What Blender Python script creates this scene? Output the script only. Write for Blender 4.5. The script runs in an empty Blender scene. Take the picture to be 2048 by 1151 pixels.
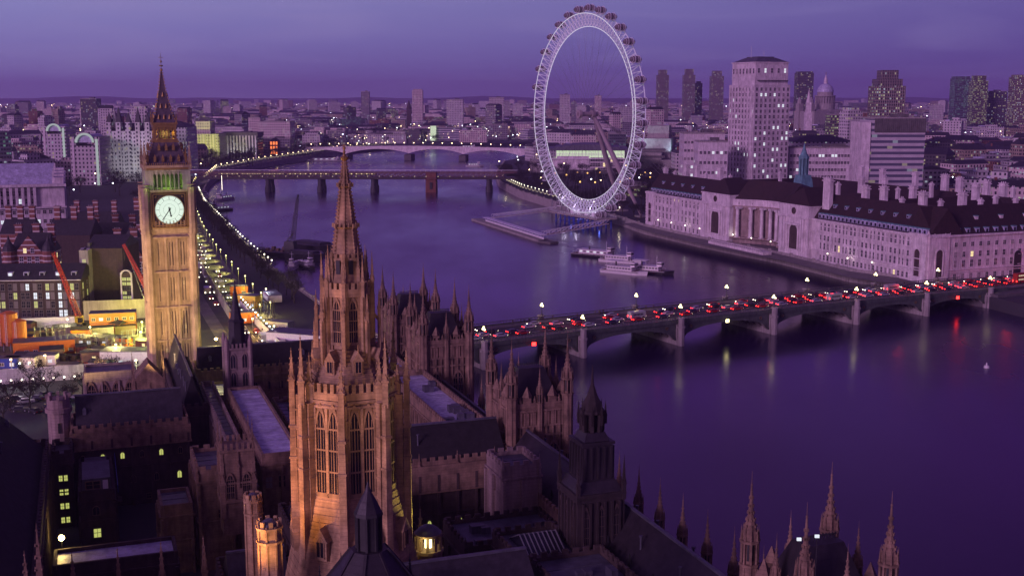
import bpy, math, random
from mathutils import Matrix, Vector
R = math.radians
rnd = random.Random(7)
# ---------------------------------------------------------------- camera
F, CX, CY = 2400.0, 1024.0, 575.5
HC = 85.0
TH = math.atan((575.5-190)/F)
ST, CT = math.sin(TH), math.cos(TH)
sc = bpy.context.scene
cam = bpy.data.cameras.new("camera"); camo = bpy.data.objects.new("camera", cam)
sc.collection.objects.link(camo); sc.camera = camo
camo.location = (0, 0, HC); camo.rotation_euler = (R(90)-TH, 0, 0)
cam.sensor_width = 36; cam.lens = 36*F/2048
cam.clip_start = 1; cam.clip_end = 60000
# ---------------------------------------------------------------- world: violet dusk sky
w = bpy.data.worlds.new("World"); sc.world = w; w.use_nodes = True
nt = w.node_tree; nt.nodes.clear()
def N(t, **k):
    n = nt.nodes.new(t)
    for a, b in k.items(): setattr(n, a, b)
    return n
def L(a, b): nt.links.new(a, b)
def lin(h):
    out = []
    for i in (0, 2, 4):
        c = int(h[i:i+2], 16)/255
        out.append(c/12.92 if c <= .04045 else ((c+.055)/1.055)**2.4)
    return (*out, 1)
def ramp(fac, stops, interp='LINEAR'):
    n = N('ShaderNodeValToRGB'); n.color_ramp.interpolation = interp
    cr = n.color_ramp
    while len(cr.elements) < len(stops): cr.elements.new(.5)
    for e, (p, c) in zip(cr.elements, stops):
        e.position = p; e.color = c if len(c) == 4 else (*c, 1)
    if fac is not None: L(fac, n.inputs[0])
    return n.outputs[0]
def M(op, a, b=None, c=None):
    n = N('ShaderNodeMath', operation=op)
    for i, s in enumerate((a, b, c)):
        if s is None: continue
        if isinstance(s, (int, float)): n.inputs[i].default_value = s
        else: L(s, n.inputs[i])
    return n.outputs[0]
def MIX(fac, a, b, bt='MIX'):
    n = N('ShaderNodeMix', data_type='RGBA', blend_type=bt)
    for s, k in ((fac, 0), (a, 6), (b, 7)):
        if isinstance(s, (int, float)): n.inputs[k].default_value = s
        elif isinstance(s, tuple): n.inputs[k].default_value = s
        else: L(s, n.inputs[k])
    return n.outputs[2]
tc = N('ShaderNodeTexCoord'); sp = N('ShaderNodeSeparateXYZ'); L(tc.outputs['Generated'], sp.inputs[0])
zc = M('MAXIMUM', sp.outputs[2], 0.0)
elev = ramp(zc, [(0, lin('7a6cac')), (.02, lin('7a6fb2')), (.045, lin('827cbd')), (.085, lin('8f8ec8')), (.15, lin('7a44c6')),
                 (.3, lin('7a369c')), (.5, lin('5c2e80')), (1, lin('44306c'))])
side = M('MULTIPLY_ADD', sp.outputs[0], -0.5, .5)      # 1 towards the west, 0 towards the east
elev = MIX(M('MAXIMUM', M('MINIMUM', M('MULTIPLY', M('SUBTRACT', .72, side), 2.0), 1.0), 0.0), elev, MIX(1.0, elev, (.38, .27, .55, 1), 'MULTIPLY'))
# soft streaks of cloud
mp = N('ShaderNodeMapping'); L(tc.outputs['Generated'], mp.inputs[0]); mp.inputs['Scale'].default_value = (2.2, 2.2, 16)
nz = N('ShaderNodeTexNoise'); L(mp.outputs[0], nz.inputs[0]); nz.inputs['Scale'].default_value = 2.6; nz.inputs['Detail'].default_value = 7; nz.inputs['Distortion'].default_value = .6
cl = ramp(nz.outputs[0], [(.46, (0, 0, 0)), (.70, (1, 1, 1))])
elev = MIX(M('MULTIPLY', M('MULTIPLY', cl, .8), M('POWER', side, 1.2)), elev, lin('8f84bd'))
# afterglow behind the camera, west
back = M('MAXIMUM', M('ADD', M('MULTIPLY', sp.outputs[1], -.75), M('MULTIPLY', sp.outputs[0], -.55)), 0.0)
elev = MIX(M('POWER', back, 1.6), elev, (.26, .13, .28, 1))
sky = N('ShaderNodeTexSky', sky_type='NISHITA'); sky.sun_disc = False
sky.sun_elevation = R(2); sky.sun_rotation = R(217)
col = MIX(0.006, elev, sky.outputs[0])
bg = N('ShaderNodeBackground'); L(col, bg.inputs[0]); bg.inputs[1].default_value = 1.0
wo = N('ShaderNodeOutputWorld'); L(bg.outputs[0], wo.inputs[0])
# afterglow: one very soft pink sun
sl = bpy.data.lights.new("sun", 'SUN'); sl.energy = 1.75; sl.angle = R(14); sl.color = (.92, .50, 1.0)
so = bpy.data.objects.new("sun", sl); sc.collection.objects.link(so)
so.rotation_euler = Vector((.60, .76, -.25)).to_track_quat('-Z', 'Y').to_euler()
sc.view_settings.view_transform = 'Standard'; sc.view_settings.look = 'None'
sc.view_settings.exposure = 0; sc.view_settings.gamma = 1
cy = sc.cycles
cy.max_bounces = 5; cy.diffuse_bounces = 2; cy.glossy_bounces = 2; cy.transmission_bounces = 2; cy.volume_bounces = 1
cy.transparent_max_bounces = 6; cy.sample_clamp_indirect = 2.5; cy.sample_clamp_direct = 30; cy.caustics_reflective = False; cy.caustics_refractive = False
cy.use_denoising = True
# ---------------------------------------------------------------- where a picture point lies in the place
def ray(px, py):
    u, v = (px-CX)/F, (CY-py)/F
    return u, CT+v*ST, -ST+v*CT
def G(px, py, z=5.0):
    "point of height z"
    a, b, c = ray(px, py); t = (z-HC)/c
    return Vector((a*t, b*t, z))
def D(px, py, Y):
    "point at depth Y"
    a, b, c = ray(px, py); t = Y/b
    return Vector((a*t, Y, HC+c*t))
def Zp(py, Y): return D(CX, py, Y).z
def Xp(px, Y, py=500): return D(px, py, Y).x
# ---------------------------------------------------------------- materials
MATS = {}
def shader(name):
    m = bpy.data.materials.new(name); m.use_nodes = True
    global nt
    nt = m.node_tree; nt.nodes.clear()
    MATS[name] = m
    return m
def finish(m, color, rough=.8, metal=0, bump=None, bstr=.3, bdist=.1, emit=None, estr=0, spec=.5, alpha=None):
    p = N('ShaderNodeBsdfPrincipled')
    def s(k, v):
        if v is None: return
        if isinstance(v, (int, float)): p.inputs[k].default_value = v
        elif isinstance(v, tuple): p.inputs[k].default_value = v if len(v) == 4 else (*v, 1)
        else: L(v, p.inputs[k])
    s('Base Color', color); s('Roughness', rough); s('Metallic', metal); s('Specular IOR Level', spec)
    if emit is not None: s('Emission Color', emit); s('Emission Strength', estr)
    s('Alpha', alpha)
    if bump is not None:
        b = N('ShaderNodeBump'); b.inputs['Strength'].default_value = bstr; b.inputs['Distance'].default_value = bdist
        L(bump, b.inputs['Height']); L(b.outputs[0], p.inputs['Normal'])
    o = N('ShaderNodeOutputMaterial'); L(p.outputs[0], o.inputs[0])
    m.cycles.emission_sampling = 'NONE'
    return m
def noise(scale, detail=4, rough=.6, vec=None, stretch=None, w=None):
    n = N('ShaderNodeTexNoise'); n.inputs['Scale'].default_value = scale; n.inputs['Detail'].default_value = detail; n.inputs['Roughness'].default_value = rough
    if vec is None:
        t = N('ShaderNodeTexCoord'); vec = t.outputs['Object']
    if stretch:
        mpp = N('ShaderNodeMapping'); mpp.inputs['Scale'].default_value = stretch; L(vec, mpp.inputs[0]); vec = mpp.outputs[0]
    L(vec, n.inputs['Vector'])
    return n.outputs[0]
def mottled(name, c, var=.35, scale=.6, rough=.85, fine=6, courses=0, streak=True, **k):
    "stone, render, slate, lead: base colour with large patches, rain streaks, fine grain and courses"
    m = shader(name)
    d = tuple(x*(1-var) for x in c); l = tuple(min(1, x*(1+var*.6)) for x in c)
    a = ramp(noise(scale, 5), [(.3, d), (.7, l)])
    if streak:
        s_ = ramp(noise(1.2, 4, stretch=(1, 1, .12)), [(.35, (.62, .6, .6)), (.6, (1, 1, 1))])
        a = MIX(.75, a, s_, 'MULTIPLY')
    g = noise(fine, 3)
    a = MIX(.5, a, ramp(g, [(.3, (.75, .75, .75)), (.7, (1.1, 1.1, 1.1))]), 'MULTIPLY')
    h = g
    if courses:
        t = N('ShaderNodeTexCoord'); s2 = N('ShaderNodeSeparateXYZ'); L(t.outputs['Object'], s2.inputs[0])
        fr = M('FRACT', M('MULTIPLY', s2.outputs[2], 1/courses))
        ln = M('GREATER_THAN', fr, .9)
        a = MIX(M('MULTIPLY', ln, .35), a, (d[0]*.4, d[1]*.4, d[2]*.4, 1))
        h = M('SUBTRACT', g, ln)
    return finish(m, a, rough, bump=h, bstr=.4, bdist=.05, **k)
def plain(name, c, rough=.6, metal=0, **k):
    m = shader(name)
    a = MIX(.4, tuple(c)+(1,), ramp(noise(1.5, 4), [(.3, (.6, .6, .6)), (.7, (1.15, 1.15, 1.15))]), 'MULTIPLY')
    return finish(m, a, rough, metal, **k)
def glow(name, c, s):
    m = shader(name); return finish(m, (.1, .1, .1), .5, emit=tuple(c)+(1,), estr=s)
def facade(name, wall, cw=3.2, ch=3.6, ww=.5, wh=.55, lit=.16, dark=(.02, .018, .03), lc=(1, .82, .5), ls=4, lc2=(.75, .85, 1), roof=(.075, .065, .08), band=False, z0=0.0):
    "wall with rows of windows, some lit; flat faces get the roof colour"
    m = shader(name)
    t = N('ShaderNodeTexCoord'); p = N('ShaderNodeSeparateXYZ'); L(t.outputs['Object'], p.inputs[0])
    n = N('ShaderNodeSeparateXYZ'); L(t.outputs['Normal'], n.inputs[0])
    ax = M('GREATER_THAN', M('ABSOLUTE', n.outputs[0]), M('ABSOLUTE', n.outputs[1]))
    oi = N('ShaderNodeObjectInfo')
    u = M('ADD', M('MULTIPLY', p.outputs[0], M('SUBTRACT', 1.0, ax)), M('MULTIPLY', p.outputs[1], ax))
    u = M('MULTIPLY', M('ADD', u, 500.0), 1/cw); v = M('MULTIPLY', M('ADD', p.outputs[2], 0.4+z0), 1/ch)
    fu, fv = M('FRACT', u), M('FRACT', v)
    mu = M('LESS_THAN', M('ABSOLUTE', M('SUBTRACT', fu, .5)), ww/2)
    mv = M('LESS_THAN', M('ABSOLUTE', M('SUBTRACT', fv, .5)), wh/2)
    wall_side = M('LESS_THAN', M('ABSOLUTE', n.outputs[2]), .5)
    win = M('MULTIPLY', wall_side, mv if band else M('MULTIPLY', mu, mv))
    cb = N('ShaderNodeCombineXYZ'); L(M('FLOOR', u), cb.inputs[0]); L(M('FLOOR', v), cb.inputs[1]); L(M('MULTIPLY', oi.outputs['Random'], 977.0), cb.inputs[2])
    wn = N('ShaderNodeTexWhiteNoise'); L(cb.outputs[0], wn.inputs[0])
    sepc = N('ShaderNodeSeparateColor'); L(wn.outputs['Color'], sepc.inputs[0])
    isl = M('MULTIPLY', win, M('LESS_THAN', wn.outputs['Value'], lit))
    base = MIX(.6, tuple(wall)+(1,), ramp(noise(.15, 4), [(.3, (.65, .65, .65)), (.7, (1.1, 1.1, 1.1))]), 'MULTIPLY')
    base = MIX(.25, base, MIX(oi.outputs['Random'], (.6, .5, .45, 1), (.9, .9, 1, 1)), 'MULTIPLY')
    base = MIX(wall_side, tuple(roof)+(1,), base)
    base = MIX(win, base, tuple(dark)+(1,))
    lcol = MIX(M('GREATER_THAN', sepc.outputs[1], .6), tuple(lc)+(1,), tuple(lc2)+(1,))
    return finish(m, base, M('SUBTRACT', .85, M('MULTIPLY', win, .6)), emit=lcol, estr=M('MULTIPLY', isl, M('MULTIPLY', M('ADD', M('POWER', sepc.outputs[0], 2.0), .12), ls*.8)))
mottled('stone', (.27, .18, .12), .55, .5, courses=.45)
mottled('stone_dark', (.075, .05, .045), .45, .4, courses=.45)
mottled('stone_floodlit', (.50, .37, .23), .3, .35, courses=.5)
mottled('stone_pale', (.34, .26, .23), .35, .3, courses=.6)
mottled('portland', (.74, .67, .68), .28, .25, courses=.7)
mottled('slate', (.04, .034, .042), .4, .8, rough=.6, courses=.35)
mottled('slate_red', (.032, .013, .014), .4, .6, rough=.8, courses=.4)
mottled('lead', (.50, .50, .66), .35, .35, rough=.45)
mottled('lead_dark', (.10, .10, .13), .4, .35, rough=.5)
mottled('copper_roof', (.13, .30, .33), .3, .4, rough=.6)
mottled('iron_dark', (.035, .033, .036), .4, .8, rough=.55)
mottled('iron_roof', (.03, .024, .03), .4, .6, rough=.5, courses=.6)
mottled('concrete', (.36, .33, .31), .25, .3)
mottled('concrete_dark', (.13, .12, .12), .3, .3)
mottled('brick', (.20, .075, .05), .3, .8, courses=.3)
mottled('brick_dark', (.07, .045, .04), .3, .8, courses=.3)
mottled('asphalt', (.05, .048, .052), .3, .3, streak=False)
mottled('paving', (.16, .145, .14), .3, .3, streak=False)
mottled('earth', (.09, .075, .055), .4, .1, streak=False)
mottled('city_ground', (.045, .042, .05), .5, .01, streak=False, fine=.05)
mottled('bridge_green', (.10, .12, .10), .3, .5, rough=.55)
mottled('bark', (.04, .03, .025), .4, 1.5)
plain('twig', (.02, .014, .013), .9)
plain('gold', (.42, .27, .10), .4, .6)
plain('black', (.02, .02, .022), .5)
plain('glass_dark', (.02, .02, .03), .12)
plain('white_paint', (.75, .72, .72), .5)
plain('white_steel', (.78, .76, .8), .4, .1)
plain('grey_steel', (.25, .25, .27), .45, .4)
plain('red_paint', (.33, .02, .015), .4)
plain('orange_paint', (.62, .16, .02), .5)
plain('blue_paint', (.03, .06, .35), .4)
plain('yellow_paint', (.6, .4, .05), .5)
plain('hull_black', (.025, .022, .028), .45)
plain('deck_wood', (.2, .13, .09), .8)
plain('rubber', (.02, .02, .02), .8)
plain('silver_paint', (.4, .4, .43), .3, .3)
plain('dark_paint', (.03, .03, .05), .3)
glow('lamp_orange', (1, .52, .13), 2.6)
glow('clock_glow', (.80, .98, .82), .92)
glow('lit_window', (1, .8, .35), 1.1)
glow('lit_window_white', (.85, .92, 1), .95)
glow('lit_window_green', (.9, .95, .25), .55)
glow('lamp_warm', (1, .85, .38), 5)
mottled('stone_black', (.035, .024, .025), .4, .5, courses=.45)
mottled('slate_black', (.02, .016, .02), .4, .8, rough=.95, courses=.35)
plain('window_blind', (.20, .17, .18), .7)
glow('lamp_white', (1, .92, .72), 5)
glow('string_light', (1, .85, .52), 2.6)
glow('lamp_far', (1, .72, .38), 11)
glow('lamp_far_white', (.8, .86, 1), 11)
glow('tail_red', (1, .02, .015), 9)
glow('head_white', (1, .9, .65), 9)
glow('wheel_light', (.86, .78, 1), .7)
glow('capsule_light', (.25, .3, 1), .7)
MT = MATS
# ---------------------------------------------------------------- mesh builder and scene tree
col0 = sc.collection
class MB:
    def __init__(s): s.v = []; s.f = []; s.mi = []; s.cur = 0; s.mats = []
    def mat(s, m):
        if m not in s.mats: s.mats.append(m)
        s.cur = s.mats.index(m); return s
    def add(s, vs, fs):
        n = len(s.v); s.v += [tuple(p) for p in vs]
        for f in fs: s.f.append(tuple(i+n for i in f)); s.mi.append(s.cur)
        return s
    def box(s, cx, cy, z0, sx, sy, sz, rot=0, taper=1.0, top=None):
        c, q = math.cos(rot), math.sin(rot); vs = []
        tx, ty = top if top else (taper, taper)
        for z, kx, ky in ((z0, 1, 1), (z0+sz, tx, ty)):
            for x, y in ((-sx/2*kx, -sy/2*ky), (sx/2*kx, -sy/2*ky), (sx/2*kx, sy/2*ky), (-sx/2*kx, sy/2*ky)):
                vs.append((cx+x*c-y*q, cy+x*q+y*c, z))
        return s.add(vs, [(3, 2, 1, 0), (4, 5, 6, 7), (0, 1, 5, 4), (1, 2, 6, 5), (2, 3, 7, 6), (3, 0, 4, 7)])
    def prism(s, pts, z0, z1, cap=True, pts1=None):
        n = len(pts); p1 = pts1 or pts
        vs = [(p[0], p[1], z0) for p in pts]+[(p[0], p[1], z1) for p in p1]
        fs = [(i, (i+1) % n, n+(i+1) % n, n+i) for i in range(n)]
        if cap: fs += [tuple(range(n-1, -1, -1)), tuple(range(n, 2*n))]
        return s.add(vs, fs)
    def ngon(s, cx, cy, z0, r0, z1, r1, n=8, rot=0.0, cap=True):
        a = [(cx+r0*math.cos(rot+2*math.pi*i/n), cy+r0*math.sin(rot+2*math.pi*i/n)) for i in range(n)]
        b = [(cx+r1*math.cos(rot+2*math.pi*i/n), cy+r1*math.sin(rot+2*math.pi*i/n)) for i in range(n)]
        return s.prism(a, z0, z1, cap, b)
    def stack(s, cx, cy, prof, n=8, rot=0.0):
        for (z0, r0), (z1, r1) in zip(prof, prof[1:]):
            if z1-z0 > 1e-4: s.ngon(cx, cy, z0, r0, z1, max(r1, .01), n, rot)
        return s
    def bar(s, p, q, w=.2, h=None, up=(0, 0, 1)):
        p, q = Vector(p), Vector(q); d = (q-p)
        if d.length < 1e-6: return s
        d.normalize(); u = Vector(up)
        if abs(d.dot(u)) > .98: u = Vector((1, 0, 0))
        a = d.cross(u).normalized(); b = a.cross(d).normalized()
        h = h or w; a = a*w/2; b = b*h/2
        vs = [p-a-b, p+a-b, p+a+b, p-a+b, q-a-b, q+a-b, q+a+b, q-a+b]
        return s.add(vs, [(3, 2, 1, 0), (4, 5, 6, 7), (0, 1, 5, 4), (1, 2, 6, 5), (2, 3, 7, 6), (3, 0, 4, 7)])
    def rod(s, p, q, r0, r1=None, n=6):
        p, q = Vector(p), Vector(q); d = (q-p).normalized(); u = Vector((0, 0, 1)) if abs(d.z) < .95 else Vector((1, 0, 0))
        a = d.cross(u).normalized(); b = a.cross(d); r1 = r0 if r1 is None else r1
        vs = [p+(a*math.cos(t)+b*math.sin(t))*r0 for t in [2*math.pi*i/n for i in range(n)]]+[q+(a*math.cos(t)+b*math.sin(t))*r1 for t in [2*math.pi*i/n for i in range(n)]]
        return s.add(vs, [(i, (i+1) % n, n+(i+1) % n, n+i) for i in range(n)]+[tuple(range(n-1, -1, -1)), tuple(range(n, 2*n))])
    def ball(s, c, r, n=8, m=5, sz=1.0):
        vs = []; fs = []
        for j in range(m+1):
            t = math.pi*j/m
            for i in range(n):
                a = 2*math.pi*i/n; vs.append((c[0]+r*math.sin(t)*math.cos(a), c[1]+r*math.sin(t)*math.sin(a), c[2]-r*sz*math.cos(t)))
        for j in range(m):
            for i in range(n): fs.append((j*n+i, j*n+(i+1) % n, (j+1)*n+(i+1) % n, (j+1)*n+i))
        return s.add(vs, fs)
    def gable(s, x0, x1, y0, y1, z0, z1, axis='x', hip=0.0):
        "solid roof over a rectangle, ridge along axis"
        if axis == 'x':
            ym = (y0+y1)/2
            vs = [(x0, y0, z0), (x1, y0, z0), (x1, y1, z0), (x0, y1, z0), (x0+hip, ym, z1), (x1-hip, ym, z1)]
            fs = [(3, 2, 1, 0), (0, 1, 5, 4), (2, 3, 4, 5), (1, 2, 5), (3, 0, 4)]
        else:
            xm = (x0+x1)/2
            vs = [(x0, y0, z0), (x1, y0, z0), (x1, y1, z0), (x0, y1, z0), (xm, y0+hip, z1), (xm, y1-hip, z1)]
            fs = [(3, 2, 1, 0), (0, 1, 4), (1, 2, 5, 4), (2, 3, 5), (3, 0, 4, 5)]
        return s.add(vs, fs)
    def build(s, name, mat=None, parent=None, loc=None, rot=None, **tags):
        me = bpy.data.meshes.new(name); me.from_pydata(s.v, [], s.f)
        ms = s.mats or [mat]
        for m in ms: me.materials.append(MT[m] if isinstance(m, str) else m)
        if s.mats: me.polygons.foreach_set('material_index', s.mi)
        me.update()
        return obj(name, me, parent, loc, rot, **tags)
def obj(name, data, parent=None, loc=None, rot=None, **tags):
    o = bpy.data.objects.new(name, data); col0.objects.link(o)
    if parent is not None: o.parent = parent
    if loc is not None: o.location = loc
    if rot is not None: o.rotation_euler = (0, 0, rot)
    for k, v in tags.items():
        if v: o[k] = v
    return o
def thing(name, label, cat, loc=(0, 0, 0), rot=0.0, group=None):
    return obj(name, None, None, loc, rot, label=label, category=cat, group=group)
def struct(name, mb, m): return mb.build(name, m, kind='structure')
KIDS = {}
def kids(o): return [c for c in bpy.data.objects if c.parent == o] if o not in KIDS else KIDS[o]
def dup(o, loc, rot=0.0, scale=None, label=None, group=None, parent=None, top=True):
    c = o.copy(); col0.objects.link(c)
    if top:
        c.location = loc; c.rotation_euler = (0, 0, rot)
        if scale: c.scale = scale if isinstance(scale, tuple) else (scale,)*3
        if label: c['label'] = label
        if group: c['group'] = group
    if parent is not None: c.parent = parent
    if o not in KIDS: KIDS[o] = [k for k in bpy.data.objects if k.parent == o]
    for k in KIDS[o]: dup(k, None, parent=c, top=False)
    return c
def lamp(kind, loc, energy, color, size=.3, target=None, cone=60, blend=.6, name='light'):
    l = bpy.data.lights.new(name, kind); l.energy = energy; l.color = color
    if kind in ('POINT', 'SPOT'): l.shadow_soft_size = size
    if kind == 'SPOT': l.spot_size = R(cone); l.spot_blend = blend
    o = bpy.data.objects.new(name, l); col0.objects.link(o); o.location = loc
    if target is not None: o.rotation_euler = (Vector(target)-Vector(loc)).to_track_quat('-Z', 'Y').to_euler()
    return o
# ---------------------------------------------------------------- windows: every one a part, up to 100 a thing, the rest one 'stuff' part
def win_mesh(kind, pane, frame='stone'):
    "unit window in the XZ plane facing -Y, 1 wide, 1 high, origin bottom centre"
    m = MB(); m.mat(frame)
    if kind == 'rect':
        m.box(0, -.04, -.08, 1.2, .2, .08); m.box(0, -.02, 1.0, 1.16, .14, .07)
        m.box(-.54, -.01, 0, .08, .1, 1); m.box(.54, -.01, 0, .08, .1, 1); m.box(0, -.03, 0, .06, .05, 1); m.box(0, -.03, .5, 1, .05, .05)
        m.mat(pane); m.add([(-.5, .0, 0), (.5, .0, 0), (.5, .0, 1), (-.5, .0, 1)], [(0, 1, 2, 3)])
    else:
        k = 6; pts = [(-.5, 0), (-.5, .72)]
        for i in range(1, k): t = i/k; pts.append((-.5+.5*t**1.1*1.0, .72+.28*math.sin(t*math.pi/2)))
        pts += [(0, 1)]+[(-x, z) for x, z in pts[::-1][1:]][:-1]+[(.5, 0)]
        m.mat(pane); m.add([(x, 0, z) for x, z in pts], [tuple(range(len(pts)))[::-1]])
        m.mat(frame)
        for a, b in zip(pts, pts[1:]): m.bar((a[0], -.05, a[1]), (b[0], -.05, b[1]), .09, .09, up=(0, 1, 0))
        m.box(0, -.04, 0, .07, .07, .93); m.box(0, -.06, -.06, 1.15, .16, .06)
        if kind == 'tall':
            for z in (.24, .49, .74): m.box(0, -.05, z, .95, .06, .02)
            for x in (-.25, .25): m.box(x, -.035, 0, .04, .05, .85)
    me = bpy.data.meshes.new('window'); me.from_pydata(m.v, [], m.f)
    for x in m.mats: me.materials.append(MT[x])
    me.polygons.foreach_set('material_index', m.mi); me.update(); return me
WM = {}
def wmesh(kind, pane, frame):
    k = (kind, pane, frame)
    if k not in WM: WM[k] = win_mesh(*k)
    return WM[k]
class Wins:
    def __init__(s, parent, frame='stone', name='window'): s.p = parent; s.l = []; s.frame = frame; s.name = name
    def add(s, x, y, z, ang, w, h, kind='rect', pane='glass_dark', dist=0): s.l.append((x, y, z, ang, w, h, kind, pane))
    def row(s, p, q, n, z, w, h, kind='rect', lit=0, litm='lit_window', off=.08, pane='glass_dark', ends=.5):
        "n windows along the wall p-q (outward normal to the right of p->q)"
        p, q = Vector(p[:2]), Vector(q[:2]); d = q-p; ang = math.atan2(d.y, d.x); nx, ny = d.y/d.length, -d.x/d.length
        for i in range(n):
            t = (i+ends)/(n-1+2*ends) if n > 1 else .5
            c = p+d*t
            s.add(c.x+nx*off, c.y+ny*off, z, ang, w, h, kind, litm if rnd.random() < lit else ('window_blind' if pane == 'glass_dark' and kind == 'rect' and rnd.random() < .22 else pane))
    def done(s, cap=100):
        for (x, y, z, a, w, h, k, pn) in s.l[:cap]:
            o = obj(s.name, wmesh(k, pn, s.frame), s.p, (x, y, z), a); o.scale = (w, 1 if k == 'rect' else w, h)
        rest = s.l[cap:]
        if rest:
            m = MB()
            for (x, y, z, a, w, h, k, pn) in rest:
                me = wmesh(k, pn, s.frame); c, q = math.cos(a), math.sin(a); n0 = len(m.v); ky = 1 if k == 'rect' else w
                for v in me.vertices:
                    X, Y, Z = v.co.x*w, v.co.y*ky, v.co.z*h; m.v.append((x+X*c-Y*q, y+X*q+Y*c, z+Z))
                for pl in me.polygons:
                    m.mat(me.materials[pl.material_index].name); m.f.append(tuple(i+n0 for i in pl.vertices)); m.mi.append(m.cur)
            m.build('windows_beyond', None, s.p, kind='stuff')
def crenels(m, p, q, z, h=1.0, w=.9, t=.5):
    p, q = Vector(p[:2]), Vector(q[:2]); d = q-p; n = max(1, int(d.length/(2*w))); a = math.atan2(d.y, d.x)
    for i in range(n):
        c = p+d*((i+.5)/n); m.box(c.x, c.y, z, d.length/n*.55, t, h, a)
# ================================================================ the river and the land
m = shader('water')
t_ = N('ShaderNodeTexCoord')
n1 = noise(.05, 3, vec=t_.outputs['Object'], stretch=(1, .45, 1)); n2 = noise(.45, 4, vec=t_.outputs['Object'], stretch=(1, .5, 1))
h_ = M('ADD', M('MULTIPLY', n1, 1.0), M('MULTIPLY', n2, .25))
rg = ramp(noise(.012, 5, vec=t_.outputs['Object'], stretch=(1, .35, 1)), [(.35, (.15, .15, .15)), (.65, (.30, .30, .30))])
finish(m, (.022, .008, .05), rg, bump=h_, bstr=.16, bdist=.6, spec=.6)
m = MB(); m.add([(-20000, -3000, 0), (20000, -3000, 0), (20000, 30000, 0), (-20000, 30000, 0)], [(0, 1, 2, 3)])
struct('river_water', m, 'water')
def RF(Y, off=0): return 17-.358*(Y-181)+off*1.062
NB = [(RF(-300, 9), -300), (RF(345, 9), 345), (-44, 392)]+[tuple(G(x, y, 0)[:2]) for x, y in ((640, 632), (560, 572), (500, 518), (455, 470), (418, 430), (404, 400), (417, 375), (440, 353), (520, 336), (600, 323), (680, 309), (800, 298), (1000, 291.5))]+[(65, 2120), (300, 2260), (900, 2360), (3000, 2100)]
SB = [(6000, 250), (225, 300), (203, 440), (192, 478)]+[tuple(G(x, y, 0)[:2]) for x, y in ((1900, 592), (1700, 563), (1560, 527), (1400, 494), (1290, 468), (1240, 450), (1110, 418), (1040, 396), (1000, 375), (993, 355), (1010, 330), (1065, 318), (1080, 302))]+[(300, 2050), (900, 2150), (3000, 1900)]
def land(name, pts, z=5.0):
    m = MB(); n = len(pts)
    m.add([(x, y, z) for x, y in pts]+[(x, y, -3) for x, y in pts], [tuple(range(n))]+[(i, (i+1) % n, n+(i+1) % n, n+i) for i in range(n)])
    return struct(name, m, 'city_ground')
land('north_bank_ground', NB+[(20000, 2100), (20000, 30000), (-20000, 30000), (-20000, -300)])
land('south_bank_ground', SB+[(20000, 1900), (20000, 250)])
def in_poly(x, y, P):
    c = False; n = len(P)
    for i in range(n):
        (x1, y1), (x2, y2) = P[i], P[i-1]
        if (y1 > y) != (y2 > y) and x < (x2-x1)*(y-y1)/(y2-y1)+x1: c = not c
    return c
NBP = NB+[(20000, 2100), (20000, 30000), (-20000, 30000), (-20000, -300)]
SBP = SB+[(20000, 1900), (20000, 250)]
def on_land(x, y): return in_poly(x, y, NBP) or in_poly(x, y, SBP)
# river walls: granite parapet along the water
def river_wall(name, pts, label, h=1.2, z=5.0):
    m = MB()
    for p, q in zip(pts, pts[1:]):
        m.bar((p[0], p[1], z/2-.6), (q[0], q[1], z/2-.6), 1.6, z+1.8); m.bar((p[0], p[1], z+.6), (q[0], q[1], z+.6), .7, h)
        L_ = math.dist(p, q); k = int(L_/18)
        for i in range(k):
            t = (i+.5)/k; m.box(p[0]+(q[0]-p[0])*t, p[1]+(q[1]-p[1])*t, z-.2, 1.5, 1.5, 2.0)
    o = m.build(name, 'concrete', label=label, category='river wall')
    return o
river_wall('river_wall', NB[2:9], 'granite embankment wall below the dark trees on the north shore')
river_wall('river_wall', NB[8:14], 'far embankment wall curving on past the railway bridge, north shore')
river_wall('river_wall', SB[3:10], 'pale river wall below the long riverside palace with dormers')
river_wall('river_wall', SB[9:15], 'curved river wall beside the dark park behind the big wheel')
# riverside walk in front of County Hall, park behind the wheel
m = MB(); pts = [G(1240, 446), G(1292, 462), G(1400, 488), G(1560, 520), G(1700, 555), G(1900, 583), (215, 500, 5), (108, 745, 5), (86, 760, 5)]
m.add([(p[0], p[1], 5.02) for p in pts], [tuple(range(len(pts)))]); struct('riverside_path', m, 'paving')
# embankment road by the north shore
def strip(name, c, wd, z, mat, lab=None):
    m = MB(); vs = []
    for i, p in enumerate(c):
        a = Vector(c[max(0, i-1)][:2]); b = Vector(c[min(len(c)-1, i+1)][:2]); d = (b-a).normalized(); n = Vector((d.y, -d.x))
        for s in (-1, 1): vs.append((p[0]+n.x*s*wd/2, p[1]+n.y*s*wd/2, z))
    m.add(vs, [(2*i, 2*i+1, 2*i+3, 2*i+2) for i in range(len(c)-1)])
    return struct(name, m, mat)
EMB = [G(560, 730), G(500, 665), G(455, 605), G(425, 565), G(400, 530), G(375, 480), G(362, 430), G(358, 395), G(372, 372), G(430, 342), G(500, 326), G(590, 313)]
strip('embankment_road', EMB, 15, 5.03, 'asphalt')
strip('embankment_pavement', EMB, 24, 5.015, 'paving')
m = MB()
for i, (p, q) in enumerate(zip(EMB[:-1], EMB[1:])):
    k = int((q-p).length/8)
    for j in range(k):
        a = p+(q-p)*(j/k); b = p+(q-p)*((j+.5)/k); m.bar((a.x, a.y, 5.05), (b.x, b.y, 5.05), .25, .02)
m.build('road_marking', 'white_paint', kind='structure')
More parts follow.
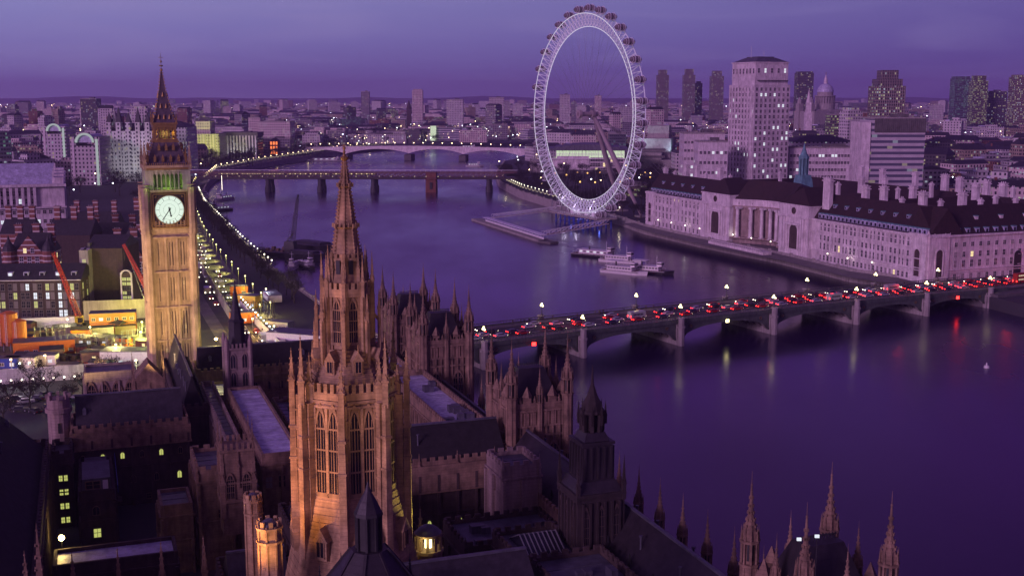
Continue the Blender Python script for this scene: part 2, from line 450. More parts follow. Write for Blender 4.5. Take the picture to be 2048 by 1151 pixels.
# ================================================================ bare winter trees
def make_tree(seed, h=14, r=6, name='bare_tree', dense=900):
    g = random.Random(seed)
    t = MB(); t.rod((0, 0, -.3), (g.uniform(-.3, .3), g.uniform(-.3, .3), h*.35), .42, .3, 7)
    tips = []
    def limb(p, d, l, rr, n):
        q = p+d*l; t.rod(p, q, rr, rr*.6, 5); tips.append((p, q))
        if n:
            for i in range(3):
                a = g.uniform(0, 6.28); nd = (d+Vector((math.cos(a), math.sin(a), g.uniform(-.1, .6)))*.75).normalized()
                limb(q, nd, l*g.uniform(.6, .8), rr*.6, n-1)
    base = Vector((0, 0, h*.34))
    for i in range(5):
        a = i*1.256+g.uniform(-.3, .3); limb(base, Vector((math.cos(a)*.6, math.sin(a)*.6, .75)).normalized(), h*.24, .2, 2)
    c = MB()
    for i in range(dense):
        p, q = tips[g.randrange(len(tips))]; o = p+(q-p)*g.random()*1.4+Vector((g.gauss(0, .9), g.gauss(0, .9), g.gauss(.3, .8)))
        d = Vector((g.gauss(0, 1), g.gauss(0, 1), g.gauss(.6, .8))).normalized()*g.uniform(.5, 1.3)
        s = d.cross(Vector((g.gauss(0, 1), g.gauss(0, 1), 1))).normalized()*g.uniform(.06, .16)
        c.add([o-s, o+s, o+d+s*.4, o+d-s*.4], [(0, 1, 2, 3)])
    root = thing(name, 'bare dark winter tree', 'tree')
    t.build('trunk', 'bark', root); c.build('crown', 'twig', root)
    return root
TREE = [make_tree(i, 13+i*1.5, dense=750) for i in range(4)]
tree_used = [False]*4
tree_spots = []
def tree(x, y, label, group, z=5.0, s=1.0, cat='tree'):
    i = rnd.randrange(4)
    if not tree_used[i]:
        o = TREE[i]; tree_used[i] = True; o.location = (x, y, z); o.rotation_euler = (0, 0, rnd.uniform(0, 6.28)); o.scale = (s, s, s); o['label'] = label; o['group'] = group
    else: o = dup(TREE[i], (x, y, z), rnd.uniform(0, 6.28), s, label, group)
    return o
def along(pts, step, off=0, jit=0):
    out = []; carry = step/2
    for p, q in zip(pts, pts[1:]):
        p = Vector(p[:2]); q = Vector(q[:2]); L_ = (q-p).length; d = (q-p)/L_; n = Vector((d.y, -d.x))
        while carry < L_:
            c = p+d*carry+n*off; out.append((c.x+rnd.uniform(-jit, jit), c.y+rnd.uniform(-jit, jit))); carry += step
        carry -= L_
    return out
for i, (x, y) in enumerate(along(NB[3:9], 10, -8, 1.6)):
    tree(x, y, 'bare plane tree on the north embankment between the lit road and the river', 'trees along the north embankment', s=rnd.uniform(.55, .8))
for i, (x, y) in enumerate(along(EMB[3:9], 19, -14, 1.5)):
    tree(x, y, 'bare plane tree on the inland side of the embankment road, behind the clock tower', 'trees inland of the embankment road', s=rnd.uniform(.9, 1.25))
for i, (x, y) in enumerate(along(NB[10:14], 22, -14, 2)):
    tree(x, y, 'dark tree above the far lit embankment beyond the railway bridge', 'trees on the far embankment', s=rnd.uniform(1, 1.3))
for (px, py, n, sx, lab) in ((455, 330, 9, 40, 'dark garden tree in front of the floodlit yellow block beside the river'), (250, 345, 10, 60, 'dark tree among the gardens left of the clock tower lantern'), (225, 395, 22, 70, 'dark tree beside the big white ministry block'), (700, 290, 8, 70, 'dark tree at the north foot of the concrete arch bridge')):
    c = G(px, py)
    for i in range(n): tree(c.x+rnd.uniform(-sx, sx), c.y+rnd.uniform(-sx, sx)*.9, lab, lab.replace('dark ', '').replace('tree', 'trees'), s=rnd.uniform(.9, 1.3))
PARK = [G(1010, 365), G(1100, 365), G(1240, 400), G(1290, 395), G(1270, 350), G(1180, 340), G(1060, 335)]
pk = [tuple(p) for p in SB[9:15]]+[(150, 1470), (150, 850)]; k = 0
while k < 80:
    x = rnd.uniform(-20, 150); y = rnd.uniform(835, 1240)
    if not (y > 960 and x > 58 and y < 1010) and in_poly(x, y, pk) and on_land(x, y) and math.dist((x, y), (80, 815)) > 28: tree(x, y, 'dark tree in the riverside park behind the big wheel', 'trees in the riverside park', s=rnd.uniform(.75, 1.05)); k += 1
for i, (x, y) in enumerate(along(SB[8:14], 15, 9, 1)):
    tree(x, y, 'dark tree on the south river walk beside the curved string of lamps', 'trees on the curved south river walk', s=.8)
for i in range(18):
    c = G(rnd.uniform(700, 1075), rnd.uniform(268, 288)); 
    if on_land(c.x, c.y) and c.y > 2000: tree(c.x, c.y, 'dark tree on the far shore beyond the concrete arch bridge', 'trees on the far shore', s=rnd.uniform(1.2, 1.7))
for i in range(8):
    c = G(rnd.uniform(1275, 1320), rnd.uniform(375, 415)); tree(c.x, c.y, 'dark tree just left of the long riverside palace', 'trees left of the long riverside palace', s=rnd.uniform(.8, 1.1))
# ================================================================ gothic kit: pinnacles and turrets
def pinnacle(m, x, y, z, w, h, mat=None, crk=True):
    "crocketed spirelet on a square shaft; h total height"
    if mat: m.mat(mat)
    m.box(x, y, z, w, w, h*.34); m.box(x, y, z+h*.34, w*1.35, w*1.35, h*.03)
    for a in range(4):
        c, s = (1, 0, -1, 0)[a], (0, 1, 0, -1)[a]
        m.add([(x+c*w*.6-s*w*.5, y+s*w*.6+c*w*.5, z+h*.37), (x+c*w*.6+s*w*.5, y+s*w*.6-c*w*.5, z+h*.37), (x+c*w*.6, y+s*w*.6, z+h*.46), (x, y, z+h*.42)], [(0, 1, 2), (0, 2, 3), (1, 3, 2)])
    m.ngon(x, y, z+h*.37, w*.62, z+h*.95, w*.06, 4, math.pi/4)
    if crk:
        for k in range(4):
            t = .1+k*.2; r = w*.62*(1-t)+.06*w*t; zz = z+h*(.37+.58*t); q = w*.16
            for a in range(4):
                an = math.pi/4+a*math.pi/2; m.box(x+math.cos(an)*(r+q*.4), y+math.sin(an)*(r+q*.4), zz, q, q, q*1.3, an)
    m.ball((x, y, z+h*.93), w*.17, 6, 4); m.rod((x, y, z+h*.94), (x, y, z+h), w*.05, w*.03, 4)
def oct_turret(m, x, y, z, r, zs, zt, mat='stone'):
    "octagonal turret: shaft z..zs with shafts and slits, open lantern stage, crocketed cap to zt"
    m.mat(mat); H = zt-zs; e = math.pi/8
    m.ngon(x, y, z, r, zs-H*.35, r, 8, e)
    for zz in (zs-H*.35, zs): m.ngon(x, y, zz-.04*H, r*1.16, zz, r*1.22, 8, e)
    m.ngon(x, y, zs-H*.35, r*.72, zs, r*.72, 8, e)
    for a in range(8):
        an = e+a*math.pi/4; cx, cy_ = x+math.cos(an)*r*.97, y+math.sin(an)*r*.97
        m.box(cx, cy_, z, r*.2, r*.2, zs-z, an)
        m.ngon(cx, cy_, zs, r*.16, zs+H*.22, .01, 4, an)
    # ogee cap
    m.stack(x, y, [(zs, r*.86), (zs+H*.10, r*.82), (zs+H*.22, r*.6), (zs+H*.36, r*.36), (zs+H*.55, r*.19), (zs+H*.8, r*.09)], 8, e)
    for k, (t, rr) in enumerate(((.1, .86), (.19, .7), (.28, .52), (.38, .38), (.48, .28), (.6, .2))):
        for a in range(8):
            an = e+a*math.pi/4; m.box(x+math.cos(an)*r*rr, y+math.sin(an)*r*rr, zs+H*t, r*.15, r*.15, H*.035, an)
    m.ball((x, y, zs+H*.62), r*.24, 6, 4); m.ball((x, y, zs+H*.8), r*.15, 6, 4)
    m.rod((x, y, zs+H*.78), (x, y, zt), r*.06, r*.02, 4)
    m.mat('black')
    for a in range(8):
        an = a*math.pi/4; m.box(x+math.cos(an)*r*.70, y+math.sin(an)*r*.70, zs-H*.3, r*.05, r*.25, H*.24, an)
# ================================================================ the clock tower
YB = 307.0; AL = R(20.5)
cb = D(348, 700, YB); BX = cb.x
def zb(py): return Zp(py, YB-6.5)
BT = thing('clock_tower', 'tall gothic clock tower with a glowing white dial and a green lit belfry', 'clock tower', (BX, YB, 5), AL); BT.scale = (.87, .87, 1)
o5 = 5.0
Z = {k: zb(v)-o5 for k, v in dict(stage=468, cor=455, dtop=387, dbot=455, belf=380, belt=340, par=338, roof1=291, lan0=286, lan1=250, spire=243, tip=140).items()}
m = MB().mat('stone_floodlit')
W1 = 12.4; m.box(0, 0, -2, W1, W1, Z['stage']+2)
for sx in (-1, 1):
    for sy in (-1, 1): m.ngon(sx*W1/2, sy*W1/2, -2, 1.35, Z['stage'], 1.3, 8, R(22.5))
for f in range(4):      # shafts and bands on each face
    a = f*math.pi/2; c, s = math.cos(a), math.sin(a)
    def fb(mm, x, off, z, sx, sz, dp=.35): mm.box(x*c-(-W1/2-off)*s, x*s+(-W1/2-off)*c, z, sx, dp, sz, a)
    zt = Z['stage']
    for i in range(13):
        x = -4.8+i*.8; big = i % 4 == 0
        fb(m, x, .08 if not big else .2, 0, .34 if not big else .6, zt-.5, .2 if not big else .5)
    for z in (zt-1.2, zt*.78, zt*.58, zt*.39, zt*.2): fb(m, 0, .3, z, 10.4, .55, .7); fb(m, 0, .42, z+.2, 10.6, .18, .9)
m.build('shaft', None, BT)
m = MB().mat('stone_dark')
for f in range(4):
    a = f*math.pi/2; c, s = math.cos(a), math.sin(a); zt = Z['stage']
    for j, z in enumerate((zt*.60, zt*.80, zt*.41, zt*.22, zt*.04)):
        for i in range(12):
            if i in (1, 5, 6, 9, 10): x = -4.4+i*.8; m.box(x*c+(W1/2+.03)*s, x*s-(W1/2+.03)*c, z+1.0, .2, .1, zt*.13, a)
m.build('window_slits', None, BT, kind='stuff')
w_ = Wins(BT, 'stone_floodlit')
for (x, z) in ((-1.6, .56), (3.2, .71), (3.2, .46), (-2.4, .33), (-2.4, .26)): w_.add(x, -W1/2-.14, Z['stage']*z, 0, .45, 1.0, 'rect', 'lit_window')
w_.done()
W2 = 13.6
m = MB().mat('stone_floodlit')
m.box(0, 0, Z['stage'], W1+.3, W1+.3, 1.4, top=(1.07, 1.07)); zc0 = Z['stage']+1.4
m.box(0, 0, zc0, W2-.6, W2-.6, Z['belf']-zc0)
for sx in (-1, 1):
    for sy in (-1, 1):
        m.ngon(sx*W2/2*.95, sy*W2/2*.95, Z['stage'], 1.25, Z['belf']+.6, 1.25, 8, R(22.5))
        for k in range(9): m.ngon(sx*W2/2*.95, sy*W2/2*.95, Z['stage']+1+k*1.4, 1.38, Z['stage']+1.2+k*1.4, 1.38, 8, R(22.5))
for f in range(4):
    a = f*math.pi/2; c, s = math.cos(a), math.sin(a)
    for i in range(11):
        x = -5+i; m.box(x*c+(W2/2-.15)*s, x*s-(W2/2-.15)*c, zc0+.2, .4, .5, 1.7, a)
    m.box((W2/2-.05)*s, -(W2/2-.05)*c, Z['belf']-.5, 10.6, .9, .5, a)
m.build('clock_stage', None, BT)
zc = (zb(420))-o5; RD = 3.65
for f in range(4):
    a = f*math.pi/2; fr = obj('clock_face', None, BT, (W2/2*math.sin(a), -W2/2*math.cos(a), zc), a); fr.scale = (1.13, 1, 1)
    m = MB().mat('gold')
    q = 4.45
    for (x0, z0, x1, z1) in ((-q, -q, q, -q), (-q, q, q, q), (-q, -q, -q, q), (q, -q, q, q)): m.bar((x0, -.1, z0), (x1, -.1, z1), .4, .35)
    q = 3.95
    for (x0, z0, x1, z1) in ((-q, -q, q, -q), (-q, q, q, q), (-q, -q, -q, q), (q, -q, q, q)): m.bar((x0, -.14, z0), (x1, -.14, z1), .12, .3)
    for sx in (-1, 1):
        for sz in (-1, 1):
            for k in range(5):
                t = k/4*math.pi/2; m.bar((sx*(3.6-1.0*math.cos(t)*.5), -.12, sz*(3.6-1.0*math.sin(t)*.5)), (sx*3.1, -.12, sz*3.1), .09, .1)
            m.ball((sx*3.3, -.1, sz*3.3), .22, 6, 4)
    n = 48
    for i in range(n):
        t, u = 2*math.pi*i/n, 2*math.pi*(i+1)/n
        m.bar((RD*math.cos(t), -.2, RD*math.sin(t)), (RD*math.cos(u), -.2, RD*math.sin(u)), .2, .3, up=(0, 1, 0))
    m.mat('stone_dark'); m.add([(-4.3, 0.02, -4.3), (4.3, .02, -4.3), (4.3, .02, 4.3), (-4.3, .02, 4.3)], [(0, 1, 2, 3)])
    m.build('dial_frame', None, fr)
    m = MB(); m.add([(RD*math.cos(2*math.pi*i/n), -.1, RD*math.sin(2*math.pi*i/n)) for i in range(n)]+[(RD*math.cos(2*math.pi*i/n), .0, RD*math.sin(2*math.pi*i/n)) for i in range(n)], [tuple(range(n))]+[(i, (i+1) % n, n+(i+1) % n, n+i) for i in range(n)])
    m.build('dial', 'clock_glow', fr)
    m = MB().mat('black')
    for i in range(60):
        t = 2*math.pi*i/60; r0 = 3.3 if i % 5 else 2.55; m.bar((r0*math.sin(t), -.13, r0*math.cos(t)), (3.45*math.sin(t), -.13, 3.45*math.cos(t)), .025 if i % 5 else .09, .02, up=(0, 1, 0))
    for rr in (2.5, 3.48, 1.5):
        for i in range(36):
            t, u = 2*math.pi*i/36, 2*math.pi*(i+1)/36; m.bar((rr*math.cos(t), -.13, rr*math.sin(t)), (rr*math.cos(u), -.13, rr*math.sin(u)), .035, .02, up=(0, 1, 0))
    m.build('numerals', None, fr)
    # hands: twenty-four minutes to six
    t = R(36/60*360); m = MB(); m.bar((-.6*math.sin(t), -.3, -.6*math.cos(t)), (3.1*math.sin(t), -.3, 3.1*math.cos(t)), .2, .08, up=(0, 1, 0)); m.build('minute_hand', 'black', fr)
    t = R(168); m = MB(); m.bar((-.7*math.sin(t), -.24, -.7*math.cos(t)), (1.75*math.sin(t), -.24, 1.75*math.cos(t)), .3, .08, up=(0, 1, 0)); m.ball((1.6*math.sin(t), -.24, 1.6*math.cos(t)), .24, 6, 4); m.ball((0, -.3, 0), .28, 8, 5); m.build('hour_hand', 'black', fr)
# belfry
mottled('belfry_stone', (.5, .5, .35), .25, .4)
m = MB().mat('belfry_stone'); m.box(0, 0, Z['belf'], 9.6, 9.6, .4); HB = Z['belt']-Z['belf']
for sx in (-1, 1):
    for sy in (-1, 1): m.box(sx*5.2, sy*5.2, Z['belf'], 2.3, 2.3, HB)
for f in range(4):
    a = f*math.pi/2; c, s = math.cos(a), math.sin(a)
    for i in range(8):
        x = -4.2+i*1.2; m.box(x*c+6.05*s, x*s-6.05*c, Z['belf'], .3, .55, HB-.45, a)
    for i in range(7):
        x = -3.6+i*1.2
        for sg in (-1, 1): m.bar((x*c+6.05*s+sg*.5*c, x*s-6.05*c+sg*.5*s, Z['belt']-1.15), (x*c+6.05*s, x*s-6.05*c, Z['belt']-.45), .2, .5)
    m.box(6.05*s, -6.05*c, Z['belt']-.45, 10.4, .6, .45, a)
m.build('belfry', None, BT)
m = MB().mat('concrete_dark'); m.box(0, 0, Z['belf']+.4, 7.2, 7.2, HB-.6); m.build('bell_chamber', None, BT)
m = MB().mat('gold'); m.box(0, 0, Z['belt'], 13.3, 13.3, .55); m.mat('stone_floodlit'); m.box(0, 0, Z['belt']+.55, 13.6, 13.6, .6)
for f in range(4):
    a = f*math.pi/2; c, s = math.cos(a), math.sin(a); m.mat('gold')
    for i in range(22):
        x = -6.2+i*.59; m.box(x*c+6.7*s, x*s-6.7*c, Z['belt']+1.15, .22, .2, .55, a)
m.build('cornice', None, BT)
zr0 = Z['belt']+1.15; zr1 = Z['lan0']
mottled('tower_roof', (.13, .10, .12), .3, .8, rough=.5, courses=.5)
m = MB().mat('tower_roof'); m.box(0, 0, zr0, 11.6, 11.6, (zr1-zr0)*.35, top=(.86, .86)); m.box(0, 0, zr0+(zr1-zr0)*.35, 9.97, 9.97, (zr1-zr0)*.65, top=(.7, .7))
m.build('roof', None, BT)
m = MB().mat('gold')
for f in range(4):
    a = f*math.pi/2; c, s = math.cos(a), math.sin(a)
    for (zz, n_, sp_, yo) in ((zr0+.8, 4, 2.2, 5.55), (zr0+3.6, 3, 2.0, 4.75)):
        for i in range(n_):
            x = (i-(n_-1)/2)*sp_; m.box(x*c+yo*s, x*s-yo*c, zz, .7, .6, .9, a); m.ngon(x*c+yo*s, x*s-yo*c, zz+.9, .55, zz+1.9, .03, 4, a+math.pi/4)
    for k in range(9):
        t = k/8; r = 5.8-(5.8-3.5)*t; m.box((r+.15)*math.cos(a+math.pi/4)*1.414, (r+.15)*math.sin(a+math.pi/4)*1.414, zr0+(zr1-zr0)*t, .3, .3, .4, a)
m.build('dormers', None, BT, kind='stuff')
m = MB()
for sx in (-1, 1):
    for sy in (-1, 1): pinnacle(m, sx*6.3, sy*6.3, zr0-1.2, .85, 7.2, 'stone_floodlit')
for sx in (-1, 1):
    for sy in (-1, 1): pinnacle(m, sx*5.3, sy*5.3, zr0+.5, .5, 4.2, 'gold')
m.build('pinnacles', None, BT, kind='stuff')
m = MB().mat('gold'); hl = Z['lan1']-zr1
m.box(0, 0, zr1, 7.0, 7.0, .9); m.box(0, 0, Z['lan1']-.7, 6.6, 6.6, .7); m.box(0, 0, Z['lan1'], 7.2, 7.2, .5)
for f in range(4):
    a = f*math.pi/2; c, s = math.cos(a), math.sin(a)
    for i in range(7):
        x = -2.85+i*.95; m.box(x*c+3.0*s, x*s-3.0*c, zr1+.9, .26 if 0 < i < 6 else .6, .4, hl-1.6, a)
    for i in range(6):
        x = -2.37+i*.95
        for sg in (-1, 1): m.bar((x*c+3.0*s+sg*.4*c, x*s-3.0*c+sg*.4*s, Z['lan1']-1.5), (x*c+3.0*s, x*s-3.0*c, Z['lan1']-.75), .16, .36)
m.mat('concrete_dark'); m.box(0, 0, zr1+.9, 3.4, 3.4, hl-1.6)
m.build('lantern', None, BT)
zs = Z['lan1']+.5; zt = Z['tip']
m = MB().mat('tower_roof'); m.box(0, 0, zs, 6.3, 6.3, (zt-zs)*.22, top=(.66, .66)); m.box(0, 0, zs+(zt-zs)*.22, 4.16, 4.16, (zt-zs)*.4, top=(.42, .42)); m.box(0, 0, zs+(zt-zs)*.62, 1.75, 1.75, (zt-zs)*.38, top=(.18, .18))
m.build('spire', None, BT)
m = MB().mat('gold')
def sr(t): return 3.15-(3.15-2.08)*t/.22 if t < .22 else (2.08-(2.08-.875)*(t-.22)/.4 if t < .62 else .875-(.875-.16)*(t-.62)/.38)
for k in range(17):
    t = k/17
    for a in range(4):
        an = math.pi/4+a*math.pi/2; r = sr(t)*1.414+.1; m.box(r*math.cos(an), r*math.sin(an), zs+(zt-zs)*t, .26, .26, .3, an)
for (t, n_) in ((.07, 3), (.28, 2), (.5, 1)):
    for f in range(4):
        a = f*math.pi/2; c, s = math.cos(a), math.sin(a); r = sr(t)
        for i in range(n_): x = (i-(n_-1)/2)*1.5; m.ngon(x*c+r*s, x*s-r*c, zs+(zt-zs)*t, .4, zs+(zt-zs)*t+1.2, .03, 4, a)
for sx in (-1, 1):
    for sy in (-1, 1): pinnacle(m, sx*3.3, sy*3.3, zs-.3, .4, 3.4)
m.build('crockets', None, BT, kind='stuff')
m = MB().mat('gold'); m.ball((0, 0, zt+.1), .42, 8, 5); m.rod((0, 0, zt), (0, 0, zb(104)-o5), .09, .05, 5); m.ngon(0, 0, zt+1.0, .5, zt+1.3, .6, 8); m.ball((0, 0, zt+2.2), .3, 8, 5); m.bar((-.7, 0, zt+3.2), (.7, 0, zt+3.2), .1); m.bar((0, -.7, zt+3.2), (0, .7, zt+3.2), .1)
m.build('finial', None, BT)
# its own floodlighting
def bt(x, y, z): c, s = math.cos(AL), math.sin(AL); return (BX+x*c-y*s, YB+x*s+y*c, 5+z)
lamp('SPOT', bt(-9, -50, 17), 80000, (1, .64, .27), .35, bt(0, 0, 33), 44, .6, 'floodlight')
lamp('SPOT', bt(-45, -25, 8), 110000, (1, .68, .27), .4, bt(0, 0, 32), 46, .7, 'floodlight')
for (x, y) in ((0, -4.8), (4.8, 0), (-4.8, 0)): lamp('POINT', bt(x, y, Z['belf']+1.6), 170, (.5, 1, .1), .5, name='belfry_light')
for x in (-5.2, -1.8, 1.8, 5.2): lamp('POINT', bt(x, -7.7, Z['belf']-.1+.5), 40, (.6, 1, .15), .3, name='belfry_light')
for (x, y) in ((0, -2.3), (2.3, 0), (-2.3, 0)): lamp('POINT', bt(x, y, zr1+2.2), 150, (1, .6, .15), .4, name='lantern_light')
lamp('SPOT', bt(-5, -16, 52), 2600, (1, .6, .35), .6, bt(0, 0, 72), 50, .7, 'floodlight')

# ================================================================ the central tower, nearest
YC = 150.0; XC = D(697, 700, YC).x; A8 = -math.pi/2
def zc_(py, dy=5.5): return Zp(py, YC-dy)
CT_ = thing('octagonal_spire_tower', 'great octagonal stone lantern tower and crocketed spire lit orange, nearest of all', 'tower', (XC, YC, 0), 0)
RO = 6.0
def ov(r, i, half=0): a = A8+(i+half)*math.pi/4; return (r*math.cos(a), r*math.sin(a))
zA, zB, zC, zD, zE, zF, zG, zT = zc_(1200), zc_(1000), zc_(800), zc_(768), zc_(702, 3.5), zc_(592, 3), zc_(515, 2), Zp(320, YC)
mottled('stone_warm', (.48, .33, .17), .55, .45, courses=.5, fine=3)
m = MB().mat('stone_warm')
m.ngon(0, 0, zA-14, 9.6, zA, 9.2, 8, A8)
nst = 14
for k in range(nst):       # battered courses in steps
    a = zA+(zB-zA)*k/nst; b = zA+(zB-zA)*(k+1)/nst; r = 9.2-(9.2-6.35)*k/nst; m.ngon(0, 0, a, r, b, r-.14, 8, A8)
m.build('battered_base', None, CT_)
m = MB().mat('stone_warm'); m.ngon(0, 0, zB, RO, zC, RO, 8, A8)
for (z, r) in ((zB, RO+.35), (zB+.5, RO+.22), (zC-1.1, RO+.25), (zC-.4, RO+.42)): m.ngon(0, 0, z, r, z+.3, r-.06, 8, A8)
for i in range(8):      # blind panels between the windows
    p, q = Vector(ov(RO, i)), Vector(ov(RO, i+1)); d = (q-p); an = math.atan2(d.y, d.x); nn = Vector((d.y, -d.x)).normalized()
    for t in (.1, .15, .5, .85, .9): c = p+d*t+nn*.12; m.box(c.x, c.y, zB+.8, .16 if t != .5 else .34, .3, zC-zB-1.9, an)
    for t in (.03, .97): c = p+d*t+nn*.2; m.box(c.x, c.y, zB, .45, .45, zC-zB, an)
m.build('lantern_stage', None, CT_)
w_ = Wins(CT_, 'stone_warm'); hw = zC-zB
for i in range(8):
    p, q = Vector(ov(RO, i)), Vector(ov(RO, i+1)); d = q-p; an = math.atan2(d.y, d.x); nn = Vector((d.y, -d.x)).normalized()
    for t in (.3, .7): c = p+d*t+nn*.06; w_.add(c.x, c.y, zB+.9, an, 1.5, hw-1.9, 'tall')
plain('glass_amber', (.05, .035, .02), .2)
m = MB().mat('stone_warm'); r = RO+.3
for k in range(16): pass
m.ngon(0, 0, zC, r, zC+.9, r, 8, A8)
for i in range(8):
    p, q = ov(r-.2, i), ov(r-.2, i+1); crenels(m, p, q, zC+.9, 1.15, .42, .4)
m.ngon(0, 0, zC+.9, 5.3, zD, 5.2, 8, A8)
m.build('parapet', None, CT_)
m = MB().mat('stone_warm')
for k in range(8):
    a = zD+(zE-zD)*k/8; b = zD+(zE-zD)*(k+1)/8; r0 = 5.2-(5.2-3.1)*k/8; m.ngon(0, 0, a, r0, b, r0-.1, 8, A8)
m.build('battered_shoulder', None, CT_)
RU = 2.75
m = MB().mat('stone_warm'); m.ngon(0, 0, zE, RU, zF, RU, 8, A8)
for i in range(8):
    p, q = Vector(ov(RU, i)), Vector(ov(RU, i+1)); d = q-p; an = math.atan2(d.y, d.x); nn = Vector((d.y, -d.x)).normalized()
    for t in (.06, .16, .84, .94): c = p+d*t+nn*.1; m.box(c.x, c.y, zE, .2, .3, zF-zE, an)
    w_.add(p.x+d.x*.5+nn.x*.07, p.y+d.y*.5+nn.y*.07, zE+.9, an, 1.15, zF-zE-1.4, 'tall')
    crenels(m, ov(RU+.25, i), ov(RU+.25, i+1), zF+.8, .8, .3, .3)
m.ngon(0, 0, zF-.2, RU+.35, zF+.8, RU+.45, 8, A8)
m.build('upper_lantern', None, CT_)
# gabled lucarnes on both shoulders
def lucarne(m, i, r, z, wd, h, dep):
    p, q = Vector(ov(r, i)), Vector(ov(r, i+1)); c = (p+q)/2; d = (q-p).normalized(); an = math.atan2(d.y, d.x); nn = Vector((d.y, -d.x))
    m.mat('stone_warm'); m.box(c.x-nn.x*dep/2, c.y-nn.y*dep/2, z, wd, dep, h*.6, an)
    P = lambda x, y, zz: (c.x+d.x*x+nn.x*y, c.y+d.y*x+nn.y*y, zz)
    m.add([P(-wd*.62, .1, z+h*.58), P(wd*.62, .1, z+h*.58), P(0, .1, z+h), P(-wd*.62, -dep, z+h*.58), P(wd*.62, -dep, z+h*.58), P(0, -dep, z+h)], [(0, 1, 2), (5, 4, 3), (1, 4, 5, 2), (0, 2, 5, 3), (0, 3, 4, 1)])
    m.rod(P(0, .05, z+h*.95), P(0, .05, z+h*1.3), .07, .04, 4)
    w_.add(c.x+nn.x*.04, c.y+nn.y*.04, z+h*.12, an, wd*.62, h*.62, 'gothic')
for i in range(8):
    g = obj('lucarne', None, CT_); m = MB(); lucarne(m, i, 5.0, zc_(755), 1.25, 3.0, 1.6)
    me = m.build('tmp', None, CT_); me.name = 'gabled_lucarne'; bpy.data.objects.remove(g)
    m = MB(); lucarne(m, i, 8.55, zc_(1110), 1.7, 4.2, 2.4); m.build('gabled_lucarne', None, CT_)
w_.done(200)
# buttresses with tall pinnacles, flying pieces
tt, ts = zc_(660), zc_(762)
for i in range(8):
    a = A8+i*math.pi/4; x, y = (RO+.25)*math.cos(a), (RO+.25)*math.sin(a); m = MB().mat('stone_warm')
    m.box(x, y, zB-2.5, 1.15, 1.15, zC-zB+2.0, a); m.box(x, y, zB-9, 1.7, 1.5, 7.2, a, top=(.7, .8))
    for k in range(5): m.box(x, y, zB+k*(zC-zB)/5, 1.3, 1.3, .25, a)
    X, Y_ = (RO+1.35)*math.cos(a), (RO+1.35)*math.sin(a)
    m.box(X, Y_, zB-14, 1.1, 1.1, 16.2+(zC-zB)*.35, a, top=(.72, .72))
    m.box(X, Y_, zB+2.0+(zC-zB)*.35, .72, .72, (zC-zB)*.45, a)
    for z in (.15, .5, .8): m.bar((x, y, zB+(zC-zB)*z+1.2), (X, Y_, zB+(zC-zB)*z), .3, .5)
    for z in (.3, .62): m.ngon(X, Y_, zB+(zC-zB)*z, .75, zB+(zC-zB)*z+.3, .7, 4, a+.785)
    m.build('buttress', None, CT_)
    m = MB(); pinnacle(m, X, Y_, zB+2.0+(zC-zB)*.8-.4, .7, (tt if i % 2 else ts+3.5)-(zB+2.0+(zC-zB)*.8), 'stone_warm'); m.build('pinnacle', None, CT_)
    m = MB(); pinnacle(m, x*.98, y*.98, zC-.5, .85, (zc_(700) if i % 2 else zc_(740))-zC, 'stone_warm'); m.build('pinnacle', None, CT_)
    # upper stage: slim shafts
    x2, y2 = (RU+.45)*math.cos(a), (RU+.45)*math.sin(a); m = MB().mat('stone_warm'); m.box(x2, y2, zE-2.5, .5, .5, zF-zE+2.3, a)
    for z in (.25, .6, .92): m.bar((x2, y2, zE+(zF-zE)*z), (x2*.82, y2*.82, zE+(zF-zE)*z+.4), .16, .3)
    pinnacle(m, x2, y2, zF-.4, .42, zc_(500, 3)-zF, None); m.build('slender_shaft', None, CT_)
    x3, y3 = (RU+1.25)*math.cos(a), (RU+1.25)*math.sin(a); m = MB().mat('stone_warm'); m.box(x3, y3, zE-3.4, .42, .42, (zF-zE)*.55+3.4, a)
    m.bar((x3, y3, zE+(zF-zE)*.48), (x2, y2, zE+(zF-zE)*.62), .16, .36)
    pinnacle(m, x3, y3, zE+(zF-zE)*.5, .38, (zc_(585, 3)-zE-(zF-zE)*.5), None); m.build('slender_shaft', None, CT_)
# belfry below the spire
RG = 2.55
m = MB().mat('stone_warm'); m.stack(0, 0, [(zF+.8, 2.6), (zF+1.6, 2.45), (zF+2.4, 2.25), (zG-.6, 2.0)], 8, A8); m.ngon(0, 0, zG-.6, 2.1, zG-.1, 2.15, 8, A8)
for i in range(8):
    a = A8+i*math.pi/4; pinnacle(m, 2.35*math.cos(a), 2.35*math.sin(a), zF+1.5, .4, (zG-zF)*1.0, None)
    crenels(m, ov(2.05, i), ov(2.05, i+1), zG-.1, .5, .3, .2)
m.mat('black')
for i in range(8):
    p, q = Vector(ov(2.2, i)), Vector(ov(2.2, i+1)); c = (p+q)/2; an = math.atan2((q-p).y, (q-p).x); m.box(c.x, c.y, zF+2.6, .55, .25, 1.7, an)
m.build('open_gallery', None, CT_)
m = MB().mat('stone_warm'); SR = 1.75
m.ngon(0, 0, zG-.1, SR, zT, .16, 8, A8)
for i in range(8):
    a = A8+i*math.pi/4; m.bar((SR*math.cos(a), SR*math.sin(a), zG), (.16*math.cos(a), .16*math.sin(a), zT), .14, .14)
m.build('spire', None, CT_)
m = MB().mat('stone_warm')
for i in range(8):
    a = A8+i*math.pi/4
    for k in range(26):
        t = (k+.5)/26.5; r = SR+(.16-SR)*t+.1; m.box(r*math.cos(a), r*math.sin(a), zG+(zT-zG)*t, .2, .15, .2, a)
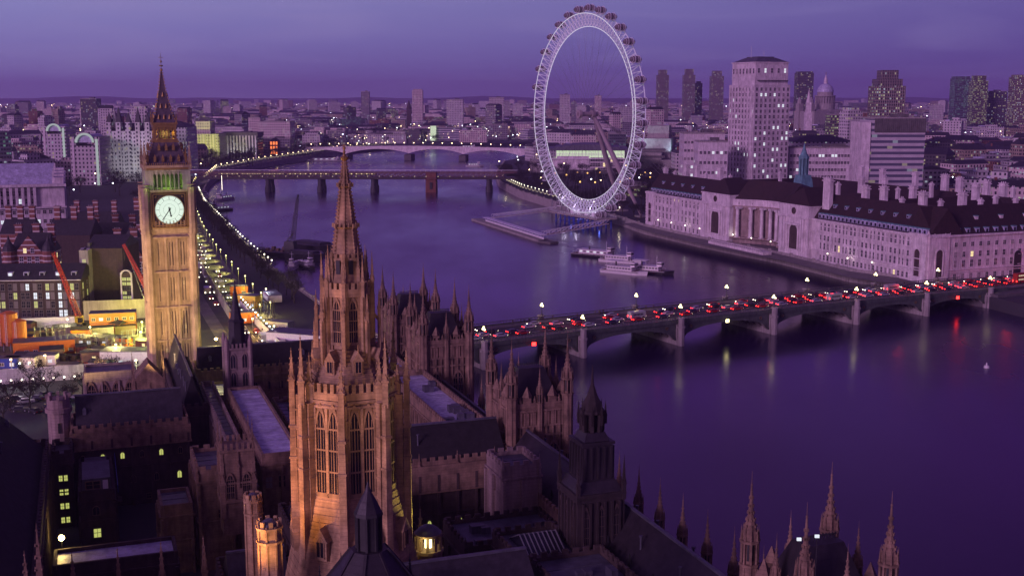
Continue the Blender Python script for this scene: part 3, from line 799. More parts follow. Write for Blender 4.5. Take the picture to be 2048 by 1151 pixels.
for py in (452, 372):
    z = Zp(py, YC); t = (z-zG)/(zT-zG); r = SR+(.16-SR)*t
    m.ngon(0, 0, z-.25, r+.05, z, r+.3, 8, A8)
    for i in range(8):
        a = A8+i*math.pi/4; m.box((r+.35)*math.cos(a), (r+.35)*math.sin(a), z-.1, .25, .25, .5, a); m.ngon((r+.2)*math.cos(a+.39), (r+.2)*math.sin(a+.39), z, .17, z+.6, .02, 4, a)
m.build('crockets', None, CT_, kind='stuff')
m = MB().mat('gold'); m.stack(0, 0, [(zT-.2, .18), (zT+.15, .5), (zT+.35, .55), (zT+.5, .25)], 8); m.rod((0, 0, zT), (0, 0, Zp(288, YC)), .13, .06, 6)
for z in (.3, .5, .68): m.ball((0, 0, zT+(Zp(288, YC)-zT)*z), .24-.1*z, 8, 5)
m.ball((0, 0, Zp(296, YC)), .22, 8, 5); m.bar((-.3, 0, Zp(291, YC)), (.3, 0, Zp(291, YC)), .08)
m.build('finial', None, CT_)
# floodlights on the roofs round it: sodium orange from the left, yellow from the right
lamp('SPOT', (XC-17, YC-15, 27), 21000, (1, .38, .09), .8, (XC-1, YC-3, 45), 75, .8, 'floodlight')
lamp('SPOT', (XC-9, YC-20, 26), 7000, (1, .45, .18), .8, (XC+1, YC-3, 52), 70, .8, 'floodlight')
lamp('SPOT', (XC-22, YC-9, 36), 5000, (1, .45, .12), .8, (XC-5, YC-2, 53), 45, .8, 'floodlight')
lamp('SPOT', (XC+8, YC-32, 27), 11000, (1, .52, .28), .8, (XC, YC-3, 60), 50, .8, 'floodlight')
lamp('SPOT', (XC+12.5, YC+1, 24), 9000, (1, .85, .2), .4, (XC+6, YC, 45), 60, .8, 'floodlight')
# ================================================================ the observation wheel
WY = 790.0; RW = 64.0
wc = D(1172, 228, WY); WXc, WZ = wc.x, wc.z
WA = R(90+27.5)      # wheel plane direction, local +X away from the camera to the left
WH = thing('observation_wheel', 'giant white observation wheel of lit lattice rim and glass capsules by the river', 'ferris wheel', (WXc, WY, 5), WA)
hz = WZ-5
def wp(r, t, y=0): return (r*math.cos(t), y, hz+r*math.sin(t))
# local frame: X in the plane, Y is the axle. Local +Y = towards the land? decide by geometry
ax = Vector((-math.sin(WA), math.cos(WA), 0)); LS = 1 if ax.dot(Vector((.894, .448, 0))) > 0 else -1
NS = 96
m = MB().mat('wheel_light')
for i in range(NS):
    t, u = 2*math.pi*i/NS, 2*math.pi*(i+1)/NS; m.rod(wp(RW-8.3, t), wp(RW-8.3, u), .27, n=5)
m.build('inner_rim_tube', None, WH)
m = MB().mat('wheel_light')
for i in range(NS):
    t, u = 2*math.pi*i/NS, 2*math.pi*(i+1)/NS
    m.rod(wp(RW, t, -LS*3.6), wp(RW, u, -LS*3.6), .26, n=5)
m.build('outer_rim_tube', None, WH)
plain('lattice_white', (.6, .57, .66), .4)
MT['lattice_white'].node_tree.nodes['Principled BSDF'].inputs['Emission Color'].default_value = (.75, .66, 1, 1)
MT['lattice_white'].node_tree.nodes['Principled BSDF'].inputs['Emission Strength'].default_value = .15  # glow put into the steel stands in for light falling on the lattice
m = MB().mat('lattice_white')
for i in range(NS):
    t, u = 2*math.pi*i/NS, 2*math.pi*(i+1)/NS
    m.rod(wp(RW, t, LS*3.6), wp(RW, u, LS*3.6), .36, n=5)
for i in range(NS):
    t, u, h = 2*math.pi*i/NS, 2*math.pi*(i+1)/NS, 2*math.pi*(i+.5)/NS
    for s in (-1, 1):
        m.bar(wp(RW-8.3, t), wp(RW, h, s*3.6), .32); m.bar(wp(RW-8.3, u), wp(RW, h, s*3.6), .32)
    m.bar(wp(RW, h, -3.6), wp(RW, h, 3.6), .24)
    m.bar(wp(RW, h, -3.6), wp(RW, h+2*math.pi/NS, 3.6), .18)
m.build('rim_lattice', None, WH)
m = MB().mat('grey_steel')
for i in range(64):
    t = 2*math.pi*i/64+.02; m.rod(wp(1.6, t+(.5 if i % 2 else -.5), (-1)**i*4), wp(RW-8.3, t), .055, n=3)
m.build('spoke_cables', None, WH)
plain('tan_steel', (.38, .30, .32), .5)
m = MB().mat('tan_steel'); m.rod((0, -LS*6, hz), (0, LS*9, hz), 1.5, n=14); m.rod((0, -LS*6, hz), (0, -LS*4, hz), 2.6, n=14); m.rod((0, LS*4, hz), (0, LS*6, hz), 2.6, n=14); m.build('hub', None, WH)
RI = Matrix.Rotation(-WA, 3, 'Z')
def wl(p): v = Vector(p)-Vector((WXc, WY, 5)); return RI @ v
for b in (G(1243, 422, 5), G(1284, 434, 5)):
    m = MB().mat('tan_steel'); q = wl(b); e = Vector((0, LS*5.5, hz)); md = q.lerp(e, .5)
    m.rod(q, md, .8, 1.9, 10); m.rod(md, e, 1.9, 1.0, 10); m.build('support_leg', None, WH)
    m = MB().mat('concrete'); m.box(q.x, q.y, -.2, 7, 7, 1.4); m.build('footing', None, WH)
m = MB().mat('grey_steel')
for k in range(3):
    m.rod((0, LS*8.5, hz), wl((WXc+95-k*6, WY+75-k*6, 5)), .14, n=4)
m.build('back_stay_cables', None, WH)
# capsules: 32 glass eggs outside the rim
plain('capsule_glass', (.16, .13, .15), .25)
cm = MB(); cm.mat('capsule_glass')
cm.ball((0, 0, 0), 1.95, 14, 8); cm.v = [(x, y*2.0, z*1.0) for x, y, z in cm.v]
caps = cm.build('glass_shell', None, WH)
fmb = MB().mat('white_steel')
for y in (-2.4, -.8, .8, 2.4):
    r = 1.98*math.sqrt(max(.05, 1-(y/3.9)**2))
    for i in range(12): t, u = i*math.pi/6, (i+1)*math.pi/6; fmb.bar((r*math.cos(t), y, r*math.sin(t)), (r*math.cos(u), y, r*math.sin(u)), .14)
for y in (-1.5, 1.5):
    for i in range(16): t, u = i*math.pi/8, (i+1)*math.pi/8; fmb.bar((2.2*math.cos(t), y, 2.2*math.sin(t)), (2.2*math.cos(u), y, 2.2*math.sin(u)), .22)
fmb.box(0, 0, -1.9, 2.2, 5.6, .35); fmb.box(0, 0, -.75, 1.0, 4.0, .18)
mesh_glass = caps.data; fr_ = fmb.build('tmp', None, WH); mesh_fr = fr_.data
bpy.data.objects.remove(caps); bpy.data.objects.remove(fr_)
glassl = mesh_glass.copy(); glassl.materials.clear(); glassl.materials.append(MT['capsule_light'])
for i in range(32):
    t = 2*math.pi*(i+.35)/32; low = math.sin(t) < -.86 and -LS*1 and True
    blue = -2.05 < math.atan2(math.sin(t), math.cos(t)) < -1.15 and math.cos(t)*1 < .3
    c = obj('capsule', glassl if False else mesh_glass, WH, wp(RW+3.3, t, -LS*.5)); c.name = 'capsule'; c.scale = (1.18, 1.12, 1.1)
    obj('capsule_frame', mesh_fr, c)
# boarding platform below, in the water: blue lit steel legs, decks
PL = thing('boarding_platform', 'blue lit steel boarding platform on piles under the big wheel', 'platform', (WXc, WY, 0), WA)
m = MB().mat('concrete'); m.box(2, -LS*1, 6.2, 62, 15, .9); m.box(0, LS*9, 6.4, 34, 8, .7); m.build('deck', None, PL)
for i in range(10):
    m = MB().mat('blue_paint'); x = -26+i*6
    m.rod((x, -LS*6, -1), (x, -LS*6, 6.2), .5, n=7); m.rod((x, LS*4, -1), (x, LS*4, 6.2), .5, n=7); m.bar((x, -LS*6, .8), (x, LS*4, 5.6), .35); m.build('pile', None, PL)
m = MB().mat('white_steel')
for i in range(22):
    x = -28+i*2.9
    for y in (-LS*8.2, LS*6.2): m.bar((x, y, 7.1), (x, y, 8.3), .12)
for y in (-LS*8.2, LS*6.2):
    for z in (7.7, 8.3): m.bar((-28.8, y, z), (33, y, z), .1)
m.build('railing', None, PL)
m = MB().mat('white_steel')
for x in (-14, -5, 4, 13): m.box(x, 0, 7.1, 3.2, 5, 2.6); m.bar((x, -3, 9.7), (x, 3, 11.4), .4)
m.build('drive_towers', None, PL, kind='stuff')
for (x, y, z) in ((-20, -6, 3.2), (0, -6, 3.2), (16, -6, 3.2)):
    v = Matrix.Rotation(WA, 3, 'Z') @ Vector((x, LS*y*.2, z)); lamp('POINT', (WXc+v.x, WY+v.y, z), 220, (.12, .18, 1), .6, name='platform_light')
for (x, z) in ((-12, 12), (8, 12), (24, 16)):
    v = Matrix.Rotation(WA, 3, 'Z') @ Vector((x, -LS*2, z)); lamp('POINT', (WXc+v.x, WY+v.y, z), 700, (.8, .72, 1), .6, name='rim_light')
# temporary boarding scaffold beside it
SC = thing('scaffold_tower', 'white scaffold legs standing in the water left of the boarding platform', 'scaffold', (0, 0, 0))
m = MB().mat('grey_steel'); a0 = G(1128, 432, 0)
for i in range(7):
    for j in range(2):
        x, y = a0.x-9+i*3.4, a0.y-4+j*7; m.rod((x, y, -1), (x+.6, y, 15-abs(i-3)), .22, n=5)
        if i < 6: m.bar((x, y, 2), (x+3.4, y, 9), .16); m.bar((x, y, 9), (x+3.4, y, 2), .16); m.bar((x, y, 9.5), (x+3.4, y, 9.5), .2)
m.build('lattice', None, SC)
# the pontoon pier: long floating breakwater and two truss gangways
def quad(a, b, wd, z0, z1, mb): mb.bar((a.x, a.y, (z0+z1)/2), (b.x, b.y, (z0+z1)/2), wd, z1-z0)
PP = thing('floating_pier', 'long pale floating pier with a roofed walkway in front of the big wheel', 'pier')
a, b = G(955, 441, 0), G(1090, 484, 0); dd = (b-a).normalized()
m = MB().mat('concrete'); quad(a-dd*2, b+dd*2, 7.5, -.5, 1.3, m); m.build('pontoon', None, PP)
a2, b2 = a+dd*18, b-dd*2
m = MB().mat('white_steel'); quad(a2, b2, 4.2, 3.9, 4.15, m)
for i in range(24):
    p = a2.lerp(b2, i/23); m.rod((p.x, p.y, 1.3), (p.x, p.y, 3.9), .12, n=4)
quad(a2, b2, .2, 1.4, 2.5, m); m.build('canopy', None, PP)
m = MB().mat('concrete_dark'); c = b+dd*5; m.box(c.x, c.y, -.3, 12, 6, 1.6, math.atan2(dd.y, dd.x)+.3); m.build('landing_stage', None, PP)
def truss(name, a, b, z0, z1, label, cat='gangway', h=2.4, wd=3.0):
    t = thing(name, label, cat); n = max(4, int((b-a).length/4)); m = MB().mat('white_steel')
    dn = (b-a).normalized(); nn = Vector((dn.y, -dn.x, 0))*wd/2
    P = lambda i, s, hh: Vector((a.x+(b.x-a.x)*i/n, a.y+(b.y-a.y)*i/n, z0+(z1-z0)*i/n+hh))+nn*s
    for s in (-1, 1):
        for i in range(n):
            m.bar(P(i, s, 0), P(i+1, s, 0), .25); m.bar(P(i, s, h), P(i+1, s, h), .25); m.bar(P(i, s, 0), P(i+1, s, h), .15); m.bar(P(i, s, h), P(i, s, 0), .15)
    m.build('side_truss', None, t)
    m = MB().mat('deck_wood'); m.bar(P(0, 0, .1), P(n, 0, .1), wd, .15); m.build('walkway', None, t)
truss('truss_gangway', G(1085, 471, 1.5), G(1215, 447, 6), 1.6, 6, 'near lattice gangway from the floating pier to the boarding platform')
truss('truss_gangway', G(985, 436, 1.5), G(1112, 420, 5), 1.6, 5, 'far lattice gangway from the floating pier to the park wall')
# ================================================================ boats
def hull(m, L_, B, H, bow=.35, sheer=.4, mat='hull_black', wl_=None, stern=.85):
    "boat hull, bow to +x"
    m.mat(mat); n = 9; top = []; bot = []
    for i in range(n+1):
        t = i/n; x = -L_/2+L_*t
        w_ = B/2*(stern+(1-stern)*min(1, t*4)) if t < 1-bow else B/2*max(0.02, (1-((t-(1-bow))/bow)**2))
        z = H+sheer*(max(0, t-.5)*2)**2
        top.append((x, w_, z)); bot.append((x-(.6*t if t > .8 else 0), w_*.8, -.3))
    vs = [(x, y, z) for x, y, z in top]+[(x, -y, z) for x, y, z in top]+[(x, y, z) for x, y, z in bot]+[(x, -y, z) for x, y, z in bot]
    k = n+1; fs = []
    for i in range(n):
        fs += [(i, i+1, 2*k+i+1, 2*k+i), (k+i+1, k+i, 3*k+i, 3*k+i+1), (i+1, i, k+i, k+i+1), (2*k+i, 2*k+i+1, 3*k+i+1, 3*k+i)]
    fs += [(0, 2*k, 3*k, k), (n, k+n, 3*k+n, 2*k+n)]
    return m.add(vs, fs)
def boat(px, py, ang, L_, B, label, style, cat='boat', name='passenger_boat', hm='white_paint'):
    p = G(px, py, 0); t = thing(name, label, cat, (p.x, p.y, 0), ang)
    m = MB(); hull(m, L_, B, 1.6, mat=hm); m.mat('white_paint' if hm != 'white_paint' else 'hull_black')
    m.box(-L_*.08, 0, 1.3, L_*.82, B*.98, .12); m.build('hull', None, t)
    m = MB().mat('deck_wood'); m.box(-L_*.08, 0, 1.66, L_*.74, B*.8, .06); m.build('deck', None, t)
    if style != 'barge':
        z = 1.7; m = MB().mat('white_paint'); m.box(-L_*.08, 0, z, L_*.55, B*.72, 1.9, top=(.97, .9)); m.box(-L_*.08, 0, z+1.9, L_*.6, B*.8, .15); m.build('cabin', None, t)
        w_ = Wins(t, 'white_paint'); k = 8
        for i in range(k):
            x = -L_*.08+(i-(k-1)/2)*L_*.065
            for s in (-1, 1): w_.add(x, s*(B*.36+.02), z+.7, 0 if s < 0 else math.pi, L_*.045, .8, 'rect', 'lit_window_white' if style == 'lit' and i % 2 == 0 else 'glass_dark')
        w_.done()
        m = MB().mat('white_paint'); m.box(L_*.2, 0, z+2.05, 2.4, B*.5, 1.9, top=(.85, .9)); m.mat('glass_dark'); m.box(L_*.2+.1, 0, z+2.9, 2.35, B*.5+.04, .6); m.build('wheelhouse', None, t)
        m = MB().mat('black'); m.rod((-L_*.2, 0, z+2), (-L_*.2, 0, z+4), .4, .35, 8); m.build('funnel', None, t)
        m = MB().mat('white_steel'); m.rod((L_*.12, 0, z+2), (L_*.12, 0, z+7.2), .12, .06, 5); m.bar((L_*.12, -1, z+6), (L_*.12, 1, z+6), .08); m.build('mast', None, t)
        m = MB().mat('white_steel')
        for s in (-1, 1):
            m.bar((-L_*.45, s*B*.46, 2.6), (L_*.25, s*B*.46, 2.6), .07)
            for i in range(14): x = -L_*.45+i*L_*.054; m.bar((x, s*B*.46, 1.6), (x, s*B*.46, 2.6), .05)
        m.build('railing', None, t)
        if style == 'deck':
            m = MB().mat('white_paint'); m.box(-L_*.22, 0, z+4.4, L_*.3, B*.75, .14)
            for x in (-.36, -.08):
                for s in (-1, 1): m.rod((L_*x, s*B*.3, z+2), (L_*x, s*B*.3, z+4.4), .07, n=4)
            m.build('awning', None, t)
    return t
da = R(-38)
boat(1200, 514, R(-36), 33, 8, 'dark hulled floating restaurant boat with pink lit side, behind the white boats', 'lit', hm='hull_black')
boat(1243, 525, R(-30), 24, 6, 'small white launch moored just behind the largest white cruiser', 'plain')
boat(1250, 547, R(-35), 25, 7, 'white river cruiser nearest to the bridge in the group of four', 'deck')
boat(1302, 546, R(-28), 24, 7, 'dark hulled boat with a white canopy, rightmost of the moored group', 'deck', hm='hull_black')
for (px, py, an, L_, hm, lab, st) in ((586, 538, -95, 14, 'white_paint', 'white tug beside the dark crane barges on the river', 'plain'), (614, 536, -50, 16, 'hull_black', 'low dark tug right of the white tug by the crane barges', 'plain'),
        (446, 400, -110, 26, 'white_paint', 'white moored ship with a lit mast by the north embankment', 'lit'), (438, 422, -130, 22, 'hull_black', 'dark moored boat nearest the clock tower, on the north shore', 'lit'), (414, 414, -100, 18, 'white_paint', 'small white boat tucked against the north embankment behind the clock tower', 'lit'), (410, 396, -75, 24, 'white_paint', 'white lit pier boat at the north bank right beside the clock tower belfry', 'lit'),
        (658, 322, 8, 55, 'white_paint', 'long white ship moored before the concrete arch bridge', 'lit'), (950, 333, 10, 22, 'white_paint', 'small boat with bright lights between the two far bridges', 'lit'), (940, 296, 0, 34, 'white_paint', 'white boat far upriver behind the concrete arch bridge', 'lit'), (1075, 291, 4, 40, 'white_paint', 'pale ship beyond the concrete arch bridge seen through the wheel', 'plain')):
    boat(px, py, R(an), L_, L_*.27, lab, st, hm=hm, name='moored_boat')
c = G(446, 396, 0); m = MB().mat('lamp_white'); m.rod((c.x, c.y-2, 7), (c.x, c.y-2, 19), .12, .1, 5)
o = m.build('lit_mast', None, None, label='bright lit mast on the white ship by the north embankment', category='mast')
# crane barges
CB = thing('crane_barge', 'dark barge with a tall raking lattice crane in mid river', 'barge', G(585, 512, 0), R(-18))
m = MB(); hull(m, 36, 15, 2.6, bow=.15, sheer=.2, mat='hull_black'); m.build('hull', None, CB)
m = MB().mat('iron_dark'); m.box(0, 0, 2.6, 6, 6, 1.2); m.box(-1, 0, 3.8, 6.5, 4.5, 4.2, top=(.8, .9)); m.bar((-3, 0, 8), (1, 0, 12.5), .5); m.build('crane_cab', None, CB)
def jib(m, p, q, w0=1.5, n=14):
    p, q = Vector(p), Vector(q); d = (q-p).normalized(); a = d.cross(Vector((0, 1, 0))).normalized(); b = a.cross(d)
    P = lambda i, u, v: p+(q-p)*(i/n)+(a*u+b*v)*w0/2*(1-.5*i/n)
    for i in range(n):
        for u in (-1, 1):
            for v in (-1, 1): m.bar(P(i, u, v), P(i+1, u, v), .2)
            m.bar(P(i, u, -1), P(i+1, u, 1), .12); m.bar(P(i, -1, u), P(i+1, 1, u), .12)
        for (u, v, u2, v2) in ((-1, -1, 1, -1), (1, -1, 1, 1)): m.bar(P(i, u, v), P(i, u2, v2), .12)
m = MB().mat('iron_dark'); jib(m, (0, 0, 6), (4, 0, 31), 2.0); m.bar((-3, 0, 8), (4, 0, 31), .12); m.rod((4, 0, 31), (4.4, 0, 33), .5, n=6); m.build('crane_jib', None, CB)
m = MB().mat('deck_wood')
for i in range(9): m.box(-17+i*2.1, -3+3*(i % 3), 2.6, 1.6, 2.2, .8+(i % 3)*.5)
m.build('deck_gear', None, CB, kind='stuff')
for (px, py, an, L_, B, lab) in ((628, 502, -40, 30, 15, 'dark box barge with high sides behind the crane barge'), (612, 522, -30, 22, 10, 'low dark barge joined to the right of the crane barge')):
    o = thing('barge', lab, 'barge', G(px, py, 0), R(an)); m = MB(); hull(m, L_, B, 4.2, bow=.2, sheer=.5, mat='hull_black'); m.build('hull', None, o)
    m = MB().mat('iron_dark'); m.box(-1, 0, 4.2, L_*.72, B*.7, 1.4, top=(.95, .6)); m.build('hatch_cover', None, o)
for (px, py) in ((1973, 735),):
    p = G(px, py, 0); m = MB().mat('white_paint'); m.ngon(0, 0, -.3, .9, .7, .8, 10); m.ngon(0, 0, .7, .35, 1.7, .1, 8)
    m.build('mooring_buoy', None, None, p, label='pale buoy floating on the open water '+('right of the near bridge piers' if px > 1500 else 'just behind the dark ventilation tower'), category='buoy')
# ================================================================ vehicles
def car_proto(body, lab, lit=True):
    r = thing('parked_car', lab, 'car'); m = MB().mat(body)
    m.box(0, 0, .35, 4.4, 1.75, .55, top=(.98, .94)); m.box(-.2, 0, .9, 2.5, 1.6, .5, top=(.68, .85)); m.build('body', None, r)
    m = MB().mat('glass_dark'); m.box(-.2, 0, .98, 2.36, 1.64, .34, top=(.78, .9)); m.build('windows', None, r, kind='stuff')
    for x in (-1.35, 1.35):
        for y in (-.82, .82): m = MB().mat('rubber'); m.rod((x, y-.1, .33), (x, y+.1, .33), .33, n=10); m.mat('silver_paint'); m.rod((x, y-.115, .33), (x, y+.115, .33), .18, n=8); m.build('wheel', None, r)
    for y in (-.6, .6):
        m = MB().mat('tail_red' if lit else 'red_paint'); m.box(-2.2, y, .6, .12, .42, .22); m.build('tail_light', None, r)
        m = MB().mat('head_white' if lit else 'glass_dark'); m.box(2.2, y, .55, .12, .35, .2); m.build('headlight', None, r)
    return r
def bus_proto(body='red_paint', lab='red double-decker bus', nm='double_decker_bus', h=4.2, L_=9.5):
    r = thing(nm, lab, 'bus'); m = MB().mat(body); m.box(0, 0, .4, L_, 2.45, h-.4, top=(.985, .96)); m.box(0, 0, h, L_*.96, 2.2, .12); m.build('body', None, r)
    m = MB().mat('bus_window' if nm != 'delivery_van' else 'glass_dark')
    for z in ((1.5, 3.1) if h > 4 else (1.4,)):
        for s in (-1, 1):
            for i in range(7): m.box(-L_/2+1.2+i*(L_-2)/7, s*1.2, z, (L_-2)/7-.25, .08, .62)
    m.build('windows', None, r, kind='stuff')
    for x in (-L_*.3, L_*.32):
        for y in (-1.1, 1.1): m = MB().mat('rubber'); m.rod((x, y-.15, .48), (x, y+.15, .48), .48, n=10); m.build('wheel', None, r)
    for y in (-.95, .95):
        m = MB().mat('tail_red'); m.box(-L_/2, y, .9, .14, .4, .5); m.build('tail_light', None, r)
        m = MB().mat('head_white'); m.box(L_/2, y, .7, .14, .35, .3); m.build('headlight', None, r)
    return r
glow('bus_window', (1, .75, .5), .55)
CARS = [car_proto('silver_paint', 'silver car'), car_proto('dark_paint', 'dark car'), car_proto('red_paint', 'red car'), car_proto('black', 'black taxi')]
CN = ['silver car', 'dark blue car', 'red car', 'black cab']
PARKED = {0: car_proto('silver_paint', 'silver car', False), 1: car_proto('dark_paint', 'dark car', False), 3: car_proto('black', 'black cab', False)}
BUS = bus_proto(); VAN = bus_proto('silver_paint', 'silver van', 'delivery_van', 2.6, 6.2)
used = {}
def vehicle(p, x, y, z, rot, label, group):
    if p not in used: used[p] = 1; p.location = (x, y, z); p.rotation_euler = (0, 0, rot); p['label'] = label; p['group'] = group; return p
    return dup(p, (x, y, z), rot, None, label, group)
# ================================================================ Westminster Bridge
A0 = Vector((-12.4, 367.9, 0)); BD = Vector((.879, .477, 0)).normalized(); BN = Vector((-BD.y, BD.x, 0)); BW = 25.0; BA = math.atan2(BD.y, BD.x)
def sx(px, off=0.0, z=6.0):      # distance along the near side of the bridge where the picture column px meets it
    lo, hi = -80.0, 420.0
    for _ in range(50):
        md = (lo+hi)/2; p = A0+BD*md; Yc = p.y*CT-(z-HC)*ST; q = CX+F*p.x/Yc
        if q < px: lo = md
        else: hi = md
    return lo
PIERS = [sx(x) for x in (965, 1162, 1357, 1543, 1708, 1848, 1975)]
PIERS = [2*PIERS[0]-PIERS[1]+3]+PIERS
def bz(s): t = (s-PIERS[0])/(PIERS[-1]-PIERS[0]); return 7.0+1.4*math.sin(max(0, min(1, t))*math.pi)**.8
def bp(s, o, z=0): p = A0+BD*s+BN*o; return (p.x, p.y, z)
BR = thing('road_bridge', 'long iron arch road bridge with green grey parapet, stone piers and red traffic lights', 'bridge')
for a, b in zip(PIERS, PIERS[1:]):
    a1, b1 = a+1.3, b-1.3; n = 18; m = MB().mat('bridge_green')
    arc = [(a1+(b1-a1)*i/n, 1.6+(min(bz(a), bz(b))-3.6)*math.sqrt(max(0, 1-(2*i/n-1)**2))) for i in range(n+1)]
    for side, o in ((0, .0), (1, BW)):
        vs = []; fs = []
        for s, z in arc: vs += [bp(s, o, z), bp(s, o, bz(s)-.9)]
        k = len(vs)
        for s, z in arc: vs += [bp(s, o+(.6 if side == 0 else -.6), z), bp(s, o+(.6 if side == 0 else -.6), bz(s)-.9)]
        for i in range(n): fs += [(2*i, 2*i+2, 2*i+3, 2*i+1), (k+2*i, k+2*i+1, k+2*i+3, k+2*i+2), (2*i, k+2*i, k+2*i+2, 2*i+2)]
        m.add(vs, fs)
        for (s0, z0), (s1, z1) in zip(arc, arc[1:]): m.bar(bp(s0, o-.12 if side == 0 else o+.12, z0+.25), bp(s1, o-.12 if side == 0 else o+.12, z1+.25), .35, .5)
    for q in (.1, .9):     # spandrel roundels
        s = a1+(b1-a1)*q; z = bz(s)-2.2
        for r, mt in ((.75, 'bridge_green'), (.45, 'gold')):
            m.mat(mt)
            for i in range(10): t, u = i*math.pi/5, (i+1)*math.pi/5; m.bar(bp(s+r*math.cos(t), -.2, z+r*math.sin(t)), bp(s+r*math.cos(u), -.2, z+r*math.sin(u)), .12)
    m.build('arch_facing', None, BR)
    m = MB().mat('concrete')
    for rb in range(7):
        o = 1.2+rb*(BW-2.4)/6
        for (s0, z0), (s1, z1) in zip(arc, arc[1:]): m.bar(bp(s0, o, z0+.5), bp(s1, o, z1+.5), .8, .9)
    m.build('arch_ribs', None, BR)
    m = MB().mat('concrete_dark'); vs = []
    for s, z in arc: vs += [bp(s, .65, z+.8), bp(s, BW-.65, z+.8)]
    m.add(vs, [(2*i, 2*i+1, 2*i+3, 2*i+2) for i in range(n)]); m.build('soffit', None, BR)
S0, S1 = PIERS[0]-46, PIERS[-1]+100
m = MB().mat('asphalt'); n = 48; vs = []
ss = [S0+(S1-S0)*i/n for i in range(n+1)]
for s in ss: vs += [bp(s, .3, bz(s)-.9), bp(s, BW-.3, bz(s)-.9), bp(s, .3, bz(s)), bp(s, BW-.3, bz(s))]
m.add(vs, [(4*i+2, 4*i+3, 4*i+7, 4*i+6) for i in range(n)]+[(4*i, 4*i+4, 4*i+5, 4*i+1) for i in range(n)]+[(4*i, 4*i+2, 4*i+6, 4*i+4) for i in range(n)]+[(4*i+1, 4*i+5, 4*i+7, 4*i+3) for i in range(n)])
m.build('deck', None, BR)
for o in (2.4, BW-2.4):
    m = MB().mat('paving')
    for s, e in zip(ss, ss[1:]): m.bar(bp(s, o, bz(s)+.07), bp(e, o, bz(e)+.07), 4.0, .16)
    m.build('footway', None, BR)
m = MB().mat('white_paint')
for k in range(int((S1-S0)/6)):
    s = S0+k*6
    for o in (8.7, 12.5, 16.3): m.bar(bp(s, o, bz(s)+.012), bp(s+3, o, bz(s+3)+.012), .18, .01)
m.build('lane_marking', None, BR, kind='stuff')
for o, nm in ((0, 0), (BW, 1)):
    m = MB().mat('bridge_green'); n = 90; qq = [PIERS[0]-20+(PIERS[-1]+32-PIERS[0])*i/n for i in range(n+1)]
    for s, e in zip(qq, qq[1:]):
        m.bar(bp(s, o, bz(s)-.45), bp(e, o, bz(e)-.45), .9, .9); m.bar(bp(s, o, bz(s)+1.25), bp(e, o, bz(e)+1.25), .5, .16)
        m.bar(bp(s, o, bz(s)+.25), bp(e, o, bz(e)+.25), .4, .5)
        for j in range(3): q = s+(e-s)*j/3; m.bar(bp(q, o, bz(q)+.3), bp(q, o, bz(q)+1.2), .14)
    m.build('parapet', None, BR)
for s in PIERS:
    m = MB().mat('concrete'); e = bp(s, -1.6); z = bz(s)
    for o, sg in ((-1.6, -1), (BW+1.6, 1)):
        e = bp(s, o); m.ngon(e[0], e[1], -2, 1.25, z-2.2, 1.15, 8, BA+R(22.5)); m.ngon(e[0], e[1], z-2.2, 1.45, z-1.6, 1.45, 8, BA+R(22.5)); m.ngon(e[0], e[1], z-1.6, 1.1, z+1.2, 1.05, 8, BA+R(22.5)); m.ngon(e[0], e[1], z+1.2, 1.35, z+1.5, 1.3, 8, BA+R(22.5))
    c = bp(s, BW/2); m.box(c[0], c[1], -2, 1.9, BW+1.0, bz(s)+1, BA); m.build('pier', None, BR)
struct_m = MB()
for (o0, o1) in ((-6, BW+6),):
    pts = [bp(PIERS[0]+1, o0), bp(PIERS[0]+1, o1), bp(PIERS[0]-46, o1+2), bp(PIERS[0]-46, o0)]
    struct_m.prism([p[:2] for p in pts], -1, 6.0)
    pts = [bp(PIERS[-1]-1, o0), bp(PIERS[-1]-1, o1), bp(PIERS[-1]+130, o1+14), bp(PIERS[-1]+130, o0-8)]
    struct_m.prism([p[:2] for p in pts], -1, 6.05)
struct('bridge_approach', struct_m, 'concrete_dark')
# bridge lamps: post with three globes
def make_lamp():
    r = thing('triple_street_lamp', 'bridge lamp', 'street lamp'); m = MB().mat('bridge_green')
    m.ngon(0, 0, 0, .45, .9, .35, 8); m.rod((0, 0, .9), (0, 0, 4.6), .16, .10, 8); m.ball((0, 0, 1.9), .24, 8, 5); m.bar((0, -.75, 3.9), (0, .75, 3.9), .09); m.bar((0, -.7, 3.9), (0, 0, 3.3), .07); m.bar((0, .7, 3.9), (0, 0, 3.3), .07); m.build('post', None, r)
    for y, z in ((-.75, 4.35), (.75, 4.35), (0, 5.2)): m = MB().mat('lamp_warm'); m.ball((0, y, z), .43, 10, 7); m.build('globe', None, r); 
    return r
LP = make_lamp(); k = 0
lampside = []
for j, s in enumerate(PIERS):
    for o in (-.9, BW+.9):
        lampside.append((s, o))
order = ['west end of the road bridge', 'second pier', 'third pier', 'fourth pier', 'fifth pier', 'sixth pier', 'seventh pier', 'east end of the road bridge']
for (s, o) in lampside:
    j = PIERS.index(s); lab = 'three globed lamp on the %s parapet, %s' % ('near' if o < 0 else 'far', ('over the '+order[j]+' from the palace') if 0 < j < 7 else 'at the '+order[j])
    z = bz(s)+(1.6 if o < 0 else 1.5); p = bp(s, o, z)
    if k == 0: LP.location = p; LP.scale = (.78,)*3; LP.rotation_euler = (0, 0, BA); LP['label'] = lab; LP['group'] = 'globe lamps on the road bridge'
    else: dup(LP, p, BA, .78, lab, 'globe lamps on the road bridge')
    k += 1
    if 0 < j: lamp('SPOT', (p[0], p[1], z+5.0), 420, (1, .75, .35), .4, (p[0]+BN.x*(3 if o < 0 else -3), p[1]+BN.y*(3 if o < 0 else -3), z), 118, .5, name='bridge_lamp_light')
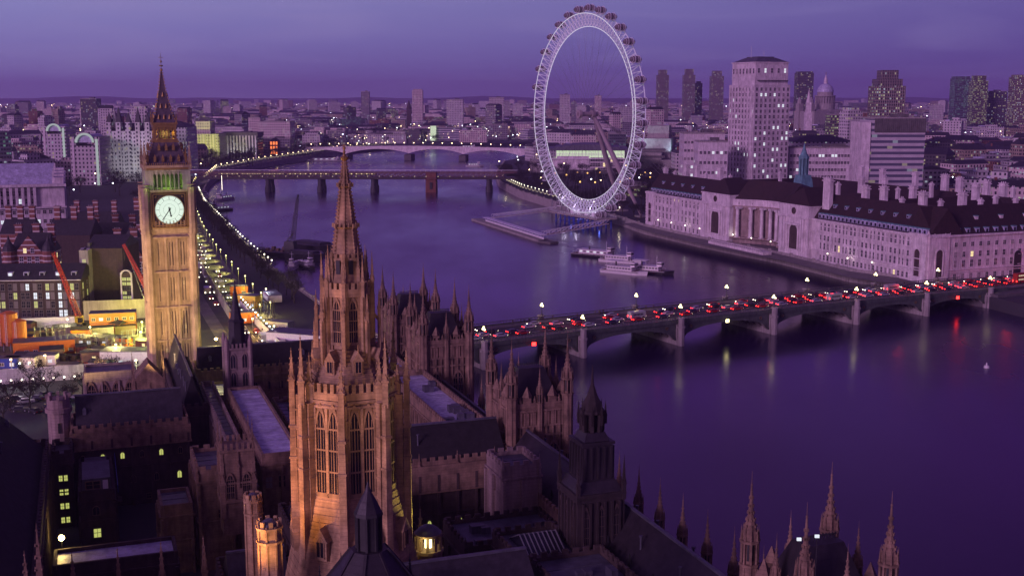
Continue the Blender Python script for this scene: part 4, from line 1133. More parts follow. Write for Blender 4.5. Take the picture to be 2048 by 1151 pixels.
# traffic
PV = [CARS[0], CARS[1], CARS[2], CARS[3], BUS, VAN]
for li, (o, dr, dens) in enumerate(((6.8, 1, 4.5), (10.4, 1, 5), (14.6, 1, 5), (18.2, -1, 8))):
    s = PIERS[0]-20+li*3
    while s < PIERS[-1]+95:
        r = rnd.random(); far = s > PIERS[4]
        i = 4 if r < (.035 if far else .012) else (5 if r < (.06 if far else .035) else rnd.randrange(4))
        nm = ['silver car', 'dark blue car', 'red car', 'black cab', 'red double-decker bus', 'silver van'][i]
        j = min(range(8), key=lambda q: abs(PIERS[q]-s))
        p = bp(s, o, bz(s)+.02)
        vehicle(PV[i], p[0], p[1], p[2], BA+(0 if dr > 0 else math.pi), '%s in the %s lane, %s' % (nm, ['first', 'second', 'third', 'fourth'][li], ['by the bridge west end', 'by the second pier', 'by the third pier', 'by the fourth pier', 'by the fifth pier', 'by the sixth pier', 'by the seventh pier', 'by the bridge east end'][j]), 'traffic on the road bridge')
        s += (13 if i == 4 else 8)+rnd.uniform(0, dens*(.3 if far else 1.6))
for s, e in ((PIERS[2], 70), (PIERS[3], 60), (PIERS[4]+10, 110), (PIERS[5], 150), (PIERS[6], 260), (PIERS[7], 320), (PIERS[7]+28, 380), (PIERS[7]+55, 400)):
    p = bp(s, 12, bz(s)+3.2); lamp('POINT', p, e*1.6, (1, .03, .03), .5, name='tail_light_glow')
# red navigation lights under two arches
for j in (1, 3, 6):
    s = (PIERS[j]+PIERS[j+1])/2; z = bz(s)-2.3
    m = MB().mat('tail_red' if j != 3 else 'lamp_warm'); m.box(0, 0, 0, 1.3, .3, 1.1); m.mat('black'); m.box(0, .25, -.1, 1.6, .2, 1.3)
    m.build('navigation_light', None, None, bp(s, -.75, z), BA, label='%s navigation light hanging under the %s arch of the road bridge' % ('red' if j != 3 else 'white', {1: 'second', 3: 'fourth', 6: 'last'}[j]), category='light')
# people on the far footway
def make_person(seed, coat):
    g = random.Random(seed); me = bpy.data.meshes.new('person'); sv = [(0, 0, .95), (0, 0, 1.25), (0, 0, 1.48), (0, .02, 1.68), (0, -.2, 1.42), (0, .2, 1.42), (.1, -.26, 1.1), (-.08, .26, 1.1), (.15, -.24, .88), (0, .25, .86), (.02, -.1, .9), (.0, .1, .9), (.12, -.1, .5), (-.02, .1, .5), (.2, -.1, .05), (-.2, .1, .05)]
    ed = [(0, 1), (1, 2), (2, 3), (2, 4), (2, 5), (4, 6), (5, 7), (6, 8), (7, 9), (0, 10), (0, 11), (10, 12), (11, 13), (12, 14), (13, 15)]
    rr = [.16, .17, .10, .11, .07, .07, .055, .055, .04, .04, .1, .1, .07, .07, .05, .05]
    me.from_pydata(sv, ed, []); o = bpy.data.objects.new('person', me); col0.objects.link(o)
    sk = o.modifiers.new('skin', 'SKIN'); me.materials.append(MT[coat])
    for v, r_ in zip(me.skin_vertices[0].data, rr): v.radius = (r_, r_)
    me.skin_vertices[0].data[0].use_root = True
    o.modifiers.new('sub', 'SUBSURF').levels = 1
    return o
PE = [make_person(1, 'dark_paint'), make_person(2, 'brick_dark'), make_person(3, 'concrete_dark')]
for i in range(46):
    s = rnd.uniform(PIERS[1], PIERS[-1]+10); o_ = rnd.choice([BW-1.6, BW-2.6, BW-3.4, 1.6]); p = bp(s, o_, bz(s)+.16); k = i % 3
    j = min(range(8), key=lambda q: abs(PIERS[q]-s))
    lab = 'person in %s on the %s footway, %s' % (['a dark coat', 'a brown coat', 'a grey coat'][k], 'near' if o_ < 2 else 'far', order[j])
    o = PE[k] if i < 3 else PE[k].copy()
    if i >= 3: col0.objects.link(o)
    o.location = p; o.rotation_euler = (0, 0, BA+rnd.choice([0, math.pi])); o['label'] = lab; o['category'] = 'person'; o['group'] = 'people walking over the road bridge'
# ================================================================ railway bridge
YH = 1062.0
HA, HB_ = G(398, 384, 0), G(1012, 386, 0); HA.y = YH+6; HB_.y = YH+2; hd = (HB_-HA); HL = hd.length; hd.normalize(); hn = Vector((-hd.y, hd.x, 0)); ha = math.atan2(hd.y, hd.x)
def hp(s, o, z): p = HA+hd*s+hn*o; return Vector((p.x, p.y, z))
plain('girder_red', (.12, .055, .05), .6)
HBR = thing('railway_bridge', 'long lattice girder railway bridge on paired piers crossing the river', 'bridge')
zr = 14.3
m = MB().mat('iron_dark'); m.bar(hp(-40, 7, zr-1.6), hp(HL+30, 7, zr-1.6), 15, .8); m.build('deck', None, HBR)
for o in (0, 14):
    m = MB().mat('girder_red')
    for z, h in ((zr+2.6, .7), (zr-2.0, .9)): m.bar(hp(-20, o, z), hp(HL+10, o, z), .8, h)
    n = int(HL/4.6)
    for i in range(n): s = i*4.6; m.bar(hp(s, o, zr-1.8), hp(s+4.6, o, zr+2.6), .5); m.bar(hp(s+4.6, o, zr-1.8), hp(s, o, zr+2.6), .5); m.bar(hp(s, o, zr-1.8), hp(s, o, zr+2.6), .6)
    m.build('lattice_girder', None, HBR)
m = MB().mat('iron_dark'); m.bar(hp(-20, -2.6, zr-2.6), hp(HL+10, -2.6, zr-2.6), 3.0, .4)
for z in (zr-2.0, zr-1.4): m.bar(hp(-20, -4.2, z), hp(HL+10, -4.2, z), .12)
n = 80
for i in range(n): s = HL*i/n; m.bar(hp(s, -4.2, zr-2.4), hp(s, -4.2, zr-1.4), .12); m.bar(hp(s, -4, zr-2.8), hp(s, -.4, zr-3.6), .25)
m.build('footbridge', None, HBR)
m = MB().mat('white_steel'); m.bar(hp(-20, 15.5, zr+4.1), hp(HL+10, 15.5, zr+4.1), .4, .35)
for i in range(60): s = HL*i/60; m.bar(hp(s, 15.5, zr), hp(s, 15.5, zr+4.1), .2)
m.build('cable_duct', None, HBR)
for px in (535, 640, 747, 862, 978):
    s = (D(px, 385, YH).x-HA.x)/hd.x
    if px == 862:
        m = MB().mat('brick'); c = hp(s, 5, 0); m.box(c.x, c.y, -2, 9.5, 20, 13.5, ha, taper=.92); m.box(c.x, c.y, 11.5, 10.6, 21, .8, ha); m.box(c.x, c.y-4, 12.3, 9, 8, 5.5, ha); m.mat('black'); m.box(c.x, c.y-9.9, 3, 2, 1.2, 6, ha); m.build('brick_pier', None, HBR)
    else:
        m = MB().mat('iron_dark')
        for o in (-1, 14): c = hp(s, o, 0); m.ngon(c.x, c.y, -2, 3.1, 5, 2.9, 14); m.ngon(c.x, c.y, 5, 2.3, zr-2.4, 2.2, 14); m.ngon(c.x, c.y, zr-3.4, 2.7, zr-2.4, 2.7, 14)
        m.bar(hp(s, -1, zr-3), hp(s, 14, zr-3), 1.6, 1.2); m.build('pier', None, HBR)
for i in range(26):
    s = HL*(.02+i*.038); 
    m = MB().mat('string_light'); m.ball((0, 0, 0), .22, 6, 4); m.build('footbridge_lamp', None, HBR, hp(s, -4.2, zr-.2))
# train
t = thing('passenger_train', 'dim passenger train standing on the railway bridge', 'train', hp(HL*.05, 9, zr-1.1), ha)
for i in range(7):
    m = MB().mat('dark_paint'); m.box(i*20.5+10, 0, .9, 20, 2.8, 2.7, top=(.995, .85)); m.mat('lit_window')
    for j in range(8): m.box(i*20.5+2.2+j*2.3, -1.38, 2.0, 1.3, .1, .7)
    m.build('carriage', None, t)
# ================================================================ concrete arch bridge beyond
YW = 1560.0
WB = thing('concrete_arch_bridge', 'pale bridge of five shallow concrete arches beyond the railway bridge', 'bridge')
x0, x1 = Xp(640, YW+60, 300), Xp(1100, YW, 318)
def wbp(t, o, z): return (x0+(x1-x0)*t, YW+62-70*t+o, z)
m = MB().mat('portland'); nsp = 5; n = 14; tp = [.115, .395, .632, .875]
tp = [-.10]+tp+[1.08]
def wz(t): return 13.0+3.5*math.sin(max(0, min(1, t*.9+.08))*math.pi)
for a, b in zip(tp, tp[1:]):
    m = MB().mat('portland')
    for o in (0, 24):
        vs = []
        for i in range(n+1):
            t = a+(b-a)*i/n; z = wz(t)-1.7-5.6*(2*i/n-1)**2*(1 if abs(2*i/n-1) < .97 else 1.05); vs += [wbp(t, o, z), wbp(t, o, wz(t)+1.3), wbp(t, o+1.2, z), wbp(t, o+1.2, wz(t)+1.3)]
        m.add(vs, [f for i in range(n) for f in ((4*i, 4*i+4, 4*i+5, 4*i+1), (4*i+2, 4*i+3, 4*i+7, 4*i+6), (4*i+1, 4*i+5, 4*i+7, 4*i+3))])
    vs = []
    for i in range(n+1): t = a+(b-a)*i/n; vs += [wbp(t, 0, wz(t)-1.7-5.6*(2*i/n-1)**2), wbp(t, 25, wz(t)-1.7-5.6*(2*i/n-1)**2)]
    m.add(vs, [(2*i, 2*i+2, 2*i+3, 2*i+1) for i in range(n)])
    m.build('arch_span', None, WB)
m = MB().mat('asphalt'); m.add([wbp(t/20, o, wz(t/20)) for t in range(-4, 25) for o in (1.3, 23.7)], [(2*i, 2*i+1, 2*i+3, 2*i+2) for i in range(28)]); m.build('roadway', None, WB)
for t in tp[1:-1]:
    m = MB().mat('concrete_dark'); c = wbp(t, 12, 0); m.box(c[0], c[1], -2, 9, 29, wz(t)-7.2, -.1); m.build('pier', None, WB)
WL = [wbp(i/24, 2, wz(i/24)) for i in range(-1, 26)]
# ================================================================ the long riverside palace (south bank)
HA0 = Vector((84, 748, 0)); HA1 = Vector((178, 510, 0)); HD = (HA1-HA0).normalized(); HLN = (HA1-HA0).length; HR = math.atan2(HD.y, HD.x); HN = Vector((HD.y, -HD.x, 0))
def hx(px, z=15.0):
    lo, hi = -30.0, HLN+30
    for _ in range(50):
        md = (lo+hi)/2; p = HA0+HD*md; q = CX+F*p.x/(p.y*CT-(z-HC)*ST)
        if q < px: lo = md
        else: hi = md
    return lo
CHL = thing('riverside_palace', 'long pale stone riverside palace with crescent colonnade, dark roofs and tall white chimneys', 'building', (HA0.x, HA0.y, 5), HR)
def hl(p): return Matrix.Rotation(-HR, 3, 'Z') @ (Vector((p[0], p[1], p[2]))-Vector((HA0.x, HA0.y, 5)))
x1, x2, x3, x4, x5, x6 = hx(1410), hx(1466), hx(1566), hx(1624), hx(1832), HLN
EH = 20.5
w_ = Wins(CHL, 'portland')
def wing(xa, xb, y0=0, dpt=19, name='wall'):
    m = MB().mat('portland'); m.box((xa+xb)/2, y0+dpt/2, -1, xb-xa, dpt, EH+1)
    for z, pr, h in ((3.9, .25, .3), (5.0, .45, .35), (14.2, .25, .3), (EH-.9, .8, .9)): m.box((xa+xb)/2, y0+.1, z, xb-xa, .5+pr*2, h)
    for i in range(int((xb-xa)/4)+1):
        m.box(xa+i*4+.2, y0-.06, 5.4, .55, .5, EH-6.4)
    for z in (9.6, 17.1): m.box((xa+xb)/2, y0+.1, z, xb-xa, .7, .22)
    m.build(name, None, CHL)
    m = MB().mat('slate_red'); m.gable(xa-.3, xb+.3, y0+.6, y0+dpt-.3, EH, EH+11.5); m.build('roof', None, CHL)
def dorm(xa, xb, y0, n, zz, wd, hgt, back=2.2, mat='copper_roof', name='dormer'):
    for i in range(n):
        x = xa+(xb-xa)*(i+.5)/n; m = MB().mat('lead'); m.box(x, y0+back/2, zz, wd, back, hgt); m.mat(mat); m.box(x, y0+back/2, zz+hgt, wd*1.18, back*1.1, .35, top=(.8, .9)); m.mat('glass_dark'); m.box(x, y0-.02, zz+.3, wd*.6, .1, hgt*.65); m.build(name, None, CHL)
for xa, xb, nn in ((0, x1, 16), (x4, x6, 26)):
    wing(xa, xb)
    for z, h in ((1.0, 2.3), (6.2, 3.0), (10.6, 2.3), (15.2, 1.8), (17.6, 1.2)):
        w_.row((xa+6, 0), (xb-(8 if xb > 200 else 1), 0), nn-2, z, 1.25, h, 'rect', .02, 'lit_window')
    dorm(xa+3, xb-2, .9, nn, EH+.2, 2.3, 2.3); dorm(xa+6, xb-6, 4.6, nn//3, EH+5.6, 1.5, 1.4)
# end pavilions with big niche arches
for xa in (.2, x6-11):
    m = MB().mat('portland'); m.box(xa+5.4, .3, -1, 11, 1.6, EH+1.6); m.box(xa+5.4, .1, EH-.3, 11.6, 2.4, .7)
    for k in range(10):
        for q in (.7, 10.1): m.box(xa+q, -.62, 1+k*1.9, 1.3, .3, 1.0)
    m.mat('black')
    n = 12; pts = [(-2.1, 2.5)]+[(-2.1*math.cos(math.pi*i/n), 12.5+2.1*math.sin(math.pi*i/n)) for i in range(n+1)]+[(2.1, 2.5)]
    m.mat('stone_dark'); m.add([(xa+5.4+x, -.53, z) for x, z in pts], [tuple(range(len(pts)))]); m.mat('portland')
    for a, b in zip(pts, pts[1:]): m.bar((xa+5.4+a[0], -.65, a[1]), (xa+5.4+b[0], -.65, b[1]), .6, .5)
    for z in (6, 10): m.box(xa+5.4, -.6, z, 4, .3, .4)
    m.build('end_pavilion', None, CHL)
# two tall pavilions flanking the crescent
for xa, xb in ((x1, x2), (x3, x4)):
    cx_ = (xa+xb)/2; wd = xb-xa
    m = MB().mat('portland'); m.box(cx_, 8, -1, wd, 21, EH+6); m.box(cx_, 8, EH-.7, wd+1, 22, .9); m.box(cx_, 8, EH+5, wd+.8, 21.6, .7)
    for s in (-1, 1):
        for k in (0, 1): m.box(cx_+s*(wd*.36-k*1.9), -3.0, 3.5, 1.2, .9, EH-4.5)
    m.build('pavilion', None, CHL)
    m = MB().mat('stone_dark'); n = 10; r = wd*.13
    pts = [(-r, 4)]+[(-r*math.cos(math.pi*i/n), 13+r*math.sin(math.pi*i/n)) for i in range(n+1)]+[(r, 4)]
    m.add([(cx_+x, -2.56, z) for x, z in pts], [tuple(range(len(pts)))])
    for i in range(14): t, u = i*math.pi/7, (i+1)*math.pi/7; m.bar((cx_+1.5*math.cos(t), -2.6, EH+2.6+1.5*math.sin(t)), (cx_+1.5*math.cos(u), -2.6, EH+2.6+1.5*math.sin(u)), .4)
    m.add([(cx_+1.4*math.cos(i*math.pi/6), -2.55, EH+2.6+1.4*math.sin(i*math.pi/6)) for i in range(12)], [tuple(range(12))])
    m.build('niche', None, CHL)
    m = MB().mat('portland')
    for s in (-1, 1): m.rod((cx_+s*wd*.19, -2.9, 3.6), (cx_+s*wd*.19, -2.9, 16), .5, .42, 10)
    m.box(cx_, -3, 16, wd*.5, 1.2, 1.0); m.build('column_screen', None, CHL)
    m = MB().mat('slate_red'); m.gable(xa-.5, xb+.5, -2.2, 18.6, EH+5.7, EH+14, 'y', 5); m.build('roof', None, CHL)
# crescent
ng = 16; xm = (x2+x3)/2; hwid = (x3-x2)/2; sag = 13.0
def cr(t, off=0): # t -1..1
    return (xm+hwid*t, sag*(1-t*t)+off)
m = MB().mat('stone_pale'); pf = [cr(-1+2*i/ng) for i in range(ng+1)]; pb = [cr(-1+2*i/ng, 14) for i in range(ng+1)]  # darker stone behind the columns: the recess's shade put into its colour
m.prism(pf+pb[::-1], -1, EH+3.4)
for a, b in zip(pf, pf[1:]):
    m.bar((a[0], a[1]-.5, EH-.5), (b[0], b[1]-.5, EH-.5), 1.3, 1.2); m.mat('portland'); m.bar((a[0], a[1]-.4, EH+3.2), (b[0], b[1]-.4, EH+3.2), 1.1, .7); m.bar((a[0], a[1]-.25, EH+1.5), (b[0], b[1]-.25, EH+1.5), .6, 2.9); m.mat('stone_pale'); m.bar((a[0], a[1]-1.6, 3.2), (b[0], b[1]-1.6, 3.2), 3.6, .8)
m.build('crescent_wall', None, CHL)
m = MB().mat('slate_red'); n0 = len(pf)
vs = [(x, y+.6, EH+3.4) for x, y in pf]+[(x, y+9+0*y, EH+13.5) for x, y in pf]+[(x, y+14, EH+12) for x, y in pf]
m.add(vs, [(i, i+1, n0+i+1, n0+i) for i in range(n0-1)]+[(n0+i, n0+i+1, 2*n0+i+1, 2*n0+i) for i in range(n0-1)]+[(0, n0, 2*n0), (n0-1, 2*n0-1, 3*n0-1)])
m.build('roof', None, CHL)
for i in range(8):
    x, y = cr(-.86+1.72*i/7, -1.5); m = MB().mat('portland'); m.rod((x, y-1.2, 3.8), (x, y-1.2, EH-1.6), 1.05, .9, 12); m.box(x, y-1.2, 3.4, 2.4, 2.4, .5); m.box(x, y-.6, EH-1.6, 2.4, 3.2, 1.2); m.build('column', None, CHL)
for i in range(9):
    t = -.92+1.84*(i)/8; x, y = cr(t); an = math.atan2(-2*sag*t, hwid)
    for z, h in ((4.5, 2.8), (8.8, 2.6), (13, 2.2)): w_.add(x, y-.12, z, an, 2.3, h*1.15, 'rect')
    m = MB().mat('stone_dark'); m.rod((x, y-.05, EH+1.3), (x, y-.25, EH+1.3), .85, n=14); m.build('roundel', None, CHL)
w_.row((x2+3, -.0), (x2+3.1, 0), 1, 5, 1.2, 2.2)
# facade towards the bridge
YL = 120.0
m = MB().mat('portland'); m.box(x6-9.5, 19+YL/2-9.5, -1, 19, YL, EH+1)
for z, pr, h in ((3.9, .25, .3), (5.0, .45, .35), (EH-.9, .8, .9)): m.box(x6-.1, YL/2, z, .5+pr*2, YL, h)
m.build('wall', None, CHL)
m = MB().mat('slate_red'); m.gable(x6-18.4, x6-.6, 3, YL+9, EH, EH+11.5, 'y'); m.build('roof', None, CHL)
for z, h in ((1.0, 2.3), (6.2, 3.0), (10.6, 2.3), (15.2, 1.8)): w_.row((x6, 13), (x6, YL), 24, z, 1.5, h, 'rect', .03, 'lit_window')
m = MB().mat('portland'); m.box(x6-.3, 6, -1, 1.6, 11, EH+1.6)
m.mat('stone_dark'); n = 12; pts = [(-2.1, 2.5)]+[(-2.1*math.cos(math.pi*i/n), 12.5+2.1*math.sin(math.pi*i/n)) for i in range(n+1)]+[(2.1, 2.5)]
m.add([(x6+.53, 6+x, z) for x, z in pts], [tuple(range(len(pts)))]); m.mat('portland')
for a, b in zip(pts, pts[1:]): m.bar((x6+.65, 6+a[0], a[1]), (x6+.65, 6+b[0], b[1]), .6, .5)
for yy in (.4, 3.2, 9, 11.6): m.ngon(x6-.3, yy, EH+.6, .8, EH+2.2, .1, 6)
m.build('end_pavilion', None, CHL)
m = MB().mat('black'); m.add([(x6+.2, 50+x, z-2.5) for x, z in pts], [tuple(range(len(pts)))]); m.build('carriage_arch', None, CHL)
for i in range(20):
    y = 12+i*5.2; m = MB().mat('lead'); m.box(x6-2.1, y, EH+.2, 2.2, 1.9, 2.0); m.mat('copper_roof'); m.box(x6-2.1, y, EH+2.2, 2.4, 2.25, .35); m.mat('glass_dark'); m.box(x6-.98, y, EH+.5, .1, 1.1, 1.3); m.build('dormer', None, CHL)
for i in range(7):
    y = 16+i*14; m = MB().mat('portland'); m.box(x6-5.6, y, EH+5.6, 2.2, 1.5, 1.4); m.mat('copper_roof'); m.box(x6-5.6, y, EH+7, 2.4, 1.8, .3); m.build('dormer', None, CHL)
# inner ranges of dark roofs behind
for (xa, xb, ya, yb, axn) in ((x4+6, x6-24, 33, 50, 'x'), (x1-20, x4-10, 45, 62, 'x'), (x4-6, x4+12, 22, 90, 'y'), (x6-70, x6-52, 22, 96, 'y'), (20, x6-22, 98, 116, 'x'), (20, 36, 22, 96, 'y')):
    m = MB().mat('portland'); m.box((xa+xb)/2, (ya+yb)/2, -1, xb-xa, yb-ya, EH-1); m.build('wall', None, CHL)
    m = MB().mat('slate_red'); m.gable(xa-.3, xb+.3, ya-.3, yb+.3, EH-2, EH+8, axn); m.build('roof', None, CHL)
for (px, pb, pt, wd) in ((1331, 362, 337, 2.4), (1372, 366, 330, 2.6), (1394, 368, 332, 2.6), (1440, 372, 336, 3.2), (1655, 412, 357, 4.6), (1722, 388, 355, 3.2), (1730, 414, 373, 3.4), (1697, 355, 332, 3), (1722, 356, 334, 3.4), (1764, 367, 340, 3), (1769, 375, 355, 3), (1766, 420, 374, 3.2), (1830, 370, 346, 3), (1825, 403, 373, 3.2), (1844, 431, 385, 3.4), (1889, 378, 350, 4), (1918, 384, 356, 3.4), (1923, 425, 385, 3.4), (1950, 406, 369, 3.2), (1972, 389, 363, 3.4), (2005, 398, 367, 3.6)):
    g = G(px, pb, 5+EH+6); zt = D(px, pt, g.y).z-5; q = hl(g); m = MB().mat('portland'); h = zt-(EH+3)
    wd *= 1.3; m.box(q.x, q.y, EH-2, wd*.95, 2.2, h+5, top=(.92, .9)); m.box(q.x, q.y, EH+3+h-1.3, wd*1.12, 2.8, .5); m.box(q.x, q.y, EH+3+h, wd*1.05, 2.6, .4)
    for k in (-.3, 0, .3): m.ngon(q.x+k*wd, q.y, EH+3.4+h, .28, EH+4.1+h, .25, 6)
    m.build('chimney', None, CHL)
for (px, pb, pt, wd) in ((1350, 364, 343, 1.6), (1412, 369, 346, 1.7), (1460, 372, 350, 1.8), (1560, 366, 344, 1.9), (1675, 404, 366, 2.2), (1795, 398, 376, 2.0), (1803, 424, 396, 2.2), (1862, 392, 366, 2.2), (1880, 428, 400, 2.2), (1960, 424, 398, 2.2), (1990, 418, 392, 2.2), (2030, 424, 396, 2.2), (2025, 398, 374, 2.2)):
    g = G(px, pb, 5+EH+6); q = hl(g); h = D(px, pt, g.y).z-5-(EH+3); m = MB().mat('portland')
    m.box(q.x, q.y, EH-2, wd, 1.6, h+5, top=(.92, .9)); m.box(q.x, q.y, EH+2+h, wd*1.25, 2.1, .5)
    for k in (-.25, .25): m.ngon(q.x+k*wd, q.y, EH+3+h, .25, EH+3.8+h, .22, 6)
    m.build('chimney', None, CHL)
# copper fleche over the centre
g = G(1606, 366, 5+EH+12); q = hl(g); zt = D(1606, 285, g.y).z-5; zb_ = EH+11; H = zt-zb_
m = MB().mat('copper_roof'); m.box(q.x, q.y, zb_-6, 9, 9, 6+H*.16, top=(.75, .75)); m.box(q.x, q.y, zb_+H*.16, 6.2, 6.2, H*.08)
for i in range(8): a = i*math.pi/4; m.rod((q.x+2.4*math.cos(a), q.y+2.4*math.sin(a), zb_+H*.24), (q.x+2.4*math.cos(a), q.y+2.4*math.sin(a), zb_+H*.62), .32, n=6)
m.ngon(q.x, q.y, zb_+H*.24, 1.5, zb_+H*.62, 1.5, 8); m.stack(q.x, q.y, [(zb_+H*.62, 3.0), (zb_+H*.66, 2.9), (zb_+H*.74, 1.7), (zb_+H*.84, .9), (zb_+H, .1)], 8)
m.build('copper_fleche', None, CHL)
w_.done(100)
m = MB().mat('white_steel'); p0 = G(1494, 482, 5); m.rod((0, 0, 0), (0, 0, 24), .2, .1, 6); m.ball((0, 0, 24), .3, 6, 4); m.build('flagpole', None, None, p0, label='thin white flagpole standing before the crescent colonnade', category='flagpole')
m = MB().mat('dark_paint'); m.add([(.2, 0, 20.2), (3.4, .5, 19.9), (3.5, .6, 22.3), (.2, 0, 22.8)], [(0, 1, 2, 3)]); m.build('flag', None, None, p0, label='dark flag flying from the pole before the crescent colonnade', category='flag')
# terrace in front of crescent
m = MB().mat('portland'); c = HA0+HD*((x2+x3)/2)+HN*11
m.box(c.x, c.y, 4.9, x3-x2+6, 5, 1.6, HR); 
for i in range(26): p = HA0+HD*(x2+(x3-x2)*i/25)+HN*13.6; m.box(p.x, p.y, 6.5, .3, .3, .9, HR)
p, q = HA0+HD*x2+HN*13.6, HA0+HD*x3+HN*13.6; m.bar((p.x, p.y, 7.5), (q.x, q.y, 7.5), .4, .25)
m.build('terrace', None, None, label='low balustraded stone terrace below the crescent colonnade', category='terrace')
# white lion statue on a plinth by the bridge
LI = thing('lion_statue', 'white stone lion standing on a plinth before the arched corner pavilion', 'statue', G(1888, 552, 5), HR+R(90))
m = MB().mat('concrete'); m.box(0, 0, 0, 5, 2.6, 3); m.build('plinth', None, LI)
m = MB().mat('white_paint'); me = bpy.data.meshes.new('lion')
sv = [(-1.4, 0, 4.9), (-.4, 0, 4.95), (.7, 0, 5.1), (1.3, 0, 5.8), (1.9, 0, 6.0), (2.3, 0, 5.8), (.9, .4, 4.4), (.9, -.4, 4.4), (1.1, .45, 3.1), (1.0, -.45, 3.1), (-1.5, .4, 4.2), (-1.5, -.4, 4.2), (-1.9, .4, 3.7), (-1.9, -.4, 3.7), (-1.6, .4, 3.1), (-1.6, -.4, 3.1), (-2.1, 0, 4.9), (-2.6, 0, 4.1)]
ed = [(1, 0), (1, 2), (2, 3), (3, 4), (4, 5), (2, 6), (2, 7), (6, 8), (7, 9), (0, 10), (0, 11), (10, 12), (11, 13), (12, 14), (13, 15), (0, 16), (16, 17)]
me.from_pydata(sv, ed, []); lo = bpy.data.objects.new('body', me); col0.objects.link(lo); lo.parent = LI; lo.modifiers.new('s', 'SKIN'); me.materials.append(MT['white_paint'])
for v, r_ in zip(me.skin_vertices[0].data, [.5, .55, .65, .72, .5, .25, .28, .28, .2, .2, .32, .32, .2, .2, .2, .2, .12, .12]): v.radius = (r_, r_)
me.skin_vertices[0].data[1].use_root = True; lo.modifiers.new('u', 'SUBSURF').levels = 1
# lamps on the south river walk
def simple_lamp(mat='lamp_white', h=4.5, name='street_lamp', r=.32):
    t = thing(name, 'lamp', 'street lamp'); m = MB().mat('iron_dark'); m.rod((0, 0, 0), (0, 0, h), .12, .07, 6); m.ngon(0, 0, 0, .35, .5, .25, 6); m.build('post', None, t)
    m = MB().mat(mat); m.ball((0, 0, h+.25), r, 8, 6); m.build('globe', None, t); return t
SLW = simple_lamp(); lfirst = [True]
def put_lamp(P, x, y, z, label, group, e=0, col=(1, .85, .6), hh=4.8, flag={}):
    if P not in flag: flag[P] = 1; P.location = (x, y, z); P['label'] = label; P['group'] = group
    else: dup(P, (x, y, z), 0, None, label, group)
    if e: lamp('POINT', (x, y, z+hh+.7), e, col, .3, name='lamp_light')
for i, (x, y) in enumerate(along([tuple(p) for p in SB[4:9]], 17, 3.5)):
    put_lamp(SLW, x, y, 5, 'small globe lamp on the river walk below the long riverside palace', 'lamps below the long riverside palace', 90 if i % 3 == 0 else 0, (1, .9, .85))
SLF = simple_lamp('lamp_white', 6, 'embankment_lamp', .34)
for i, (x, y) in enumerate(along([tuple(p) for p in SB[9:13]], 11, 2.0)):
    put_lamp(SLF, x, y, 5, 'bright lamp on the curved river wall beside the park and big wheel', 'lamps along the curved south river wall', 200 if i % 7 == 0 else 0, (1, .8, .5))
SLN = simple_lamp('lamp_white', 6, 'embankment_lamp', .36)
for i, (x, y) in enumerate(along([tuple(p) for p in NB[4:9]], 11, -2.5)):
    put_lamp(SLN, x, y, 5, 'white lamp on the river side of the north embankment wall', 'lamps along the north embankment wall', 200 if i % 8 == 0 else 0, (1, .85, .6))
SLM = simple_lamp('lamp_far', 7, 'embankment_lamp', .38)
for i, (x, y) in enumerate(along([tuple(p) for p in NB[9:15]], 20, -3)):
    put_lamp(SLM, x, y, 5, 'warm lamp in the bright string along the far curving embankment', 'lamps along the far curving embankment', 500 if i % 6 == 0 else 0, (1, .75, .4))
# light strings hung in swags between the wall lamps
def swag(pts, step, off, z, label, mat='lamp_white', r=.13):
    m = MB().mat(mat); q = along([tuple(p) for p in pts], step, off)
    for a, b in zip(q, q[1:]):
        for k in range(7):
            t = k/7; m.ball((a[0]+(b[0]-a[0])*t, a[1]+(b[1]-a[1])*t, z-1.5*(1-(2*t-1)**2)), r, 5, 3)
    m.build('light_string', None, None, label=label, category='light string')
swag(NB[4:9], 11, -2.5, 10.3, 'swagged string of white bulbs along the north embankment wall', 'string_light')
swag(SB[9:13], 11, 2.0, 10.3, 'swagged string of bulbs along the curved south river wall', 'string_light', r=.14)
swag(NB[9:15], 11, -3, 11.2, 'swagged bright string of bulbs on the far curving embankment', 'string_light', .15)
WLMP = simple_lamp('lamp_far', 6, 'bridge_lamp', .5)
for p in WL: put_lamp(WLMP, p[0], p[1], p[2], 'small warm lamp on the pale concrete arch bridge', 'lamps on the concrete arch bridge')
for o, x in ((1, 560), (1, 700)): pass
# ================================================================ landmark blocks of the city
facade('f_white', (.55, .52, .52), 3.4, 3.7, .42, .5, .10, lc2=(.8, .9, 1), ls=3)
facade('f_pink', (.62, .52, .5), 3.2, 3.6, .42, .52, .10, lc=(1, .95, .8), ls=3.5, roof=(.3, .28, .28))
facade('f_grey', (.26, .24, .26), 3.4, 3.5, .6, .45, .14, ls=3)
facade('f_dark', (.09, .08, .09), 3.0, 3.4, .6, .5, .16, ls=3)
facade('f_glass', (.10, .11, .13), 2.4, 3.6, .8, .5, .3, lc=(.5, 1, .75), lc2=(.5, .85, 1), ls=1.0)
facade('f_brick', (.20, .09, .065), 3.2, 3.4, .4, .5, .12, ls=3)
facade('f_bands', (.50, .47, .50), 3.6, 3.9, .9, .48, .07, band=True, dark=(.09, .09, .13), ls=1.6)
facade('f_tan', (.34, .27, .21), 3.3, 3.5, .45, .5, .12, ls=3)
facade('f_busy', (.14, .12, .10), 2.6, 3.5, .75, .5, .45, lc=(1, .95, .45), lc2=(.9, 1, .6), ls=1.6)
facade('f_tower', (.20, .17, .16), 2.6, 3.0, .45, .7, .10, lc=(1, .9, .6), ls=3)
